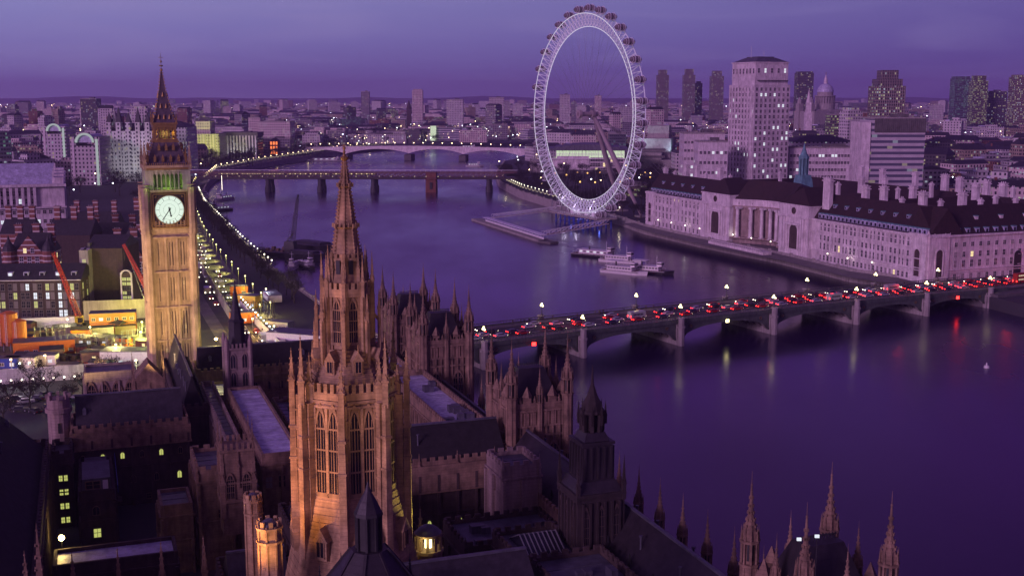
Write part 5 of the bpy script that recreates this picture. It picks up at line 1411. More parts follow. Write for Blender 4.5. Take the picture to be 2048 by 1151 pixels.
def blk(name, label, pl, pr, pt, Y, dep, mat, rot=0.0, cat='building', roof='flat', extra=None, z=5.0, group=None, rh=4, steps=None):
    "building whose near side spans picture columns pl..pr at depth Y and whose top is at row pt"
    x0, x1 = Xp(pl, Y, pt), Xp(pr, Y, pt); W = (x1-x0)/max(.2, math.cos(rot)) if rot == 0 else (x1-x0); zt = Zp(pt, Y)
    t = thing(name, label, cat, ((x0+x1)/2, Y, z), rot, group); H = zt-z
    m = MB().mat(mat); m.box(0, dep/2, -1, W, dep, H+1)
    if steps:
        for (fw, fd, h) in steps: m.box(0, dep/2, H, W*fw, dep*fd, h); H2 = H+h
    m.build('wall', None, t)
    if roof == 'flat':
        m = MB().mat('concrete')
        for (cx, cy_, sx_, sy_) in ((0, .3, W, .6), (0, dep-.3, W, .6), (-W/2+.3, dep/2, .6, dep-1.3), (W/2-.3, dep/2, .6, dep-1.3)): m.box(cx, cy_, H, sx_, sy_, 1.1)
        m.build('parapet', None, t)
        m = MB().mat('concrete_dark'); m.box(W*.12, dep*.5, H+.01, W*.28, dep*.35, 3.2); m.mat('grey_steel')
        for i in range(4): m.box(-W*.35+i*W*.14, dep*(.3+.1*(i % 3)), H+.01, 2.2, 1.8, 1.4)
        m.build('rooftop_plant', None, t, kind='stuff')
    elif roof == 'hip': m = MB().mat('slate'); m.gable(-W/2-.3, W/2+.3, -.3, dep+.3, H, H+rh, 'x', min(W, dep)*.4); m.build('roof', None, t)
    elif roof == 'gable': m = MB().mat('slate'); m.gable(-W/2-.3, W/2+.3, -.3, dep+.3, H, H+rh); m.build('roof', None, t)
    elif roof == 'lead': m = MB().mat('lead'); m.gable(-W/2-.3, W/2+.3, -.3, dep+.3, H, H+rh, 'x', min(W, dep)*.3); m.build('roof', None, t)
    if extra: extra(t, W, dep, H)
    return t
KEEP = []   # reserved rectangles: nothing generic is built there
def keep(x0, y0, x1, y1): KEEP.append((x0, y0, x1, y1))
# ---- the tall pale office tower and its wings
SY = 900.0; sxc = Xp(1520, SY, 140)
ST_ = thing('office_tower', 'tall pinkish white stone office tower with rows of square windows and low dark pyramid roof', 'office tower', (sxc, SY, 5), R(22))
sh = Zp(150, SY-15)-5; sw, sd = 30.5, 34.0
m = MB().mat('portland'); m.box(0, 0, -1, sw, sd, sh+1-7); m.box(0, 0, sh-7, sw-2.5, sd-3, 15.5); m.box(0, 0, sh+8.5, sw-1.4, sd-2, .8)
for i in range(9): m.box(-sw/2-.15, -sd/2+2+i*(sd-4)/8, 8, .5, .7, sh-16)
m.build('wall', None, ST_)
m = MB().mat('lead_dark'); m.box(0, 0, sh+9.3, sw-2.5, sd-3, 3.2, top=(.55, .55)); m.box(0, 0, sh+12.5, sw*.45, sd*.45, .8); m.build('roof', None, ST_)
w_ = Wins(ST_, 'portland')
rows = int((sh-9)/3.95)
for j in range(rows-1, -1, -1):
    w_.row((-sw/2, -sd/2), (sw/2, -sd/2), 8, 4+j*3.95, 1.55, 2.2, 'rect', .11, 'lit_window_white')
for j in range(rows-1, -1, -1): w_.row((-sw/2, sd/2), (-sw/2, -sd/2), 8, 4+j*3.95, 1.5, 2.2, 'rect', .08, 'lit_window_white')
w_.row((-sw/2+1.2, -sd/2+1.5), (sw/2-1.2, -sd/2+1.5), 5, sh+1.5, 1.6, 3.2, 'rect', .4, 'lit_window_white'); w_.row((-sw/2+1.2, sd/2-1.5), (-sw/2+1.2, -sd/2+1.5), 7, sh+1, 1.6, 3.6, 'rect')
w_.done(100)
m = MB().mat('black')
for i in range(10): m.box(-sw/2+3+i*(sw-6)/9, -sd/2-.2, sh-4.2, 1.8, 1.6, .5)
m.build('balcony', None, ST_)
m = MB().mat('grey_steel'); m.rod((-8, 0, sh+9), (-8, 0, sh+21), .15, n=4); m.rod((5, 3, sh+9), (5, 3, sh+18), .15, n=4); m.build('mast', None, ST_)
keep(sxc-60, SY-50, sxc+60, SY+60)
def wing_windows(n, rows, w=1.7, h=1.9, lit=.12, side=0):
    def f(t, W, dep, H):
        w_ = Wins(t, 'portland')
        for j in range(rows): w_.row((-W/2, 0), (W/2, 0), n, 3+j*(H-4)/rows, w, h, 'rect', lit, 'lit_window_white')
        if side:
            for j in range(rows): w_.row((-W/2, dep), (-W/2, 0), side, 3+j*(H-4)/rows, w, h, 'rect', lit, 'lit_window_white')
        w_.done(100)
    return f
blk('office_block', 'white office block with small square windows just left of the tall pale tower', 1398, 1456, 285, 860, 22, 'portland', extra=wing_windows(7, 6, side=5))
blk('office_block', 'taller white office block farther left of the tall pale tower', 1368, 1450, 268, 960, 26, 'portland', extra=wing_windows(12, 7, side=6))
blk('office_block', 'long low white office wing running right of the tall pale tower', 1580, 1733, 297, 900, 20, 'portland', extra=wing_windows(24, 7, 1.7, 1.9, .08))
blk('curved_roof_hall', 'low hall with a long pale blue roof behind the white office wing', 1585, 1712, 284, 985, 40, 'f_white', roof='hip', rh=5)
def ibm(t, W, dep, H):
    m = MB().mat('concrete_dark'); m.box(1.4, dep/2-.3, H-9, W-2.6, dep+.6, 9.4)
    for i in range(26): m.box(-W/2+3+i*(W-4)/25, -.8, H-9, .5, .5, 9)
    m.build('dark_top_storey', None, t)
    m = MB().mat('portland'); m.box(-W/2-3, dep/2, -1, 6, dep+2, H-1); m.build('stair_tower', None, t)
blk('banded_office_block', 'wide office block with horizontal pale bands and a dark top storey', 1742, 1852, 238, 830, 26, 'f_bands', extra=ibm)
# ---- stepped tower with glowing floors
def steps_tower(t, W, dep, H):
    m = MB().mat('f_tower')
    m.box(0, dep/2, H-.5, W*.80, dep*.9, 8); m.box(0, dep/2, H+7.5, W*.55, dep*.7, 9.5); m.build('upper_stage', None, t)
    m = MB().mat('concrete')
    for i in range(14): m.box(-W/2+W*(i+.5)/14, -.35, 0, .5, .7, H); 
    m.build('fins', None, t, kind='stuff')
facade('f_kings', (.22, .18, .15), 2.4, 3.4, .62, .5, .34, lc=(1, .92, .6), ls=2.6)
t = blk('stepped_tower', 'slim rounded office tower with stepped top and lit yellowish floors', 1751, 1812, 172, 1320, 26, 'f_kings', roof='none', extra=steps_tower)
# ---- slab and point towers on the horizon
for (pl, pr, pt, Y, mt, lab, st) in (
    (1315, 1338, 150, 2900, 'f_tower', 'leftmost of three slim dark residential towers on the skyline', ((.7, .8, 12), )), (1368, 1391, 150, 2900, 'f_tower', 'middle of three slim dark residential towers on the skyline', ((.7, .8, 14), )),
    (1423, 1448, 152, 2900, 'f_tower', 'slim dark residential tower on the skyline nearest the tall pale tower', ((.7, .8, 12), )), (1391, 1405, 166, 2950, 'f_dark', 'short dark block tucked beside the middle skyline tower', ((.6, .6, 4), )),
    (1596, 1628, 146, 2500, 'f_dark', 'broad dark glass tower just left of the great dome', ((.9, .9, 3), )), (1911, 1942, 157, 2500, 'f_glass', 'green glowing glass tower on the right skyline', ((.9, .9, 4), )),
    (1948, 1977, 162, 2300, 'f_busy', 'dark square tower with lit rows right of the green glass tower', ((.75, .8, 10), )), (2030, 2062, 154, 2200, 'f_kings', 'tower cut by the right edge of the view', ((.8, .8, 4), )),
    (1978, 2015, 183, 2350, 'f_dark', 'low dark slab with a lit floor between skyline towers at the far right', None), (722, 738, 184, 3000, 'f_grey', 'lone slim grey tower block on the skyline over the spire', None),
    (824, 845, 181, 2700, 'f_pink', 'slim pale tower with a lit stair, on the skyline right of the spire', ((.8, .8, 3), )), (1663, 1712, 230, 1500, 'f_busy', 'block with greenish yellow lit window rows below the great dome', None),
    (1712, 1746, 226, 1560, 'f_brick', 'reddish brick block between the lit rows and the banded block', None), (978, 1008, 196, 2600, 'f_white', 'pale mid rise block left of the wheel on the skyline', None),
    (1120, 1140, 190, 2700, 'f_white', 'pale slab seen through the upper wheel, left one', None), (1190, 1203, 192, 3000, 'f_pink', 'slim pale slab seen through the upper wheel, right one', None),
    (1143, 1153, 204, 2800, 'f_grey', 'short grey block seen through the wheel between two pale slabs', None), (893, 926, 200, 2500, 'f_white', 'white office block on the skyline above the railway bridge brick pier', None),
    (160, 192, 198, 2300, 'f_dark', 'dark tower slab left of the clock tower spire', None), (195, 215, 218, 2000, 'f_white', 'pale hotel block left of the clock tower spire', None)):
    Wd = (pr-pl)*Y/2400; blk('tower_block', lab, pl, pr, pt, Y, Wd*.9, mt, cat='tower block', steps=st, roof='flat' if st is None else 'none')
# ---- the great dome
DY = 2300.0; dx = Xp(1650, DY, 200)
DM = thing('domed_cathedral', 'great pale cathedral dome with a lantern rising among the far rooftops', 'cathedral', (dx, DY, 5), R(25))
zd = lambda py: Zp(py, DY)-5; rr = 17*DY/2400
m = MB().mat('concrete'); m.box(0, 0, -1, 70, 36, zd(219)+1); m.box(-30, 0, 0, 36, 60, zd(222)); m.build('nave', None, DM)
m = MB().mat('concrete'); m.ngon(0, 0, 0, rr*1.15, zd(207), rr*1.15, 24); m.ngon(0, 0, zd(207), rr*.95, zd(191), rr*.95, 24)
for i in range(24): a = i*math.pi/12; m.rod((rr*1.1*math.cos(a), rr*1.1*math.sin(a), zd(207)), (rr*1.1*math.cos(a), rr*1.1*math.sin(a), zd(193)), .75, n=6)
m.ngon(0, 0, zd(193), rr*1.2, zd(191), rr*1.2, 24); m.ngon(0, 0, zd(191), rr*.92, zd(184), rr*.9, 24); m.build('drum', None, DM)
m = MB().mat('lead'); H0, H1 = zd(184), zd(167); m.stack(0, 0, [(H0+(H1-H0)*math.sin(t*math.pi/2), rr*.9*math.cos(t*math.pi/2)+.8) for t in [i/9 for i in range(10)]], 24); m.build('dome', None, DM)
m = MB().mat('portland'); m.stack(0, 0, [(zd(168), 3.6), (zd(159), 3.2), (zd(157), 2.4), (zd(153), 1.4), (zd(150), .6)], 10); m.mat('gold'); m.rod((0, 0, zd(150)), (0, 0, zd(144)), .5, .3, 5); m.bar((-2, 0, zd(146.5)), (2, 0, zd(146.5)), .7); m.build('lantern', None, DM)
for s in (-1, 1):
    m = MB().mat('concrete'); m.box(-46, s*17, 0, 10, 10, zd(207)); m.stack(-46, s*17, [(zd(207), 5), (zd(200), 4), (zd(194), .6)], 8); m.build('bell_tower', None, DM)
keep(dx-80, DY-90, dx+80, DY+90)
m = MB(); CH = thing('church_steeple', 'slim pale church steeple in front and left of the great dome', 'church', (Xp(1616, 1700, 240), 1700, 5))
zq = lambda py: Zp(py, 1700)-5
m = MB().mat('portland'); m.box(0, 0, -1, 9, 9, zq(225)+1); m.box(0, 0, zq(225), 6.5, 6.5, zq(205)-zq(225)); m.ngon(0, 0, zq(205), 3.6, zq(178), .2, 8); m.build('steeple', None, CH)
m = MB().mat('f_white'); m.box(0, 18, -1, 16, 26, 14); m.build('nave', None, CH)
# ---- concert hall by the big wheel
FY = 1250.0
fx0, fx1 = Xp(1105, FY, 345), Xp(1250, FY, 345)
FH = thing('concert_hall', 'white concert hall with a glowing glass front and curved dark roof behind the wheel', 'concert hall', ((fx0+fx1)/2, FY, 5), R(-4)); fw = fx1-fx0
zf = lambda py: Zp(py, FY)-5
m = MB().mat('portland'); m.box(0, 25, -1, fw, 50, zf(318)+1); m.box(-fw*.22, -.4, 0, fw*.44, 1.2, zf(312)); m.build('wall', None, FH)
glow('hall_glow', (.78, .95, .62), .75)
m = MB().mat('hall_glow'); m.box(fw*.02, 24, zf(318), fw*.94, 46, zf(300)-zf(318)); m.build('glass_storey', None, FH)
m = MB().mat('white_paint')
for i in range(22): m.box(-fw*.45+i*fw*.0447, .8, zf(318), .35, .4, zf(300)-zf(318))
m.box(0, -1.2, zf(318), fw*1.02, 3, .8); m.box(0, .5, zf(309), fw*.95, .5, .5); m.build('mullions', None, FH)
m = MB().mat('lead_dark'); n = 10
for i in range(n):
    a, b = -1+2*i/n, -1+2*(i+1)/n; m.prism([(fw*.56*a-2, -3), (fw*.56*b-2, -3), (fw*.56*b-2, 52), (fw*.56*a-2, 52)], zf(301), zf(301)+1+5.5*(1-((a+b)/2)**2))
m.build('curved_roof', None, FH)
w_ = Wins(FH, 'portland')
for j in range(3): w_.row((fw*.02, 0), (fw*.47, 0), 13, 1.5+j*5.2, 2.2, 3.9, 'rect', .3, 'lit_window')
w_.done(100)
m = MB().mat('concrete_dark'); m.box(0, -11, 0, fw*1.1, 16, 3.4); m.build('terrace', None, FH)
keep(fx0-30, FY-60, fx1+30, FY+70)
blk('gallery_hall', 'low grey concrete gallery block left of the glowing concert hall', 1060, 1104, 322, 1255, 30, 'concrete')
blk('low_hall', 'low hall with a green lit rounded glass end right of the concert hall', 1220, 1252, 268, 1500, 30, 'f_glass')
# concrete theatre with flood lit fly towers
NT = thing('concrete_theatre', 'stepped concrete theatre with bluish lit fly tower right of the wheel', 'theatre', (Xp(1305, 1330, 280), 1330, 5), R(-14))
zn = lambda py: Zp(py, 1330)-5
m = MB().mat('concrete')
for (x, y, sx_, sy_, h) in ((0, 20, 40, 40, zn(277)), (4, 28, 24, 24, zn(252)), (-18, 10, 60, 50, zn(304)), (-10, 2, 70, 34, zn(318))): m.box(x, y, -1, sx_, sy_, h+1)
m.build('wall', None, NT); m = MB().mat('concrete_dark')
for z in (zn(300), zn(314)): m.box(-14, -14, z, 60, 3, 2.4)
m.build('terrace', None, NT)
p = Matrix.Rotation(R(-14), 3, 'Z') @ Vector((0, -14, 0)); lamp('SPOT', (NT.location.x+p.x-16, 1330+p.y-4, zn(290)+5), 26000, (.55, .8, 1), .6, (NT.location.x+2, 1340, zn(262)+5), 80, .8, 'floodlight')
lamp('SPOT', (NT.location.x+24, 1318, zn(300)+5), 14000, (.5, .75, 1), .6, (NT.location.x+12, 1338, zn(280)+5), 80, .8, 'floodlight')
keep(NT.location.x-70, 1280, NT.location.x+60, 1400)
# warm lit terraces at the foot of the concert hall
def wl2(px, py, z, e, c, n='lamp_light'): g = G(px, py, z); lamp('POINT', g, e, c, .5, name=n)
SLP = simple_lamp('lamp_orange', 6, 'park_lamp', .7)
for (px, py) in ((1110, 353), (1133, 357), (1155, 352), (1175, 353), (1200, 352), (1160, 372), (1190, 373), (1222, 370), (1265, 328), (1285, 330), (1290, 352), (1270, 354), (1240, 372), (1280, 372), (1275, 340), (1305, 385), (1260, 365), (1300, 362)):
    g = G(px, py+6, 5); put_lamp(SLP, g.x, g.y, 5, 'warm globe lamp among the dark trees around the concert hall', 'park lamps behind the wheel', 1100, (1, .58, .18), 6)
blk('brick_building', 'low warmly lit terrace building between the wheel legs and the riverside palace', 1242, 1298, 372, 960, 16, 'f_busy')
# ---- left bank landmarks
def mod(t, W, dep, H):
    w_ = Wins(t, 'portland')
    for j, h in ((0, 2.2), (1, 2.2), (2, 1.9), (3, 1.9)): w_.row((-W/2, 0), (W/2, 0), 16, 2+j*5.0, 1.5, h, 'rect', .26, 'lit_window_white')
    for j in range(3): w_.row((W/2, 0), (W/2, dep), 12, 4+j*8, 1.5, 2.2, 'rect')
    for j in range(2): w_.row((-W/2+2, 0), (W/2-14, 0), 10, 22.5+j*4.3, 1.9, 2.6, 'rect', .1, 'lit_window_white', pane='glass_dark', ends=.5)
    w_.done(100)
    for i in range(12):
        x = -W/2+1+i*(W-16)/11; m = MB().mat('portland'); m.box(x, -.9, 21, 1.5, 1.3, 10.5); m.build('pilaster', None, t)
    m = MB().mat('portland'); m.box(0, -.5, 20, W+1.5, 2.4, .8); m.box(0, -.7, 31.5, W+2, 3, 1.4); m.box(0, dep/2, 31.5, W+1, dep+1, .9); m.build('cornice', None, t)
def modroof(t, W, dep, H):
    mod(t, W, dep, H)
    for k in range(4):
        yy = 8+k*(dep-10)/4; m = MB().mat('lead'); m.gable(-W/2, W/2-6, yy, yy+13, H, H+6.5); m.build('roof', None, t)
        m = MB().mat('portland'); m.add([(W/2-6, yy, H), (W/2-6, yy+13, H), (W/2-6, yy+6.5, H+6.5), (W/2-5.2, yy, H), (W/2-5.2, yy+13, H), (W/2-5.2, yy+6.5, H+6.5)], [(0, 1, 2), (3, 5, 4), (0, 3, 4, 1), (1, 4, 5, 2), (2, 5, 3, 0)]); m.box(W/2-2.8, yy+6.5, H, 5, 13, 3.5); m.build('pediment', None, t)
t = blk('ministry_block', 'huge white ministry block with pilasters, pediments and lead roofs at the left edge', -60, 122, 372, 640, 130, 'portland', rot=R(20), roof='none', extra=modroof)
keep(-340, 600, -215, 800); keep(-390, 760, -215, 1030)
def whc(t, W, dep, H):
    for i in range(5):
        x = -W/2+W*(i+.5)/5; m = MB().mat('f_white'); m.box(x, 3, 0, W*.1, 7, H+8); m.build('tower_bay', None, t); m = MB().mat('slate'); m.ngon(x, 3, H+8, W*.08, H+17+(i % 2)*5, .2, 4, math.pi/4); m.build('pyramid_roof', None, t)
    m = MB().mat('f_white')
    for s in (-1, 1): m.stack(s*W*.33, 8, [(H, 3.4), (H+10, 3), (H+16, 1.6), (H+22, .2)], 8)
    m.build('turrets', None, t, kind='stuff')
facade('f_flood_white', (.62, .6, .6), 3.0, 3.6, .4, .5, .16, lc=(1, .97, .8), ls=2.5)
t1 = blk('mansion_block', 'white turreted mansion block flooded with light left of the clock tower', 208, 304, 262, 1120, 34, 'f_flood_white', roof='hip', rh=7, extra=whc)
t1b = blk('hotel_block', 'pale tall hotel block right behind the clock tower lantern', 312, 372, 255, 1180, 40, 'f_flood_white', roof='hip', rh=6)
def shell(t, W, dep, H):
    m = MB().mat('f_mex')
    m.box(-W*.1, dep*.5, H-.5, W*.5, dep*.6, 16); m.box(-W*.1, dep*.5, H+15.5, W*.36, dep*.45, 5, top=(.6, .6)); m.build('clock_stage', None, t)
    m = MB().mat('belfry_stone')
    for i in range(9): m.box(-W/2+W*(i+.5)/9, -.5, 0, 1.4, 1.4, H)
    m.build('piers', None, t, kind='stuff')
facade('f_mex', (.6, .58, .42), 3.0, 3.6, .35, .45, .12, lc=(.95, 1, .5), ls=2)
blk('art_deco_block', 'pale office block washed in yellow green floodlight right of the clock tower', 380, 438, 268, 1500, 40, 'f_mex', roof='none', extra=shell)
g = D(409, 300, 1462); 
for dx_ in (-18, 0, 18): lamp('SPOT', (g.x+dx_, 1455, 10), 42000, (.9, 1, .18), 1, (g.x+dx_, 1500, 34), 75, .8, 'floodlight')
lamp('SPOT', (g.x-6, 1490, 62), 26000, (1, 1, .3), 1, (g.x-6, 1520, 75), 90, .8, 'floodlight')
g = D(260, 300, 1100)
for dx_ in (-30, -6, 20, 60): lamp('SPOT', (g.x+dx_, 1085, 9), 26000, (.95, .93, 1), 1, (g.x+dx_, 1120, 30), 85, .8, 'floodlight')
def adel(t, W, dep, H):
    for i in range(11):
        m = MB().mat('portland'); m.box(-W/2+W*(i+.5)/11, -.8, 0, 1.7, 1.7, H-2); m.build('pier', None, t)
    m = MB().mat('concrete_dark'); m.box(0, dep/2, H-3, W+1.6, dep+1, 5); m.build('attic', None, t)
t = blk('piered_office_block', 'dark office block with brightly lit white vertical piers', 446, 514, 268, 1540, 36, 'f_dark', extra=adel)
for i in range(6): lamp('SPOT', (Xp(450+i*12, 1530, 290), 1532, 6), 5500, (.85, .85, 1), .6, (Xp(450+i*12, 1530, 290), 1540, 22), 70, .9, 'floodlight')
blk('hotel_block', 'long pale riverside hotel with many lit windows', 516, 580, 244, 1760, 40, 'f_pink', roof='flat')
blk('hotel_block', 'pale block stepping down from the long riverside hotel', 496, 520, 236, 1800, 40, 'f_pink', roof='flat')
blk('office_block', 'low pale block in front of the riverside hotel', 520, 580, 278, 1660, 20, 'f_grey', roof='flat')
glow('orange_glow', (1, .22, .05), 1.6)
def og(t, W, dep, H):
    m = MB().mat('brick'); m.box(0, -.3, 0, W, .4, 2); m.mat('orange_glow')
    for i in range(3):
        for j in range(3): m.box(-W*.32+i*W*.32, -.2, 3+j*6, W*.2, .3, 4)
    m.build('glowing_windows', None, t, kind='stuff')
blk('brick_institute', 'small brick institute with glowing orange front near the far embankment', 539, 556, 282, 1600, 16, 'brick', roof='hip', extra=og)
blk('classical_palace', 'long low classical palace on the north shore beside the concrete arch bridge', 690, 812, 270, 2020, 40, 'f_white', roof='flat')
blk('classical_palace', 'second long classical range right of the first, on the far shore', 745, 868, 264, 2160, 40, 'f_white', roof='flat')
blk('office_block', 'pale block with a blank lit end wall on the far shore', 655, 690, 262, 1900, 30, 'f_grey')
blk('banded_office_block', 'office block with a glowing pale stair tower beyond the concrete arch bridge', 868, 920, 256, 2150, 30, 'f_bands')
m = MB().mat('hall_glow'); zz = Zp(281, 2140); m.box(0, 0, 0, 10, 3, Zp(252, 2140)-5); m.build('lit_stair_tower', None, None, (Xp(866, 2140, 262), 2146, 5), label='glowing pale stair tower left of the banded office block across the river', category='tower')
blk('banded_office_block', 'dark banded office slab left of the wheel rim across the river', 956, 1015, 250, 2200, 30, 'f_grey')
t = thing('church_steeple', 'slim dark pointed steeple beyond the far shore', 'church', (Xp(818, 2500, 230), 2500, 5)); m = MB().mat('brick_dark'); m.box(0, 0, -1, 9, 9, Zp(218, 2500)-4); m.ngon(0, 0, Zp(218, 2500)-5, 6, Zp(200, 2500)-5, .2, 8); m.build('steeple', None, t)
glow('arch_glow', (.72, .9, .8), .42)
# ---- railway terminus: two glowing arches
for (px, py, wp_, Y, lab) in ((108, 262, 26, 1260, 'left glowing arched window of the railway terminus block'), (170, 285, 34, 1080, 'right glowing arched window of the railway terminus block beside white columns')):
    c = D(px, py, Y); t = thing('arched_station_block', lab, 'building', (c.x, Y, 5)); r = wp_/2*Y/2400; hh = c.z-5
    m = MB().mat('f_white'); m.box(-r-3, 14, -1, 5, 30, hh+6); m.box(r+3, 14, -1, 5, 30, hh+6); m.box(0, 14, -1, 2*r+1.2, 30, hh-2); m.build('wall', None, t)
    m = MB().mat('arch_glow'); n = 14
    for i in range(n):
        a, b = math.pi*i/n, math.pi*(i+1)/n; m.bar((r*math.cos(a), -1.2, hh+r*math.sin(a)), (r*math.cos(b), -1.2, hh+r*math.sin(b)), 1.6, 1.8)
    m.build('glowing_arch', None, t)
    m = MB().mat('lead'); vs = []
    for i in range(n+1): a = math.pi*i/n; vs += [((r-.5)*math.cos(a), 0, hh+(r-.5)*math.sin(a)), ((r-.5)*math.cos(a), 34, hh+(r-.5)*math.sin(a))]
    m.add(vs, [(2*i, 2*i+1, 2*i+3, 2*i+2) for i in range(n)]+[tuple(range(0, 2*n+2, 2))]); m.build('barrel_roof', None, t)
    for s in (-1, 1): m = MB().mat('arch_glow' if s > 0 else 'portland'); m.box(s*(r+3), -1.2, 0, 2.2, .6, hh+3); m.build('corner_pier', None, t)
    keep(c.x-40, Y-40, c.x+40, Y+60)
# ---- banded brick police buildings
mottled('brick_banded', (.26, .1, .07), .3, .8)
_m = MT['brick_banded']; nt = _m.node_tree; pb_ = nt.nodes['Principled BSDF']; old = pb_.inputs['Base Color'].links[0].from_socket
t_ = N('ShaderNodeTexCoord'); s_ = N('ShaderNodeSeparateXYZ'); L(t_.outputs['Object'], s_.inputs[0]); bnd = M('LESS_THAN', M('FRACT', M('MULTIPLY', s_.outputs[2], 1/2.2)), .26)
L(MIX(bnd, old, (.55, .5, .46, 1)), pb_.inputs['Base Color'])
def chimney(m, x, y, z, w, h, mt='brick_banded'):
    m.mat(mt); m.box(x, y, z, w, w*.6, h); m.box(x, y, z+h, w*1.25, w*.8, .5); m.mat('concrete')
    for k in (-.3, 0, .3): m.ngon(x+k*w, y, z+h+.5, .2, z+h+1.1, .17, 6)
def banded(name, label, pl, pr, pt, Y, dep, rot=0, n=5, rows=5, gab=True):
    x0, x1 = Xp(pl, Y, pt), Xp(pr, Y, pt); W = x1-x0; H = Zp(pt, Y)-5; t = thing(name, label, 'building', ((x0+x1)/2, Y, 5), rot)
    m = MB().mat('brick_banded'); m.box(0, dep/2, -1, W, dep, H+1)
    if gab: g = W*.42; m.add([(-g, -.2, H-1), (g, -.2, H-1), (0, -.2, H+g*1.15), (-g, 1.2, H-1), (g, 1.2, H-1), (0, 1.2, H+g*1.15)], [(0, 1, 2), (3, 5, 4), (0, 2, 5, 3), (1, 4, 5, 2)])
    m.build('wall', None, t)
    m = MB().mat('slate'); m.gable(-W/2-.3, W/2+.3, .5, dep, H, H+8, 'x', 1.5); m.build('roof', None, t)
    w_ = Wins(t, 'white_paint')
    for j in range(rows): w_.row((-W/2, 0), (W/2, 0), n, 2+j*(H-3)/rows, 1.5, 2.3, 'rect', .14, 'lit_window_white')
    if gab: w_.row((-3, -.2), (3, -.2), 2, H+.5, 1.3, 2.0, 'rect', .3)
    for j in range(rows): w_.row((W/2, 0), (W/2, dep), 4, 2+j*(H-3)/rows, 1.4, 2.2, 'rect', .1)
    w_.done()
    for k in range(3): m = MB(); chimney(m, -W*.42+k*W*.42, dep*.55+2*(k % 2), H+2, 2.8, 9); m.build('chimney', None, t)
    for s in (-1, 1): m = MB().mat('brick_banded'); m.ngon(s*W/2, 0, 0, 2.6, H+1.5, 2.6, 12); m.mat('slate'); m.stack(s*W/2, 0, [(H+1.5, 2.9), (H+3.5, 2.2), (H+5.5, .8), (H+8, .1)], 12); m.build('corner_turret', None, t)
    return t
banded('banded_brick_building', 'red and white banded brick building with a domed corner turret at the left', 20, 96, 508, 500, 20, R(6), 5, 5)
banded('banded_brick_building', 'red and white banded brick block with a big gable directly left of the clock tower', 226, 300, 520, 478, 22, R(12), 5, 5)
banded('banded_brick_building', 'banded brick range with tall chimneys behind the dark roofs left of the clock tower', 175, 262, 482, 560, 18, R(2), 6, 4, False)
# dark brick office with pairs of windows
def darkb(t, W, dep, H):
    w_ = Wins(t, 'window_blind')
    for j in range(4):
        for i in range(9):
            x = -W/2+W*(i+.5)/9
            for s in (-.85, .85): w_.add(x+s, -.08, 1.5+j*(H-2)/4, 0, 1.2, 2.3, 'rect', rnd.choice(['lit_window_green', 'lit_window_white', 'glass_dark', 'glass_dark', 'glass_dark', 'window_blind', 'window_blind', 'window_blind']))
    for j in range(4): w_.row((W/2, 0), (W/2, dep), 3, 1.5+j*(H-2)/4, 1.3, 2.2, 'rect', .3, 'lit_window_green')
    w_.done()
    m = MB().mat('white_paint'); m.box(0, -.1, H-.2, W+.4, .5, .25); m.build('cornice', None, t)
    for i in range(7):
        x = -W/2+W*(i+.5)/7; m = MB().mat('lead'); m.box(x, 3.2, H+.8, 1.8, 2.5, 1.8); m.mat('lit_window_white' if i in (2, 5) else 'glass_dark'); m.box(x, 1.92, H+1.1, 1.2, .1, 1.2); m.build('dormer', None, t)
blk('brick_office_block', 'dark brick office block with rows of paired windows behind the orange silos', -60, 158, 560, 424, 16, 'brick_dark', rot=R(4), roof='gable', rh=5, extra=darkb)
blk('rendered_block', 'narrow pale end block with a few green lit windows beside the dark blank wall', 158, 176, 506, 436, 14, 'concrete', roof='flat', extra=lambda t, W, dep, H: (lambda w: [w.row((-W/2, 0), (W/2, 0), 1, 3+j*5.2, 1.3, 1.9, 'rect', .7, 'lit_window_green') for j in range(4)] and w.done())(Wins(t, 'white_paint')))
blk('blank_wall_building', 'tall dark building with a blank windowless flank above the building site', 172, 244, 496, 440, 20, 'brick_dark', roof='gable', rh=4)
def tallwin(t, W, dep, H):
    m = MB().mat('portland'); n = 10
    for i in range(n): a, b = math.pi*i/n, math.pi*(i+1)/n; m.bar((W*.42*math.cos(a), -.3, H-1+W*.42*math.sin(a)), (W*.42*math.cos(b), -.3, H-1+W*.42*math.sin(b)), .7, .5)
    m.box(-W*.42, -.3, 0, .5, .6, H); m.box(W*.42, -.3, 0, .5, .6, H); m.build('arch_surround', None, t)
    w_ = Wins(t, 'iron_dark')
    for j in range(8): w_.row((-W*.38, -.1), (W*.38, -.1), 2, .8+j*(H-2)/8, 1.5, (H-2)/8-.6, 'rect', .55, 'lit_window_green')
    w_.done()
blk('stair_tower', 'tall arched glazed stair bay glowing yellow in front of the striped gable', 240, 265, 545, 436, 6, 'brick_dark', roof='none', extra=tallwin)
# dark slate roofs in the middle distance behind
for (pl, pr, pt, Y, lab) in ((96, 180, 470, 545, 'dark slate roofed range with small lit dormers left of the clock tower'), (0, 60, 468, 560, 'dark roofed range at the left edge below the white ministry block'), (136, 230, 452, 620, 'pale gabled block in the shadows right of the white ministry block'),
        (262, 296, 448, 600, 'striped brick corner block half hidden behind the clock tower')):
    t = blk('roofed_range', lab, pl, pr, pt, Y, 16, 'brick_banded' if 'striped' in lab or 'edge' in lab else ('f_white' if 'pale' in lab else 'brick_dark'), roof='gable', rh=7)
    m = MB(); W = (Xp(pr, Y, pt)-Xp(pl, Y, pt)); H = Zp(pt, Y)-5
    for k in range(3): chimney(m, -W*.4+k*W*.4, 8, H+4, 2.6, 8)
    m.build('chimneys', None, t, kind='stuff')
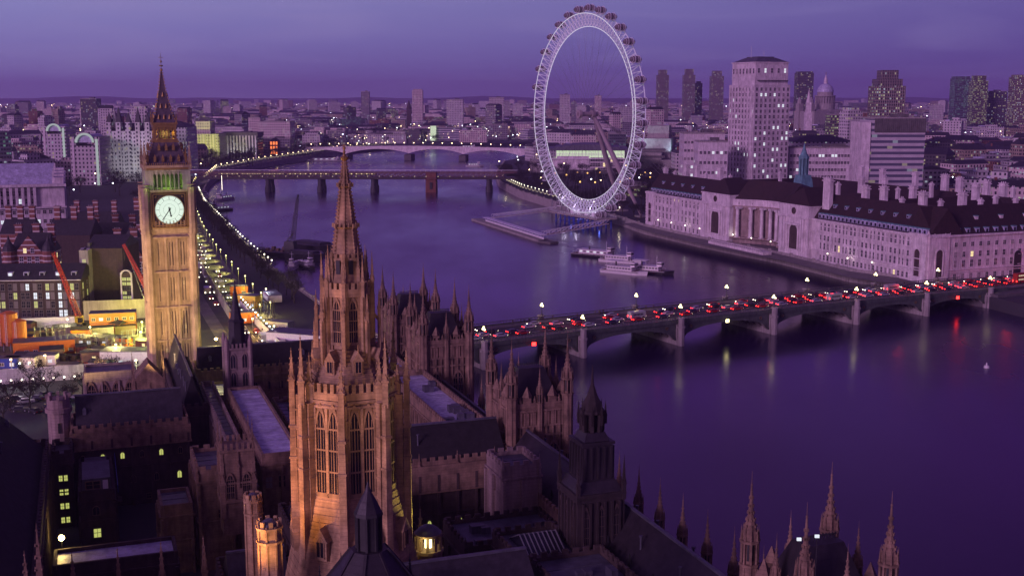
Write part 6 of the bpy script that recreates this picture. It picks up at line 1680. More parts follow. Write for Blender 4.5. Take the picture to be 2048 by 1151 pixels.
# ================================================================ building site beside the clock tower
def site(px, py, z=5.0): return G(px, py, z)
for (px, h, r, lab) in ((22, 12, 2.6, 'tallest orange silo at the left edge of the building site'), (40, 9.5, 2.4, 'shorter orange silo right of the tallest one'), (8, 9, 2.3, 'orange silo cut by the left edge of the view')):
    p = site(px, 700); t = thing('cement_silo', lab, 'silo', p); m = MB().mat('orange_paint'); m.ngon(0, 0, 1.6, r*.5, 3, r, 16); m.ngon(0, 0, 3, r, h, r, 16); m.ngon(0, 0, h, r, h+.7, r*.3, 16)
    for z in (4, 6.5, 9): 
        if z < h: m.ngon(0, 0, z, r+.07, z+.15, r+.07, 16)
    m.build('tank', None, t)
    m = MB().mat('grey_steel')
    for a in range(4): an = a*math.pi/2+.4; m.rod((r*.8*math.cos(an), r*.8*math.sin(an), 0), (r*.8*math.cos(an), r*.8*math.sin(an), 3.2), .15, n=5)
    m.build('legs', None, t, kind='stuff')
    m = MB().mat('white_paint')
    for s in (-.25, .25): m.bar((s, -r-.12, 2), (s, -r-.12, h), .07)
    for k in range(int(h*2)): m.bar((-.25, -r-.12, 2+k*.45), (.25, -r-.12, 2+k*.45), .05)
    m.build('ladder', None, t)
def crawler(px, py, tx, ty, Y2, lab):
    p = site(px, py); q = D(tx, ty, Y2); t = thing('crawler_crane', lab, 'crane', p)
    m = MB().mat('black')
    for y in (-1.8, 1.8): m.box(0, y, 0, 6, .9, 1.1)
    m.build('tracks', None, t, kind='stuff'); m = MB().mat('yellow_paint'); m.box(-.5, 0, 1.2, 5.5, 3, 2.4); m.mat('glass_dark'); m.box(2, -1, 1.5, 1.4, 1.2, 1.8); m.build('cab', None, t)
    m = MB().mat('red_paint'); jib(m, (1.5, 0, 2.5), q-p, 1.5, 22); m.build('lattice_jib', None, t)
    m = MB().mat('grey_steel'); m.rod((-2.5, 0, 3.5), q-p, .05, n=3); m.rod(q-p, (q-p)+Vector((0, 0, -6)), .05, n=3); m.build('cables', None, t, kind='stuff')
crawler(152, 652, 106, 505, 405, 'red lattice crane leaning left across the dark brick office block')
crawler(312, 640, 247, 488, 425, 'taller red lattice crane leaning left beside the clock tower')
# hoarding and floodlit shed, cabins, heaps
mottled('hoarding', (.5, .45, .3), .2, .3)
def wallbox(px0, py0, px1, py1, z0, h, w_, mat, name, label, cat):
    a, b = site(px0, py0, z0), site(px1, py1, z0); m = MB(); m.bar((a.x, a.y, z0+h/2), (b.x, b.y, z0+h/2), w_, h); return m.build(name, mat, label=label, category=cat)
wallbox(168, 640, 300, 635, 5, 7, .4, 'hoarding', 'site_hoarding', 'tall pale hoarding washed in yellow light at the back of the building site', 'hoarding')
wallbox(-20, 662, 150, 655, 5, 4, .4, 'white_paint', 'site_hoarding', 'long white hoarding behind the orange silos', 'hoarding')
wallbox(-60, 772, 236, 752, 5, 4.2, .5, 'portland', 'site_hoarding', 'long pale hoarding topped by small lamps at the front of the building site', 'hoarding')
def cabin(px, py, L_, W, H, mat, lab, rot=0, floors=1, roofm='lead_dark'):
    p = site(px, py); t = thing('site_cabin', lab, 'cabin', p, rot)
    for f in range(floors):
        m = MB().mat(mat); m.box(0, 0, .2+f*H, L_, W, H-.25); m.mat(roofm); m.box(0, 0, f*H+H-.05, L_+.2, W+.2, .2); m.build('box', None, t)
        w_ = Wins(t, 'white_paint'); w_.row((-L_/2, -W/2), (L_/2, -W/2), max(2, int(L_/2.4)), f*H+1.0, 1.2, .95, 'rect', .5, 'lit_window_white'); w_.done()
    return t
for a in ((10, 735, 9, 4, 3.2, 'blue_paint', 'leftmost pale blue cabin behind the lamp topped hoarding'), (45, 733, 9, 4, 3.2, 'white_paint', 'white cabin second from the left behind the lamp topped hoarding'), (85, 728, 9, 4, 3.2, 'white_paint', 'white cabin third from the left behind the lamp topped hoarding', 0.05), (90, 706, 18, 7, 4.5, 'orange_paint', 'large orange site shed right of the silos', .35),
          (228, 662, 15, 6, 3.4, 'orange_paint', 'two storey orange cabin stack lit by work lamps', .25, 2), (178, 690, 16, 5, 3, 'concrete', 'grey cabin row in the middle of the building site', -.15), (265, 728, 17, 7, 4.6, 'white_paint', 'pale shed lit by one lamp near the foot of the clock tower', 0.0)):
    cabin(*a)
for i, (px, py, sx_, sy_, h, mt) in enumerate(((135, 720, 9, 5, 2, 'brick_dark'), (200, 710, 10, 4, 2.2, 'deck_wood'), (160, 735, 6, 4, 1.6, 'orange_paint'), (225, 700, 7, 5, 1.8, 'yellow_paint'), (280, 690, 8, 6, 1.5, 'orange_paint'), (70, 690, 6, 4, 2.4, 'red_paint'), (250, 712, 9, 5, 2, 'concrete_dark'), (120, 690, 7, 4, 2.2, 'red_paint'))):
    p = site(px, py); m = MB().mat(mt); g = random.Random(i)
    for k in range(9): m.box(g.uniform(-sx_, sx_)/2, g.uniform(-sy_, sy_)/2, 0, g.uniform(1, 3), g.uniform(.6, 2), g.uniform(.4, h), g.uniform(0, 3))
    m.build('material_stack', None, None, p, label=['dark brick pile', 'timber stack', 'orange formwork stack', 'yellow plant and boards', 'orange barriers and boards', 'red containers', 'grey block pile', 'red skip and boards'][i]+' on the ground of the floodlit building site', category='building materials', kind='stuff')
for (px, py, e, c) in ((180, 655, 5200, (1, .8, .2)), (232, 690, 4200, (1, .85, .25)), (282, 665, 6500, (.95, 1, .2)), (284, 645, 4200, (.9, 1, .15)), (262, 620, 3000, (1, .95, .2)), (90, 712, 1300, (1, .6, .2)), (22, 720, 500, (1, .5, .15)), (205, 735, 2000, (1, .55, .25)), (135, 640, 1600, (1, .9, .5)), (40, 728, 250, (.9, .95, 1)), (60, 727, 250, (1, 1, .7)), (272, 722, 1500, (1, .95, .5)), (225, 745, 900, (.3, 1, .7))):
    g = site(px, py, 10); t = thing('work_lamp', 'tall work lamp on the building site', 'work lamp', (g.x, g.y, 5)); m = MB().mat('grey_steel'); m.rod((0, 0, 0), (0, 0, 5.2), .1, n=5); m.build('mast', None, t)
    m = MB().mat('lamp_warm'); m.box(0, -.1, 5.1, .55, .25, .35); m.build('lamp_head', None, t); t['group'] = 'work lamps on the building site'
    lamp('POINT', (g.x, g.y-.6, 10.6), e*3.0, c, .3, name='work_light')
SLH = simple_lamp('lamp_white', .6, 'hoarding_lamp', .28)
for i in range(13):
    a, b = site(-20, 769, 9.2), site(232, 753, 9.2); p = a.lerp(b, i/12); put_lamp(SLH, p.x, p.y, 9.2, 'small lamp on top of the front hoarding of the building site', 'lamps on the front hoarding', 10, (.9, .85, 1), .6)
m = MB(); pts = [site(-80, 775), site(235, 752), site(310, 700), site(310, 635), site(150, 640), site(-80, 660)]; m.add([(p.x, p.y, 5.02) for p in pts], [tuple(range(6))]); struct('building_site_ground', m, 'earth')
g = random.Random(5)
for i in range(26):
    px, py = g.uniform(0, 300), g.uniform(655, 745); p = site(px, py); W_, D_, H_ = g.uniform(3, 8), g.uniform(2.4, 4), g.uniform(2, 3.6)
    t = thing('site_hut', '%s hut with a dark roof on the building site, %s' % (['brown', 'grey', 'rusty', 'orange'][i % 4], 'towards the silos' if px < 100 else 'in the middle' if px < 200 else 'towards the clock tower'), 'hut', p, g.uniform(-.5, .5), 'huts on the building site')
    m = MB().mat(['deck_wood', 'concrete', 'brick', 'orange_paint'][i % 4]); m.box(0, 0, 0, W_, D_, H_); m.build('wall', None, t); m = MB().mat('iron_dark'); m.gable(-W_/2-.2, W_/2+.2, -D_/2-.2, D_/2+.2, H_, H_+g.uniform(.2, 1.2)); m.build('roof', None, t)
    if i % 3 == 0:
        m = MB().mat('lit_window'); m.box(0, -D_/2-.04, 1, 1, .06, .9); m.build('window', None, t)
for i in range(8):
    px, py = g.uniform(60, 300), g.uniform(650, 735); p = site(px, py); t = thing('scaffold_tower', 'steel scaffold frame among the huts of the building site, '+('nearer the silos' if px < 180 else 'nearer the clock tower'), 'scaffold', p, g.uniform(0, 1), 'scaffold frames on the building site'); m = MB().mat('grey_steel')
    for a in range(4):
        for b in range(2): m.rod((a*1.8, b*1.4, 0), (a*1.8, b*1.4, 6), .09, n=4)
        for z in (2, 4, 6): m.bar((0, 0, z), (5.4, 0, z), .09); m.bar((0, 1.4, z), (5.4, 1.4, z), .09)
    m.build('frame', None, t); m = MB().mat('deck_wood'); m.box(2.7, .7, 3.95, 5.4, 1.3, .08); m.build('boards', None, t)
# second site: works along the embankment road right of the clock tower
for (px, py, L_, W, H, mt, lab, ro) in ((478, 590, 7, 4, 4, 'orange_paint', 'orange cabin stack at the far end of the embankment works', .3), (500, 615, 8, 5, 5, 'yellow_paint', 'yellow steel cabin in the embankment works', -.35), (487, 645, 9, 5, 4, 'orange_paint', 'orange open shed in the embankment works', .4), (545, 600, 14, 5, 3, 'white_paint', 'long white cabin along the river side of the works', -1.2), (600, 690, 20, 8, 4.5, 'white_paint', 'pale flat roofed pavilion behind the palace roof by the river', -.35), (560, 660, 9, 4, 3.2, 'grey_steel', 'grey cabin among the embankment works', -.4)):
    p = site(px, py); cabin(px, py, L_, W, H, mt, lab, ro)
for (px, py, e, c) in ((488, 595, 1800, (1, .8, .3)), (505, 640, 2200, (1, .6, .1)), (520, 612, 1600, (1, .8, .25)), (548, 655, 900, (1, .9, .5)), (480, 655, 1200, (1, .5, .15)), (532, 580, 700, (.9, .95, 1))):
    g = site(px, py, 9); lamp('POINT', g, e*4, c, .3, name='work_light'); t = thing('work_lamp', 'work lamp among the embankment works', 'work lamp', (g.x, g.y, 5)); t['group'] = 'work lamps in the embankment works'; m = MB().mat('lamp_warm'); m.box(0, 0, 4.3, .5, .5, .5); m.mat('grey_steel'); m.rod((0, 0, 0), (0, 0, 4.3), .08, n=5); m.build('mast', None, t)
m = MB().mat('iron_dark'); p = site(505, 655)
SCF = thing('site_scaffold', 'dark scaffold frame standing in the orange lit embankment works', 'scaffold', p)
for i in range(4):
    for j in range(2): m.rod((i*2.4, j*3, 0), (i*2.4, j*3, 9), .12, n=4)
    for k in range(3): m.bar((0, 0, 3*k+3), (7.2, 0, 3*k+3), .12)
m.build('frame', None, SCF)
# road lamps and traffic on the embankment road: yellow green sodium wash
RLP = simple_lamp('lamp_warm', 8, 'road_lamp', .27)
for i, (x, y) in enumerate(along([tuple(p) for p in EMB[1:9]], 22, 8.8)):
    put_lamp(RLP, x, y, 5, 'tall road lamp on the river side kerb of the embankment road', 'road lamps on the embankment')
    lamp('SPOT', (x+1, y, 12.6), 13000 if y < 700 else 4000, (1, .92, .22), .3, (x-7, y-2, 5), 110, .6, name='road_light')
k = 0
for off, dr in ((-5, 1), (-1.8, 1), (1.8, -1), (5, -1)):
    q = along([tuple(p) for p in EMB[0:9]], 15, off, .3)
    for (x, y), (x2_, y2_) in zip(q, q[1:]):
        if rnd.random() < .75:
            i = rnd.choice([0, 1, 2, 3, 5]); a = math.atan2(y2_-y, x2_-x); vehicle(PV[i], x, y, 5.04, a+math.pi, '%s driving on the yellow lit embankment road behind the clock tower' % ['silver car', 'dark blue car', 'red car', 'black cab', '', 'white van'][i], 'traffic on the embankment road'); k += 1
SLP2 = simple_lamp('lamp_far_white', 1, 'string_lamp', .2)
for i in range(15):
    a, b = site(478, 612), site(552, 690); p = a.lerp(b, i/14); put_lamp(SLP2, p.x, p.y, 8, 'small pink white bulb in the row along the palace side road', 'row of bulbs beside the embankment works', 25, (1, .7, .8), 1)
wallbox(470, 605, 560, 700, 5, 3, .3, 'white_paint', 'site_hoarding', 'white fence carrying the row of small bulbs beside the embankment works', 'fence')
wallbox(405, 545, 470, 655, 5, 4, .5, 'concrete', 'retaining_wall', 'pale wall on the clock tower side of the yellow lit embankment road', 'wall')
# ================================================================ the riverside gothic palace in the foreground
PA = R(19.7); pc, ps = math.cos(PA), math.sin(PA)
def pw(e, n, z=0.0): return (pc*e-ps*n, ps*e+pc*n, z)
def rng_(name, label, e0, e1, n0, n1, ze, zr=None, axis='x', wall='stone', roof='slate', z0=5.0, hip=0, cren=True, band=0, wins=(), cat='building', extra=None, frame='stone', lead=False):
    W, Dp = e1-e0, n1-n0; p = pw(e0, n0, z0); t = thing(name, label, cat, p, PA); H = ze-z0
    m = MB().mat(wall); m.box(W/2, Dp/2, -1, W, Dp, H+1)
    m.box(W/2, Dp/2, H-1.5, W+.5, Dp+.5, .3); m.box(W/2, Dp/2, H*.5, W+.4, Dp+.4, .22)
    nx, ny = max(1, int(W/3.2)), max(1, int(Dp/3.2))
    for i in range(nx+1):
        u = W*i/nx; m.box(min(W-.2, max(.2, u)), -.12, 0, .42, .62, H-1.7); m.box(min(W-.2, max(.2, u)), -.3, 0, .5, .7, H*.5)
    for i in range(1, ny+1):
        u = Dp*i/ny; m.box(-.12, min(Dp-.2, u), 0, .62, .42, H-1.7); m.box(W+.12, min(Dp-.2, u), 0, .62, .42, H-1.7)
    m.build('wall', None, t)
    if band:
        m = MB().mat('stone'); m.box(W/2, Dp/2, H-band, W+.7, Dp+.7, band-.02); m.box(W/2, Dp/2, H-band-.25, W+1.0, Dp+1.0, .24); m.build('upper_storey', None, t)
    m = MB().mat('stone' if band else wall); q = .2
    for (a, b) in (((0, q), (W, q)), ((W-q, 0), (W-q, Dp)), ((0, Dp-q), (W, Dp-q)), ((q, 0), (q, Dp))):
        c = ((a[0]+b[0])/2, (a[1]+b[1])/2); lx = abs(a[0]-b[0]); ly = abs(a[1]-b[1])
        m.box(c[0], c[1], H-.003, max(.5, lx-(.99 if ly == 0 else 0)) if ly == 0 else .45, .45 if ly == 0 else ly, .7)
        if cren: crenels(m, a, b, H+.69, .65, .75, .4)
    m.build('parapet', None, t)
    if cren:
        for i in range(0, int(W/3.2)+1, 2):
            m = MB(); pinnacle(m, min(W-.3, W*i/max(1, int(W/3.2))), -.1, H-1.2, .42, 3.6, wall if not band else 'stone', crk=False); m.build('pinnacle', None, t)
    if zr:
        m = MB().mat(roof); m.gable(.9, W-.9, .9, Dp-.9, H+.05, zr-z0, axis, hip)
        if axis == 'x': m.mat('lead_dark'); m.bar((.9+hip, Dp/2, zr-z0+.1), (W-.9-hip, Dp/2, zr-z0+.1), .5, .3)
        else: m.mat('lead_dark'); m.bar((W/2, .9+hip, zr-z0+.1), (W/2, Dp-.9-hip, zr-z0+.1), .5, .3)
        m.build('roof', None, t)
        L_ = W if axis == 'x' else Dp; g2 = random.Random(int(e0*7+n0))
        for i in range(int(L_/6)):
            u = 3+i*6+g2.uniform(-1, 1); sd = g2.choice([-1, 1]); f = .5
            half = (Dp if axis == 'x' else W)/2-.9; off = half*f*sd; zz = H+(zr-z0-H)*(1-f)
            if u > L_-2: continue
            m = MB().mat('lead_dark'); x, y = (u, Dp/2+off) if axis == 'x' else (W/2+off, u)
            if g2.random() < .5: m.box(0, 0, -.3, .7, .7, 1.0); m.ngon(0, 0, .7, .55, 1.2, .02, 4, .785)
            else: m.rod((0, 0, -.4), (0, 0, 1.7), .16, n=6); m.rod((0, 0, 1.7), (0, 0, 1.9), .28, n=6)
            m.build('roof_vent', None, t, (x, y, zz))
    else:
        m = MB().mat('lead' if lead else 'lead_dark'); m.box(W/2, Dp/2, H+.01, W-1, Dp-1, .12)
        for i in range(int(max(W, Dp)/3)):
            if Dp > W: m.bar((.6, 1.5+i*3, H+.16), (W-.6, 1.5+i*3, H+.16), .14, .1)
            else: m.bar((1.5+i*3, .6, H+.16), (1.5+i*3, Dp-.6, H+.16), .14, .1)
        m.build('roof', None, t)
    w_ = Wins(t, frame)
    for (side, n, zz, w, h, kind, lit) in wins:
        a, b = {'s': ((0, 0), (W, 0)), 'w': ((0, Dp), (0, 0)), 'e': ((W, 0), (W, Dp))}[side]; w_.row(a, b, n, zz-z0, w, h, kind, lit, 'lit_window_green', pane='glass_dark')
    if extra: extra(t, w_, W, Dp, H)
    w_.done(); return t
def vents(k, seed, n=6):
    def f(t, w_, W, Dp, H):
        g = random.Random(seed)
        for i in range(n):
            m = MB().mat('lead_dark'); x, y = W*g.uniform(.15, .85), Dp*g.uniform(.15, .85); m.box(0, 0, 0, g.uniform(.8, 2.4), g.uniform(.8, 2), g.uniform(.6, 1.4)); m.build('roof_vent', None, t, (x, y, H+.1))
    return f
# ---- pavilion with four crocketed turrets
def pavilion():
    t = thing('turreted_pavilion', 'pavilion', 'tower'); W, Dp, H, z0 = 10.6, 11.0, 25.0, 0
    m = MB().mat('stone'); m.box(0, 0, -1, W, Dp, H+1)
    for z in (H-5.2, H-3.4, H-.6, 8): m.box(0, 0, z, W+.5, Dp+.5, .4)
    for s in (-1, 1):
        for i in range(7):
            u = -W/2+1.5+i*(W-3)/6; m.box(u, s*(Dp/2+.12), 9, .22, .35, H-9.5); m.box(s*(W/2+.12), u, 9, .35, .22, H-9.5)
        for i in range(14):
            u = -W/2+1.1+i*(W-2.2)/13; m.box(u, s*(Dp/2+.15), H-3.1, .3, .3, 2.4); m.box(s*(W/2+.15), u, H-3.1, .3, .3, 2.4)
    m.build('wall', None, t)
    m = MB().mat('stone')
    for s in (-1, 1):
        for i in range(9):
            u = -W/2+1.6+i*(W-3.2)/8
            for (x, y) in ((u, s*(Dp/2)), (s*(W/2), u)): m.box(x, y, H, .35, .35, 1.5); m.ngon(x, y, H+1.5, .28, H+2.3, .03, 4)
        m.box(0, s*Dp/2, H, W, .3, 1.0); m.box(s*W/2, 0, H, .3, Dp-.4, 1.0)
        for (x, y, a) in ((-2.4, s*Dp/2, 0), (2.4, s*Dp/2, 0), (s*W/2, -2.4, 1.5708), (s*W/2, 2.4, 1.5708)): m.box(x, y, H+1, 1.5, .35, 1.2, a); m.ngon(x, y, H+2.2, 1.0, H+4.0, .05, 4, a)
    m.build('pierced_parapet', None, t)
    m = MB().mat('iron_roof'); m.box(0, 0, H, W-1.8, Dp-1.8, 6.4, top=(.55, .30)); m.mat('iron_dark')
    for i in range(12): m.box(-2.2+i*.4, 0, H+6.4, .1, .1, .7)
    m.bar((-2.4, 0, H+6.9), (2.4, 0, H+6.9), .1); m.build('steep_roof', None, t)
    for sx_ in (-1, 1):
        for sy_ in (-1, 1):
            m = MB(); oct_turret(m, sx_*W/2, sy_*Dp/2, 0, 1.0, H+5.2, H+13.2); m.build('corner_turret', None, t)
    for (x, y) in ((0, -Dp/2), (W/2, 0), (-W/2, 0), (0, Dp/2)):
        m = MB(); oct_turret(m, x, y, H-9, .58, H+2.8, H+8.0); m.build('middle_turret', None, t)
    w_ = Wins(t, 'stone')
    for s in (-1, 1):
        for x in (-2.6, 2.6):
            for z, h in ((12.5, 6.2), (4, 5)): w_.add(x, s*(Dp/2)+s*.16, z, 0 if s < 0 else math.pi, 2.4, h, 'tall'); w_.add(s*(W/2)+s*.16, x, z, math.pi/2*s, 2.4, h, 'tall')
    w_.done(); return t
PVN = pavilion()
PVN.location = pw(74.7, 108, 5); PVN.rotation_euler = (0, 0, PA); PVN['label'] = 'turreted stone pavilion cut off by the bottom edge, over the open water'
for (e, n, lab) in ((74.7, 199.5, 'turreted stone pavilion in the middle of the river front, before the second bridge pier'), (75, 258.5, 'turreted stone pavilion with one yellow lit window next to the bridge'), (75, 285.5, 'turreted stone pavilion farthest along the river front, right of the great spire')):
    o = dup(PVN, pw(e, n, 5), PA, 1.0, lab)
    if n == 258.5:
        q = obj('window', wmesh('gothic', 'lit_window_green', 'stone'), o, (-2.6, -5.70, 12.5)); q.scale = (1.7, 1, 2.2)
# ---- the river front range, the roofs and courts
def rf_extra(step=7.2, off=3.5):
    def f(t, w_, W, Dp, H):
        n = int((Dp-off)/step)+1
        for i in range(n):
            m = MB(); y = off+i*step; oct_turret(m, W+.8, y, 0, .72, H+2.0, H+8.2); m.build('river_turret', None, t)
            m = MB().mat('black'); m.box(1.5, y+2, H+.3, .4, .4, 1.3); m.rod((1.5, y+2, H+1.6), (1.5, y+2, H+2.4), .25, .1, 5); m.build('roof_vent', None, t)
    return f
rng_('river_front_range', 'long dark roofed river front range with a row of slim pinnacles beside open water', 66, 77.5, 114, 193.5, 21, 26.5, 'y', extra=rf_extra(), wins=(('e', 11, 9, 1.6, 5, 'tall', 0),), roof='iron_roof')
rng_('river_front_range', 'blue lead roofed range between the two nearer turreted pavilions', 61.5, 69.5, 206, 252.5, 23.5, None, lead=True, wins=(('w', 16, 18.6, 1.5, 3.2, 'gothic', 0),), extra=vents(1, 5, 9))
rng_('river_front_range', 'lower outer range with pinnacles between the two nearer turreted pavilions', 69.8, 77.5, 206, 252.5, 18, 22, 'y', extra=rf_extra(9.0, 5), roof='iron_roof')
rng_('river_front_range', 'blue lead roofed range at the far end of the river front', 60, 69, 265, 279, 22, None, lead=True, extra=vents(1, 8, 4))
rng_('court_range', 'flat purple lead roof in the court beside the long blue roof', 47, 61, 206, 268, 17, None, extra=vents(1, 6, 6))
rng_('cross_range', 'dark ridge roofed cross range with crenels just right of the great spire', 38, 68.5, 191, 203.5, 22.5, 28, wall='stone_dark', band=4.6, roof='slate_black', wins=(('s', 11, 11.0, .75, 1.8, 'gothic', .3), ('s', 7, 6, .8, 1.6, 'gothic', .1)))  # dark stone below the upper storey stands in for the court's shade
# stone block with the pale west face
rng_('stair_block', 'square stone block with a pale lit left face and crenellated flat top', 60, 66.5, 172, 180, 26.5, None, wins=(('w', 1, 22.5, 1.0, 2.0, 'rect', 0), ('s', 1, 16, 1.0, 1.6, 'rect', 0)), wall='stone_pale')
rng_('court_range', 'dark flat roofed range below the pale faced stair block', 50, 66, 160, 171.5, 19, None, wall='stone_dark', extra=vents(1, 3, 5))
def skylight(t, w_, W, Dp, H):
    m = MB().mat('glass_dark'); m.gable(2, W-2, 2, Dp-2, H+.2, H+2.2, 'x'); m.mat('grey_steel')
    for i in range(9):
        x = 2+i*(W-4)/8
        for y in (2, Dp-2): m.bar((x, y, H+.25), (x, Dp/2, H+2.3), .14)
    m.build('glazed_skylight', None, t)
rng_('court_range', 'low range with a barred glass skylight left of the dark ventilation tower', 54, 63.5, 147, 159.5, 21, None, wall='stone_dark', extra=skylight)
rng_('cross_range', 'broad slate roof south of the skylight with a few roof vents', 35, 53.5, 133, 150, 20, 26, wall='stone_dark', extra=vents(1, 9, 6), wins=(('s', 6, 16.5, 1.1, 1.6, 'gothic', 0),), roof='slate')
rng_('cross_range', 'crenellated lower wall range at the bottom edge right of the spire', 37, 65, 112, 127, 19, 24, wall='stone', roof='slate')
rng_('court_range', 'dark flat roof between the skylight and the river front roof', 54.5, 65.5, 128.5, 146, 22, None, wall='stone_dark', extra=vents(1, 12, 7))
# dark ventilation tower
VT = thing('ventilation_tower', 'dark gothic ventilation tower with a stepped top standing against the water', 'tower', pw(66.5, 152, 20), PA)
m = MB().mat('stone_black'); m.box(0, 0, -10, 7.2, 7.2, 19.2); m.box(0, 0, 9.2, 7.6, 7.6, .5)
for s in (-1, 1):
    for i in range(6): u = -2.8+i*1.12; m.box(u, s*3.7, 1.5, .3, .4, 7); m.box(s*3.7, u, 1.5, .4, .3, 7)
m.build('lower_stage', None, VT)
m = MB().mat('iron_roof'); m.box(0, 0, 9.7, 6.8, 6.8, 1.5, top=(.78, .78)); m.box(0, 0, 11.2, 5.0, 5.0, 5.2, top=(.9, .9)); m.box(0, 0, 16.4, 5.0, 5.0, .4)
for s in (-1, 1):
    for i in range(5): u = -2.0+i*1.0; m.box(u, s*2.45, 11.5, .25, .3, 4.6); m.box(s*2.45, u, 11.5, .3, .25, 4.6)
m.box(0, 0, 16.8, 3.9, 3.9, 1.2, top=(.72, .72)); m.build('middle_stage', None, VT)
m = MB().mat('stone_black')
for a in range(8): an = a*math.pi/4+.39; m.box(1.55*math.cos(an), 1.55*math.sin(an), 18, .5, .5, 2.6, an); pinnacle(m, 1.9*math.cos(an), 1.9*math.sin(an), 19, .35, 3.4)
m.ngon(0, 0, 18, .9, 20.6, .9, 8); m.ngon(0, 0, 20.6, 1.9, 21, 1.8, 8); m.stack(0, 0, [(21, 1.6), (22, 1.35), (23, .8), (23.8, .55), (24.6, .25), (27.5, .04)], 8); m.build('lantern', None, VT)
for sx_ in (-1, 1):
    for sy_ in (-1, 1): m = MB(); pinnacle(m, sx_*3.5, sy_*3.5, 8.5, .5, 6.5, 'stone_black'); m.build('pinnacle', None, VT)
w_ = Wins(VT, 'stone_dark'); w_.row((-3.6, -3.6), (3.6, -3.6), 3, 2, 1.1, 5.8, 'tall'); w_.row((-3.6, 3.6), (-3.6, -3.6), 3, 2, 1.1, 5.8, 'tall'); w_.done()
# round cupola turret with lamps inside
CU = thing('round_turret', 'round turret with a ring of yellow lit openings, right of the spire base', 'turret', pw(41.5, 149.5, 18), PA)
m = MB().mat('stone'); m.ngon(0, 0, -4, 1.9, 6.2, 1.9, 20); m.ngon(0, 0, 6.2, 2.1, 6.6, 2.1, 20); m.build('drum', None, CU)
m = MB().mat('stone')
for a in range(10): an = a*math.pi/5; m.box(1.75*math.cos(an), 1.75*math.sin(an), 6.6, .32, .4, 1.9, an)
m.ngon(0, 0, 8.5, 1.95, 8.8, 1.95, 20); m.build('arcade', None, CU)
m = MB().mat('lamp_warm'); m.ngon(.0, 0, 6.7, .5, 8.2, .5, 10); m.build('lamp', None, CU)
m = MB().mat('lead_dark'); m.stack(0, 0, [(8.8, 1.8), (9.3, 1.4), (9.7, .8), (9.95, .15)], 16); m.build('dome', None, CU)
c = pw(41.5, 149.5, 25.6); lamp('POINT', c, 260, (1, .85, .25), .3, name='turret_light'); lamp('POINT', (c[0]-.5, c[1]-2.6, 26.2), 120, (1, .85, .3), .2, name='turret_light')
# ---- west side
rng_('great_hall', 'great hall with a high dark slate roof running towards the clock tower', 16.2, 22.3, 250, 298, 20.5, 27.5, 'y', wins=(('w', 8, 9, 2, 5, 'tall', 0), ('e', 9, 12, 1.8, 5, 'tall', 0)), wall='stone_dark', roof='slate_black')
rng_('court_gallery', 'narrow court gallery with a pinkish crenellated wall beside the great hall', 22.6, 25.4, 200, 270, 20.5, None, wins=(('e', 12, 15.5, 1.2, 2.4, 'gothic', .1),), wall='stone_pale')
rng_('lead_roofed_range', 'long pale blue lead roof left of the great spire', 27, 33.8, 205, 256, 22.5, None, lead=True, wins=(('s', 3, 17, 1.1, 2, 'rect', .3), ('e', 16, 17, 1.2, 2.6, 'gothic', 0)), cren=False)
rng_('court_range', 'lower flat roof right of the long pale blue lead roof', 36.5, 40.5, 222, 258, 18.5, None, extra=vents(1, 2, 4))
rng_('cross_range', 'dark roofed far cross range with a crenellated wall behind the long pale roof', 24, 68.5, 298, 309, 17, 22.5, roof='slate_black', wins=(('s', 14, 12, 1.2, 2.2, 'gothic', .12),))
rng_('court_range', 'yellow lit low lead roof between the great hall and the small dark spired tower', 22.9, 32, 272, 286, 17, None, lead=True, cren=False)
rng_('cross_range', 'dark ridge roofed range facing the bottom left court with a few lit windows', -4.5, 17.5, 240, 251, 20.5, 26.5, band=3.4, wins=(('s', 6, 14.6, .8, 1.3, 'gothic', .35), ('s', 5, 9.6, .85, 1.5, 'gothic', .4), ('s', 4, 6, .8, 1.0, 'rect', .4)), wall='stone_dark')  # lower wall colour carries the court's shade, lighter stone kept above
rng_('court_wing', 'narrow court wing with a column of four lit windows at the lower left', -8, -4.4, 231, 239.7, 18.5, None, wall='stone_dark', extra=lambda t, w_, W, Dp, H: [w_.add(W/2+dx_, -.1, z, 0, .62, 1.1, 'rect', 'lit_window_green') for z in (9, 6.3, 3.6, .9) for dx_ in (-.45, .45)])
rng_('low_wall_range', 'low dark crenellated range left of the round turret', -15, -8.4, 236, 246, 17, None, wall='stone_dark')
def plant_roof(t, w_, W, Dp, H):
    m = MB().mat('lead_dark'); m.box(W/2, 6, H+.2, W-1.2, 11, 2.5); m.box(W/2, Dp-6, H+.2, W-2, 6, 1.4); m.build('roof_cabin', None, t)
    m = MB().mat('white_paint'); m.box(W-1.5, .38, H+.3, .9, .12, 2.0); m.build('door', None, t)
    w_.add(W/2-.6, .42, H+.9, 0, 2.3, 1.3, 'rect'); w_.add(W/2-.3, -.1, 2, 0, 1.2, 1.6, 'rect', 'lit_window_green'); w_.add(W/2-.3, -.1, 6.2, 0, 1.2, 1.6, 'gothic')
    m = MB().mat('blue_paint')
    for i in range(14): m.bar((W+.6, 1+i*1.5, H-.5), (W+.6, 1+i*1.5, H+.9), .08)
    for z in (.2, .9): m.bar((W+.6, 1, H+z), (W+.6, 22, H+z), .08)
    m.build('roof_railing', None, t)
rng_('court_block', 'flat purple roofed block with a rooftop cabin and white door in the lower left court', -3.4, 2.6, 218, 239, 15, None, wall='stone_dark', cren=False, extra=plant_roof)
rng_('stair_block', 'pinkish stone block with two dark square windows, left of the small turreted tower', 15.6, 21.4, 200.6, 214, 22, None, wall='stone', extra=lambda t, w_, W, Dp, H: [w_.add(3.9, -.1, z, 0, 1.2, 1.4, 'rect') for z in (13, 9.2)])
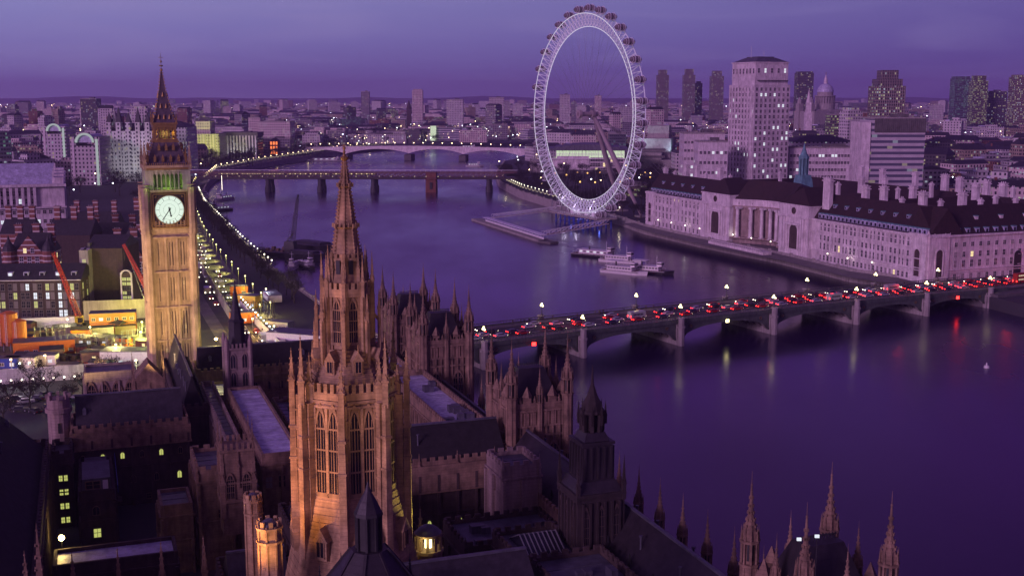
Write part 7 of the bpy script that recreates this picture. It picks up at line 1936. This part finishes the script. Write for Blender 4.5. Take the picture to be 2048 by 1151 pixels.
rng_('stair_block', 'lower darker block joined to the left of the pinkish stone block', 9.5, 14.7, 201, 210, 16.5, None, wall='stone', cren=False)
rng_('cross_range', 'low range across the bottom left with arched lit windows and a pale lead roof strip', -7, 10.8, 182, 189, 15.5, None, wall='stone_dark', cren=False, lead=True, wins=(('s', 6, 9.4, 1.0, 1.8, 'gothic', .6),))
rng_('court_range', 'dark range left of the spire base with one amber window', 15.5, 25.5, 160, 172, 17, 21, wall='stone_dark', wins=(('s', 3, 11, 1.2, 1.8, 'gothic', .4),))
rng_('nave_range', 'dark roofed nave running up to the great octagonal tower from below', 26.5, 36, 108, 136, 20, 28, 'y', wall='stone', roof='slate')
rng_('nave_range', 'dark roofed nave behind the great octagonal tower', 26.5, 37, 160, 184, 20, 25, 'y', wall='stone_dark')
rng_('west_wing', 'dark roofed range at the bottom edge left of the spire', 2, 22, 130, 142, 16, 21, wall='stone_dark')
# lower-left star lamp
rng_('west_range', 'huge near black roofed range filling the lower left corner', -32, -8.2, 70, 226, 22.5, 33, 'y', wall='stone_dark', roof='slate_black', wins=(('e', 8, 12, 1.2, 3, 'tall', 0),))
g = G(123, 1077, 17); t = thing('court_lamp', 'single brilliant yellow lamp in the lower left court', 'lamp', (g.x, g.y, 15.7)); m = MB().mat('iron_dark'); m.rod((0, 0, 0), (0, 0, 1.3), .08, n=5); m.build('bracket', None, t)
glow('lamp_star', (1, .72, .2), 60); m = MB().mat('lamp_star'); m.ball((0, 0, 1.5), .46, 8, 6); m.build('globe', None, t); lamp('POINT', (g.x, g.y-.7, 17.6), 420, (1, .65, .2), .2, name='court_light')
# small towers on the west side
T2 = thing('turreted_tower', 'small square turreted tower with paired gothic windows beside the long pale roof', 'tower', pw(21.4, 194.5, 18), PA)
m = MB().mat('stone'); m.box(0, 0, -4, 5.2, 5.2, 14); m.box(0, 0, 4.6, 5.6, 5.6, .35); m.box(0, 0, 10, 5.7, 5.7, .4); m.box(0, 0, 1.5, 5.9, 5.9, .5)
for a in range(4):
    an = a*math.pi/2; c, s = math.cos(an), math.sin(an)
    for i in range(5): x = -1.8+i*.9; m.box(x*c+2.6*s, x*s-2.6*c, 10.4, .4, .4, 1.0, an)
m.build('wall', None, T2)
for sx_ in (-1, 1):
    for sy_ in (-1, 1): m = MB(); pinnacle(m, sx_*2.5, sy_*2.5, -1, .75, 16.5, 'stone'); m.build('pinnacle', None, T2)
for (x, y) in ((0, -2.7), (-2.7, 0)): m = MB(); pinnacle(m, x, y, 4, .4, 10.2, 'stone'); m.build('pinnacle', None, T2)
w_ = Wins(T2, 'stone'); w_.row((-2.6, -2.6), (2.6, -2.6), 2, 2.2, 1.3, 4.2, 'tall', off=.1); w_.row((-2.6, 2.6), (-2.6, -2.6), 2, 2.2, 1.3, 4.2, 'tall', off=.1); w_.done()
T3 = thing('spired_tower', 'small pale square tower with two rows of dark windows and a tall black spire', 'tower', pw(30, 262, 22), PA)
m = MB().mat('stone_pale'); m.box(0, 0, -4, 5.0, 5.0, 12.6); m.box(0, 0, 8.6, 5.5, 5.5, .4)
for a in range(4):
    an = a*math.pi/2; c, s = math.cos(an), math.sin(an)
    for i in range(6): x = -2.1+i*.85; m.box(x*c+2.55*s, x*s-2.55*c, 9, .4, .35, .9, an)
m.build('wall', None, T3)
for sx_ in (-1, 1):
    for sy_ in (-1, 1): m = MB().mat('stone_pale'); m.ngon(sx_*2.5, sy_*2.5, -4, .5, 10.4, .5, 8); m.ngon(sx_*2.5, sy_*2.5, 10.4, .5, 12, .05, 8); m.build('corner_shaft', None, T3)
m = MB().mat('iron_dark'); m.ngon(0, 0, 8.9, 2.2, 10, 2.0, 8, .39); m.ngon(0, 0, 10, 1.9, 14.5, 1.75, 8, .39); m.ngon(0, 0, 14.5, 2.0, 15, 1.5, 8, .39); m.stack(0, 0, [(15, 1.35), (18, .75), (21.5, .25), (23.5, .04)], 8, .39); m.build('spire', None, T3)
w_ = Wins(T3, 'stone_pale')
for z in (.6, 4.6): w_.row((-2.5, -2.5), (2.5, -2.5), 2, z, 1.15, 3.2, 'gothic'); w_.row((-2.5, 2.5), (-2.5, -2.5), 2, z, 1.1, 3.2, 'gothic')
w_.done()
c = pw(23.5, 262, 24); lamp('SPOT', c, 70, (1, .95, .3), .3, pw(29, 262, 27), 80, .8, 'floodlight'); lamp('POINT', pw(26, 278, 20), 500, (1, .95, .3), .3, name='roof_light')
c = D(432, 676, 300); lamp('POINT', (c.x, c.y-3, c.z+1), 1500, (1, .9, .3), .3, name='flood_lamp'); t = thing('flood_lamp', 'glaring flood lamp on the roof right at the foot of the clock tower', 'lamp', (c.x, c.y, c.z-1)); m = MB().mat('lamp_star'); m.box(0, 0, .6, .6, .35, .45); m.mat('iron_dark'); m.rod((0, 0, -3), (0, 0, .6), .1, n=5); m.build('lamp_head', None, t)
# round turret at the left court and lattice fronted block by the clock tower foot
TR = thing('round_turret', 'pale round turret on the left end of the court range', 'turret', pw(-6.6, 243, 5), PA)
m = MB().mat('stone_pale'); m.ngon(0, 0, 0, 2.1, 22, 2.1, 16); m.ngon(0, 0, 19.4, 2.5, 20.2, 2.5, 16)
for a in range(8): an = a*math.pi/4; m.box(2*math.cos(an), 2*math.sin(an), 22, .7, .5, .9, an)
m.mat('black'); m.box(0, -2.1, 15.5, .5, .2, 2); m.build('drum', None, TR)
PB = thing('palace_porch', 'ornate stone porch with pinnacled gables at the foot of the clock tower', 'porch', pw(12.4, 291, 5), PA)
m = MB().mat('stone'); m.box(0, 0, 0, 7, 7, 14); m.gable(-3.5, 3.5, -3.6, 3.6, 14, 18, 'y'); m.build('wall', None, PB)
for sx_ in (-1, 0, 1):
    for sy_ in (-1, 0, 1):
        if sx_ or sy_: m = MB(); pinnacle(m, sx_*3.4, sy_*3.4, 5, .8, 15 if sx_*sy_ else 12.5, 'stone'); m.build('pinnacle', None, PB)
LB = rng_('court_block', 'pale block with a large latticed front left of the clock tower foot', -2, 10, 306, 316, 17, None, wall='stone_pale', cren=False, wins=(('s', 4, 7.5, 2.3, 7.5, 'tall', 0), ('s', 5, 12, .01, .01, 'rect', 0)))
# octagonal orange turrets at the bottom, left of the spire
for (px, py, Yq, r, lab) in ((505, 985, 150, 1.1, 'farther octagonal turret lit orange left of the spire base'), (538, 1037, 138, 1.42, 'nearer octagonal turret lit orange at the bottom edge, with a lead cap')):
    c = D(px, py, Yq); t = thing('octagonal_turret', lab, 'turret', (c.x, c.y, c.z-18), PA)
    m = MB().mat('stone_warm'); m.ngon(0, 0, 0, r, 17, r, 8, .39)
    for zz in (15.2, 16.9): m.ngon(0, 0, zz, r*1.18, zz+.3, r*1.2, 8, .39)
    for a in range(8):
        an = .39+a*math.pi/4; m.box(r*math.cos(an), r*math.sin(an), 0, .22, .22, 17.4, an)
        an = a*math.pi/4; m.box(r*.93*math.cos(an), r*.93*math.sin(an), 17.2, .25, .5, .8, an)
        for zz in (2, 7, 12): m.box(r*.93*math.cos(an), r*.93*math.sin(an), zz, .12, .5, .25, an)
    m.build('shaft', None, t); m = MB().mat('lead_dark'); m.stack(0, 0, [(17, r*.95), (17.6, r*.8), (18, r*.3)], 8, .39); m.build('cap', None, t)
# dark lantern turret in front of the spire
YL_ = 104.0; c = D(738, 1095, YL_); LT = thing('roof_lantern', 'black leaded roof lantern with a pointed cap in front of the great tower', 'roof lantern', (c.x, c.y, c.z-8), PA); zt_ = D(738, 962, YL_).z-c.z+8
m = MB().mat('iron_roof'); m.ngon(0, 0, 0, 8.0, 8, 1.7, 8, .39); m.ngon(0, 0, -8, 8.2, 0, 8.2, 8, .39)
for a in range(8): an = .39+a*math.pi/4; m.bar((8*math.cos(an), 8*math.sin(an), 0), (1.7*math.cos(an), 1.7*math.sin(an), 8), .25)
m.build('roof', None, LT)
m = MB().mat('iron_dark'); m.ngon(0, 0, 8, 1.05, 11.2, 1.05, 8, .39)
for a in range(8): an = .39+a*math.pi/4; m.box(1.15*math.cos(an), 1.15*math.sin(an), 8, .2, .2, 3.2, an)
m.ngon(0, 0, 11.2, 1.35, 11.5, 1.3, 8, .39); m.build('lantern', None, LT)
m = MB().mat('iron_roof'); m.stack(0, 0, [(11.5, 1.25), (12.4, .85), (13.4, .3), (zt_, .03)], 8, .39); m.build('cap', None, LT)
for a in range(8):
    an = .39+a*math.pi/4; m = MB(); pinnacle(m, 4.6*math.cos(an), 4.6*math.sin(an), 3.0, .3, 3.4, 'iron_dark'); m.build('pinnacle', None, LT)
# standing pinnacles along the bottom left
for (px, py, Yq, h, lab) in ((72, 1045, 118, 11, 'large crocketed stone pinnacle rising at the bottom left corner'), (48, 1100, 120, 7, 'smaller pinnacle left of the large one at the bottom left corner'), (143, 1102, 150, 7, 'dim pinnacle on the dark parapet, first right of the large corner pinnacle'), (234, 1090, 150, 8, 'dim pinnacle on the dark parapet between two arched lit windows'), (321, 1078, 152, 8, 'dim pinnacle on the dark parapet, below the end of the pale roof strip'), (406, 1068, 155, 8, 'dim pinnacle on the dark parapet nearest the orange turrets'), (840, 1010, 160, 9, 'ruddy stone pinnacle just right of the great tower base')):
    c = D(px, py, Yq); m = MB(); pinnacle(m, 0, 0, 0, .9 if h > 8 else .7, h, 'stone'); m.box(0, 0, -14, 1.1, 1.1, 14); m.build('pinnacle', None, None, (c.x, c.y, c.z-h), PA, label=lab, category='pinnacle')
# flying stone stair and raking piece lit yellow at the right foot of the spire
c = pw(38.5, 149, 16); t = thing('flying_buttress', 'raking stone buttress with stepped edge lit yellow at the right foot of the spire', 'buttress', c, PA)
m = MB().mat('stone_pale')
for i in range(7): m.bar((-2.4+i*.85, 0, 14-i*2.1), (-1.5+i*.85, 0, 11.9-i*2.1), .9, .7); m.box(-2.2+i*.85, 0, 13.6-i*2.1, .8, 1.1, .4)
m.box(3.8, 0, -10, 1.3, 1.3, 16); m.build('raking_pier', None, t)
lamp('SPOT', pw(43, 144.5, 19), 1500, (1, .95, .25), .3, pw(38.5, 149, 22), 75, .8, 'floodlight')
for (px, py, lab) in ((1598, 1080, 'small white roof lamp beside the nearest pavilion turret'), (1634, 1074, 'second small white roof lamp further right on the nearest pavilion')):
    g = D(px, py, 118); t = thing('roof_lamp', lab, 'lamp', (g.x, g.y, g.z-6)); m = MB().mat('iron_dark'); m.rod((0, 0, -6), (0, 0, 6), .05, n=5); m.build('mast', None, t); m = MB().mat('lit_window_white'); m.box(0, 0, 6, .45, .2, .3); m.build('lamp_head', None, t)
# the yard: bare trees and parked cars left of the great hall
for (px, py) in ((20, 815), (60, 820), (95, 800), (140, 812), (200, 800), (225, 815), (8, 850), (165, 790), (60, 780), (215, 770)):
    p = G(px, py, 5); tree(p.x, p.y, 'bare tree in the dark yard below the lamp topped hoarding', 'trees in the palace yard', s=rnd.uniform(.5, .7))
for i, (px, py) in enumerate(((30, 800), (52, 806), (74, 799), (100, 815), (120, 806), (70, 825), (40, 822), (150, 800), (92, 792))):
    p = G(px, py, 5); k = rnd.choice([0, 1, 3]); vehicle(PARKED[k], p.x, p.y, 5.01, rnd.uniform(0, 3), '%s parked under the bare trees in the palace yard' % CN[k], 'cars parked in the palace yard')
for (px, py, e) in ((70, 822, 40), (30, 830, 60)):
    g = G(px, py, 8.5); lamp('POINT', g, e*1.5, (.8, 1, .9), .3, name='yard_light')
def gpaving():
    m = MB(); pts = [pw(-40, 100), pw(76, 100), pw(76, 318), pw(-40, 330)]; m.add([(p[0], p[1], 5.01) for p in pts], [(0, 1, 2, 3)]); struct('courtyard_paving', m, 'city_ground')
gpaving()
# ================================================================ the rest of the city
def reserved(x, y):
    return any(a <= x <= c and b <= y <= d for a, b, c, d in KEEP)
for t in list(bpy.data.objects):
    if t.parent is None and t.get('category') in ('building', 'tower block', 'theatre', 'concert hall', 'church', 'office tower') and t.location.y > 780: keep(t.location.x-45, t.location.y-(95 if t.location.x < 0 else 40), t.location.x+45, t.location.y+50)
keep(60, 480, 420, 800)
FM = ['f_white', 'f_pink', 'f_grey', 'f_dark', 'f_brick', 'f_tan', 'f_bands', 'f_busy', 'f_glass']
FW = [30, 20, 14, 8, 9, 12, 7, 2, 1]
FN = {'f_white': 'white', 'f_pink': 'pinkish stone', 'f_grey': 'grey', 'f_dark': 'dark', 'f_brick': 'brick', 'f_tan': 'tan stone', 'f_bands': 'banded', 'f_busy': 'brightly lit', 'f_glass': 'glassy'}
def bounds(x, y): return abs(x) < y*.47+60
cand = []
g = random.Random(11)
Y = 800.0
while Y < 5200:
    st = 19+Y*.0085; X = -Y*.47-60
    while X < Y*.47+60:
        x = X+g.uniform(-.3, .3)*st; y = Y+g.uniform(-.3, .3)*st
        X += st*1.25
        if not all(on_land(x+a, y+b) for a in (-28, 28) for b in (-28, 28)) or reserved(x, y): continue
        if x > -80 and x < 165 and y < 1480: continue
        if x < -60 and x > -420 and y < 1560 and any(math.dist((x, y), (p.x, p.y)) < 60 for p in EMB): continue
        if x < 0 and y < 1000 and x > -265: continue
        if g.random() < .08: continue
        cand.append((x, y))
    Y += st*1.35
def shape(m, x, y, g, mt, rel=True):
    st = 24+y*.010
    W, Dp = g.uniform(.55, 1.15)*st, g.uniform(.5, 1.0)*st; H = g.choice([9, 12, 14, 17, 20, 23, 28]) * g.uniform(.85, 1.1)
    r = g.random()
    if r > .965: H = g.uniform(38, 62); W *= .55; Dp *= .55
    if y < 1400 and H > 26: H *= .75
    a = g.choice([0, 0, R(-20), R(20), R(35), R(-35), R(12)])
    ox, oy = (0, 0) if rel else (x, y)
    aa = 0 if rel else a
    m.mat(mt); m.box(ox, oy, -1 if rel else 4, W, Dp, H+1, aa)
    k = g.random(); z = H if rel else H+5
    if k < .35:
        m.mat('slate')
        if rel: m.gable(-W/2-.3, W/2+.3, -Dp/2-.3, Dp/2+.3, z, z+g.uniform(3, 6), 'x' if W > Dp else 'y', g.choice([0, 3]))
        else: m.box(ox, oy, z, W, Dp, g.uniform(2.5, 5), aa, top=(.9, .2))
        rf = 'pitched roof'
    elif k < .75: m.box(ox+g.uniform(-.2, .2)*W, oy, z, W*.4, Dp*.4, g.uniform(2.5, 5), aa); m.mat('lead'); m.box(ox-W*.3, oy, z, W*.2, Dp*.3, 1.5, aa); rf = 'rooftop huts'
    else: m.box(ox, oy, z, W*.72, Dp*.7, g.uniform(3, 4), aa); rf = 'set back top storey'
    if k < .35 and g.random() < .6:
        m.mat('brick'); m.box(ox-W*.3, oy, z+2, 1.6, 1.2, 4, aa)
    return a, H, rf
cand.sort(key=lambda c: c[1])
near = cand[:285]; rest = cand[285:]
def zone(x, y):
    px = CX+F*x/y
    for lim, nm in ((210, 'far left of the clock tower'), (420, 'around the clock tower spire'), (640, 'between clock tower and spire'), (900, 'behind the railway bridge'), (1100, 'left of the big wheel'), (1290, 'seen through the big wheel'), (1470, 'between wheel and pale tower'), (1740, 'behind the pale office tower'), (1860, 'around the banded office block')):
        if px < lim: return nm
    return 'at the far right'
for i, (x, y) in enumerate(near):
    mt = g.choices(FM, FW)[0]; m = MB(); a, H, rf = shape(m, x, y, g, mt)
    nm = 'town_house' if H < 12 else ('city_block' if H < 30 else 'tower_block')
    sz = 'low' if H < 12 else 'mid height' if H < 20 else 'tall' if H < 34 else 'very tall'
    lab = '%s %s block with %s, %s' % (sz, FN[mt], rf, zone(x, y))
    m.build(nm, None, None, (x, y, 5), a, label=lab, category='building', group='city blocks '+zone(x, y))
m = MB()
for (x, y) in rest: shape(m, x, y, g, g.choices(FM, FW)[0], False)
Y = 5200.0
while Y < 9500:
    st = 75; X = -Y*.46
    while X < Y*.46:
        m.mat(g.choices(FM, FW)[0]); m.box(X+g.uniform(-40, 40), Y+g.uniform(-40, 40), 4, g.uniform(25, 80), g.uniform(20, 50), g.uniform(8, 24)+(30 if g.random() > .985 else 0), g.uniform(-.4, .4)); X += st
    Y += 110
m.build('distant_city', None, None, kind='stuff', label='mass of small rooftops fading to the violet horizon', category='city')
# far low hills
m = MB(); n = 60; vs = []
for i in range(n+1):
    x = -9000+18000*i/n; h = 52+12*math.sin(i*.5)+12*math.sin(i*1.3+1)+g.uniform(-4, 4); vs += [(x, 11500, 0), (x, 12600, max(20, h)), (x, 15000, 0)]
m.add(vs, [f for i in range(n) for f in ((3*i, 3*i+3, 3*i+4, 3*i+1), (3*i+1, 3*i+4, 3*i+5, 3*i+2))]); struct('hills', m, 'city_ground')
# bushes of street trees between the blocks, as one mass
# lamps scattered through the streets: the 250 nearest one by one, the rest one mass
SLG = simple_lamp('lamp_far', 7, 'street_lamp', .5); SLG2 = simple_lamp('lamp_far_white', 7, 'street_lamp', .45)
def free(x, y): return on_land(x, y) and bounds(x, y)
k = 0; spots = []
while k < 250:
    py = g.uniform(222, 400); px = g.uniform(-10, 2060); p = G(px, py, 5)
    if p.y > 2300 or not free(p.x, p.y) or (p.x < 0 and p.y < 700) or (60 < p.x and p.y < 800): continue
    spots.append((p.x, p.y)); k += 1
for (x, y) in spots:
    w__ = g.random() < .3
    put_lamp(SLG2 if w__ else SLG, x, y, 5+g.choice([0, 0, 5]), ('cool white' if w__ else 'warm orange')+' street lamp among the rooftops '+zone(x, y), 'street lamps of the city')
m = MB()
k = 0
while k < 3600:
    py = g.uniform(194, 300); px = g.uniform(-10, 2060); p = G(px, py, 5)
    if p.y < 1500 or p.y > 9000 or not free(p.x, p.y): continue
    k += 1; m.mat(g.choices(['lamp_far', 'lamp_far_white', 'lamp_white', 'lit_window_green'], [5, 4, 3, 1])[0]); s = (.13+p.y*.00026)*g.choice([.5, .6, .8, 1, 1.5])
    m.box(p.x, p.y, 5+g.uniform(5, 24), s, s, s)
m.build('city_lights', None, None, kind='stuff', label='scatter of tiny city lights out to the horizon', category='lights')
# clumps of dark trees among the blocks
for i in range(34):
    py = g.uniform(212, 330); p = G(g.choice([g.uniform(0, 700), g.uniform(1250, 2048)]), py, 5)
    if p.y > 800 and free(p.x, p.y) and not reserved(p.x, p.y): tree(p.x, p.y, 'dark tree among the city blocks '+zone(p.x, p.y), 'trees among the city blocks', s=rnd.uniform(1.1, 1.6))
# ================================================================ the air: one even box of haze
m = MB(); m.box(0, 7000, -4.5, 19500, 17000, 250)
hz_ = shader('haze_air'); pv = N('ShaderNodeVolumePrincipled'); pv.inputs['Color'].default_value = (.68, .55, .95, 1); pv.inputs['Density'].default_value = .00009; pv.inputs['Anisotropy'].default_value = .2
o = N('ShaderNodeOutputMaterial'); L(pv.outputs[0], o.inputs['Volume'])
m.build('haze', 'haze_air', kind='stuff')
for t in TREE:
    pass
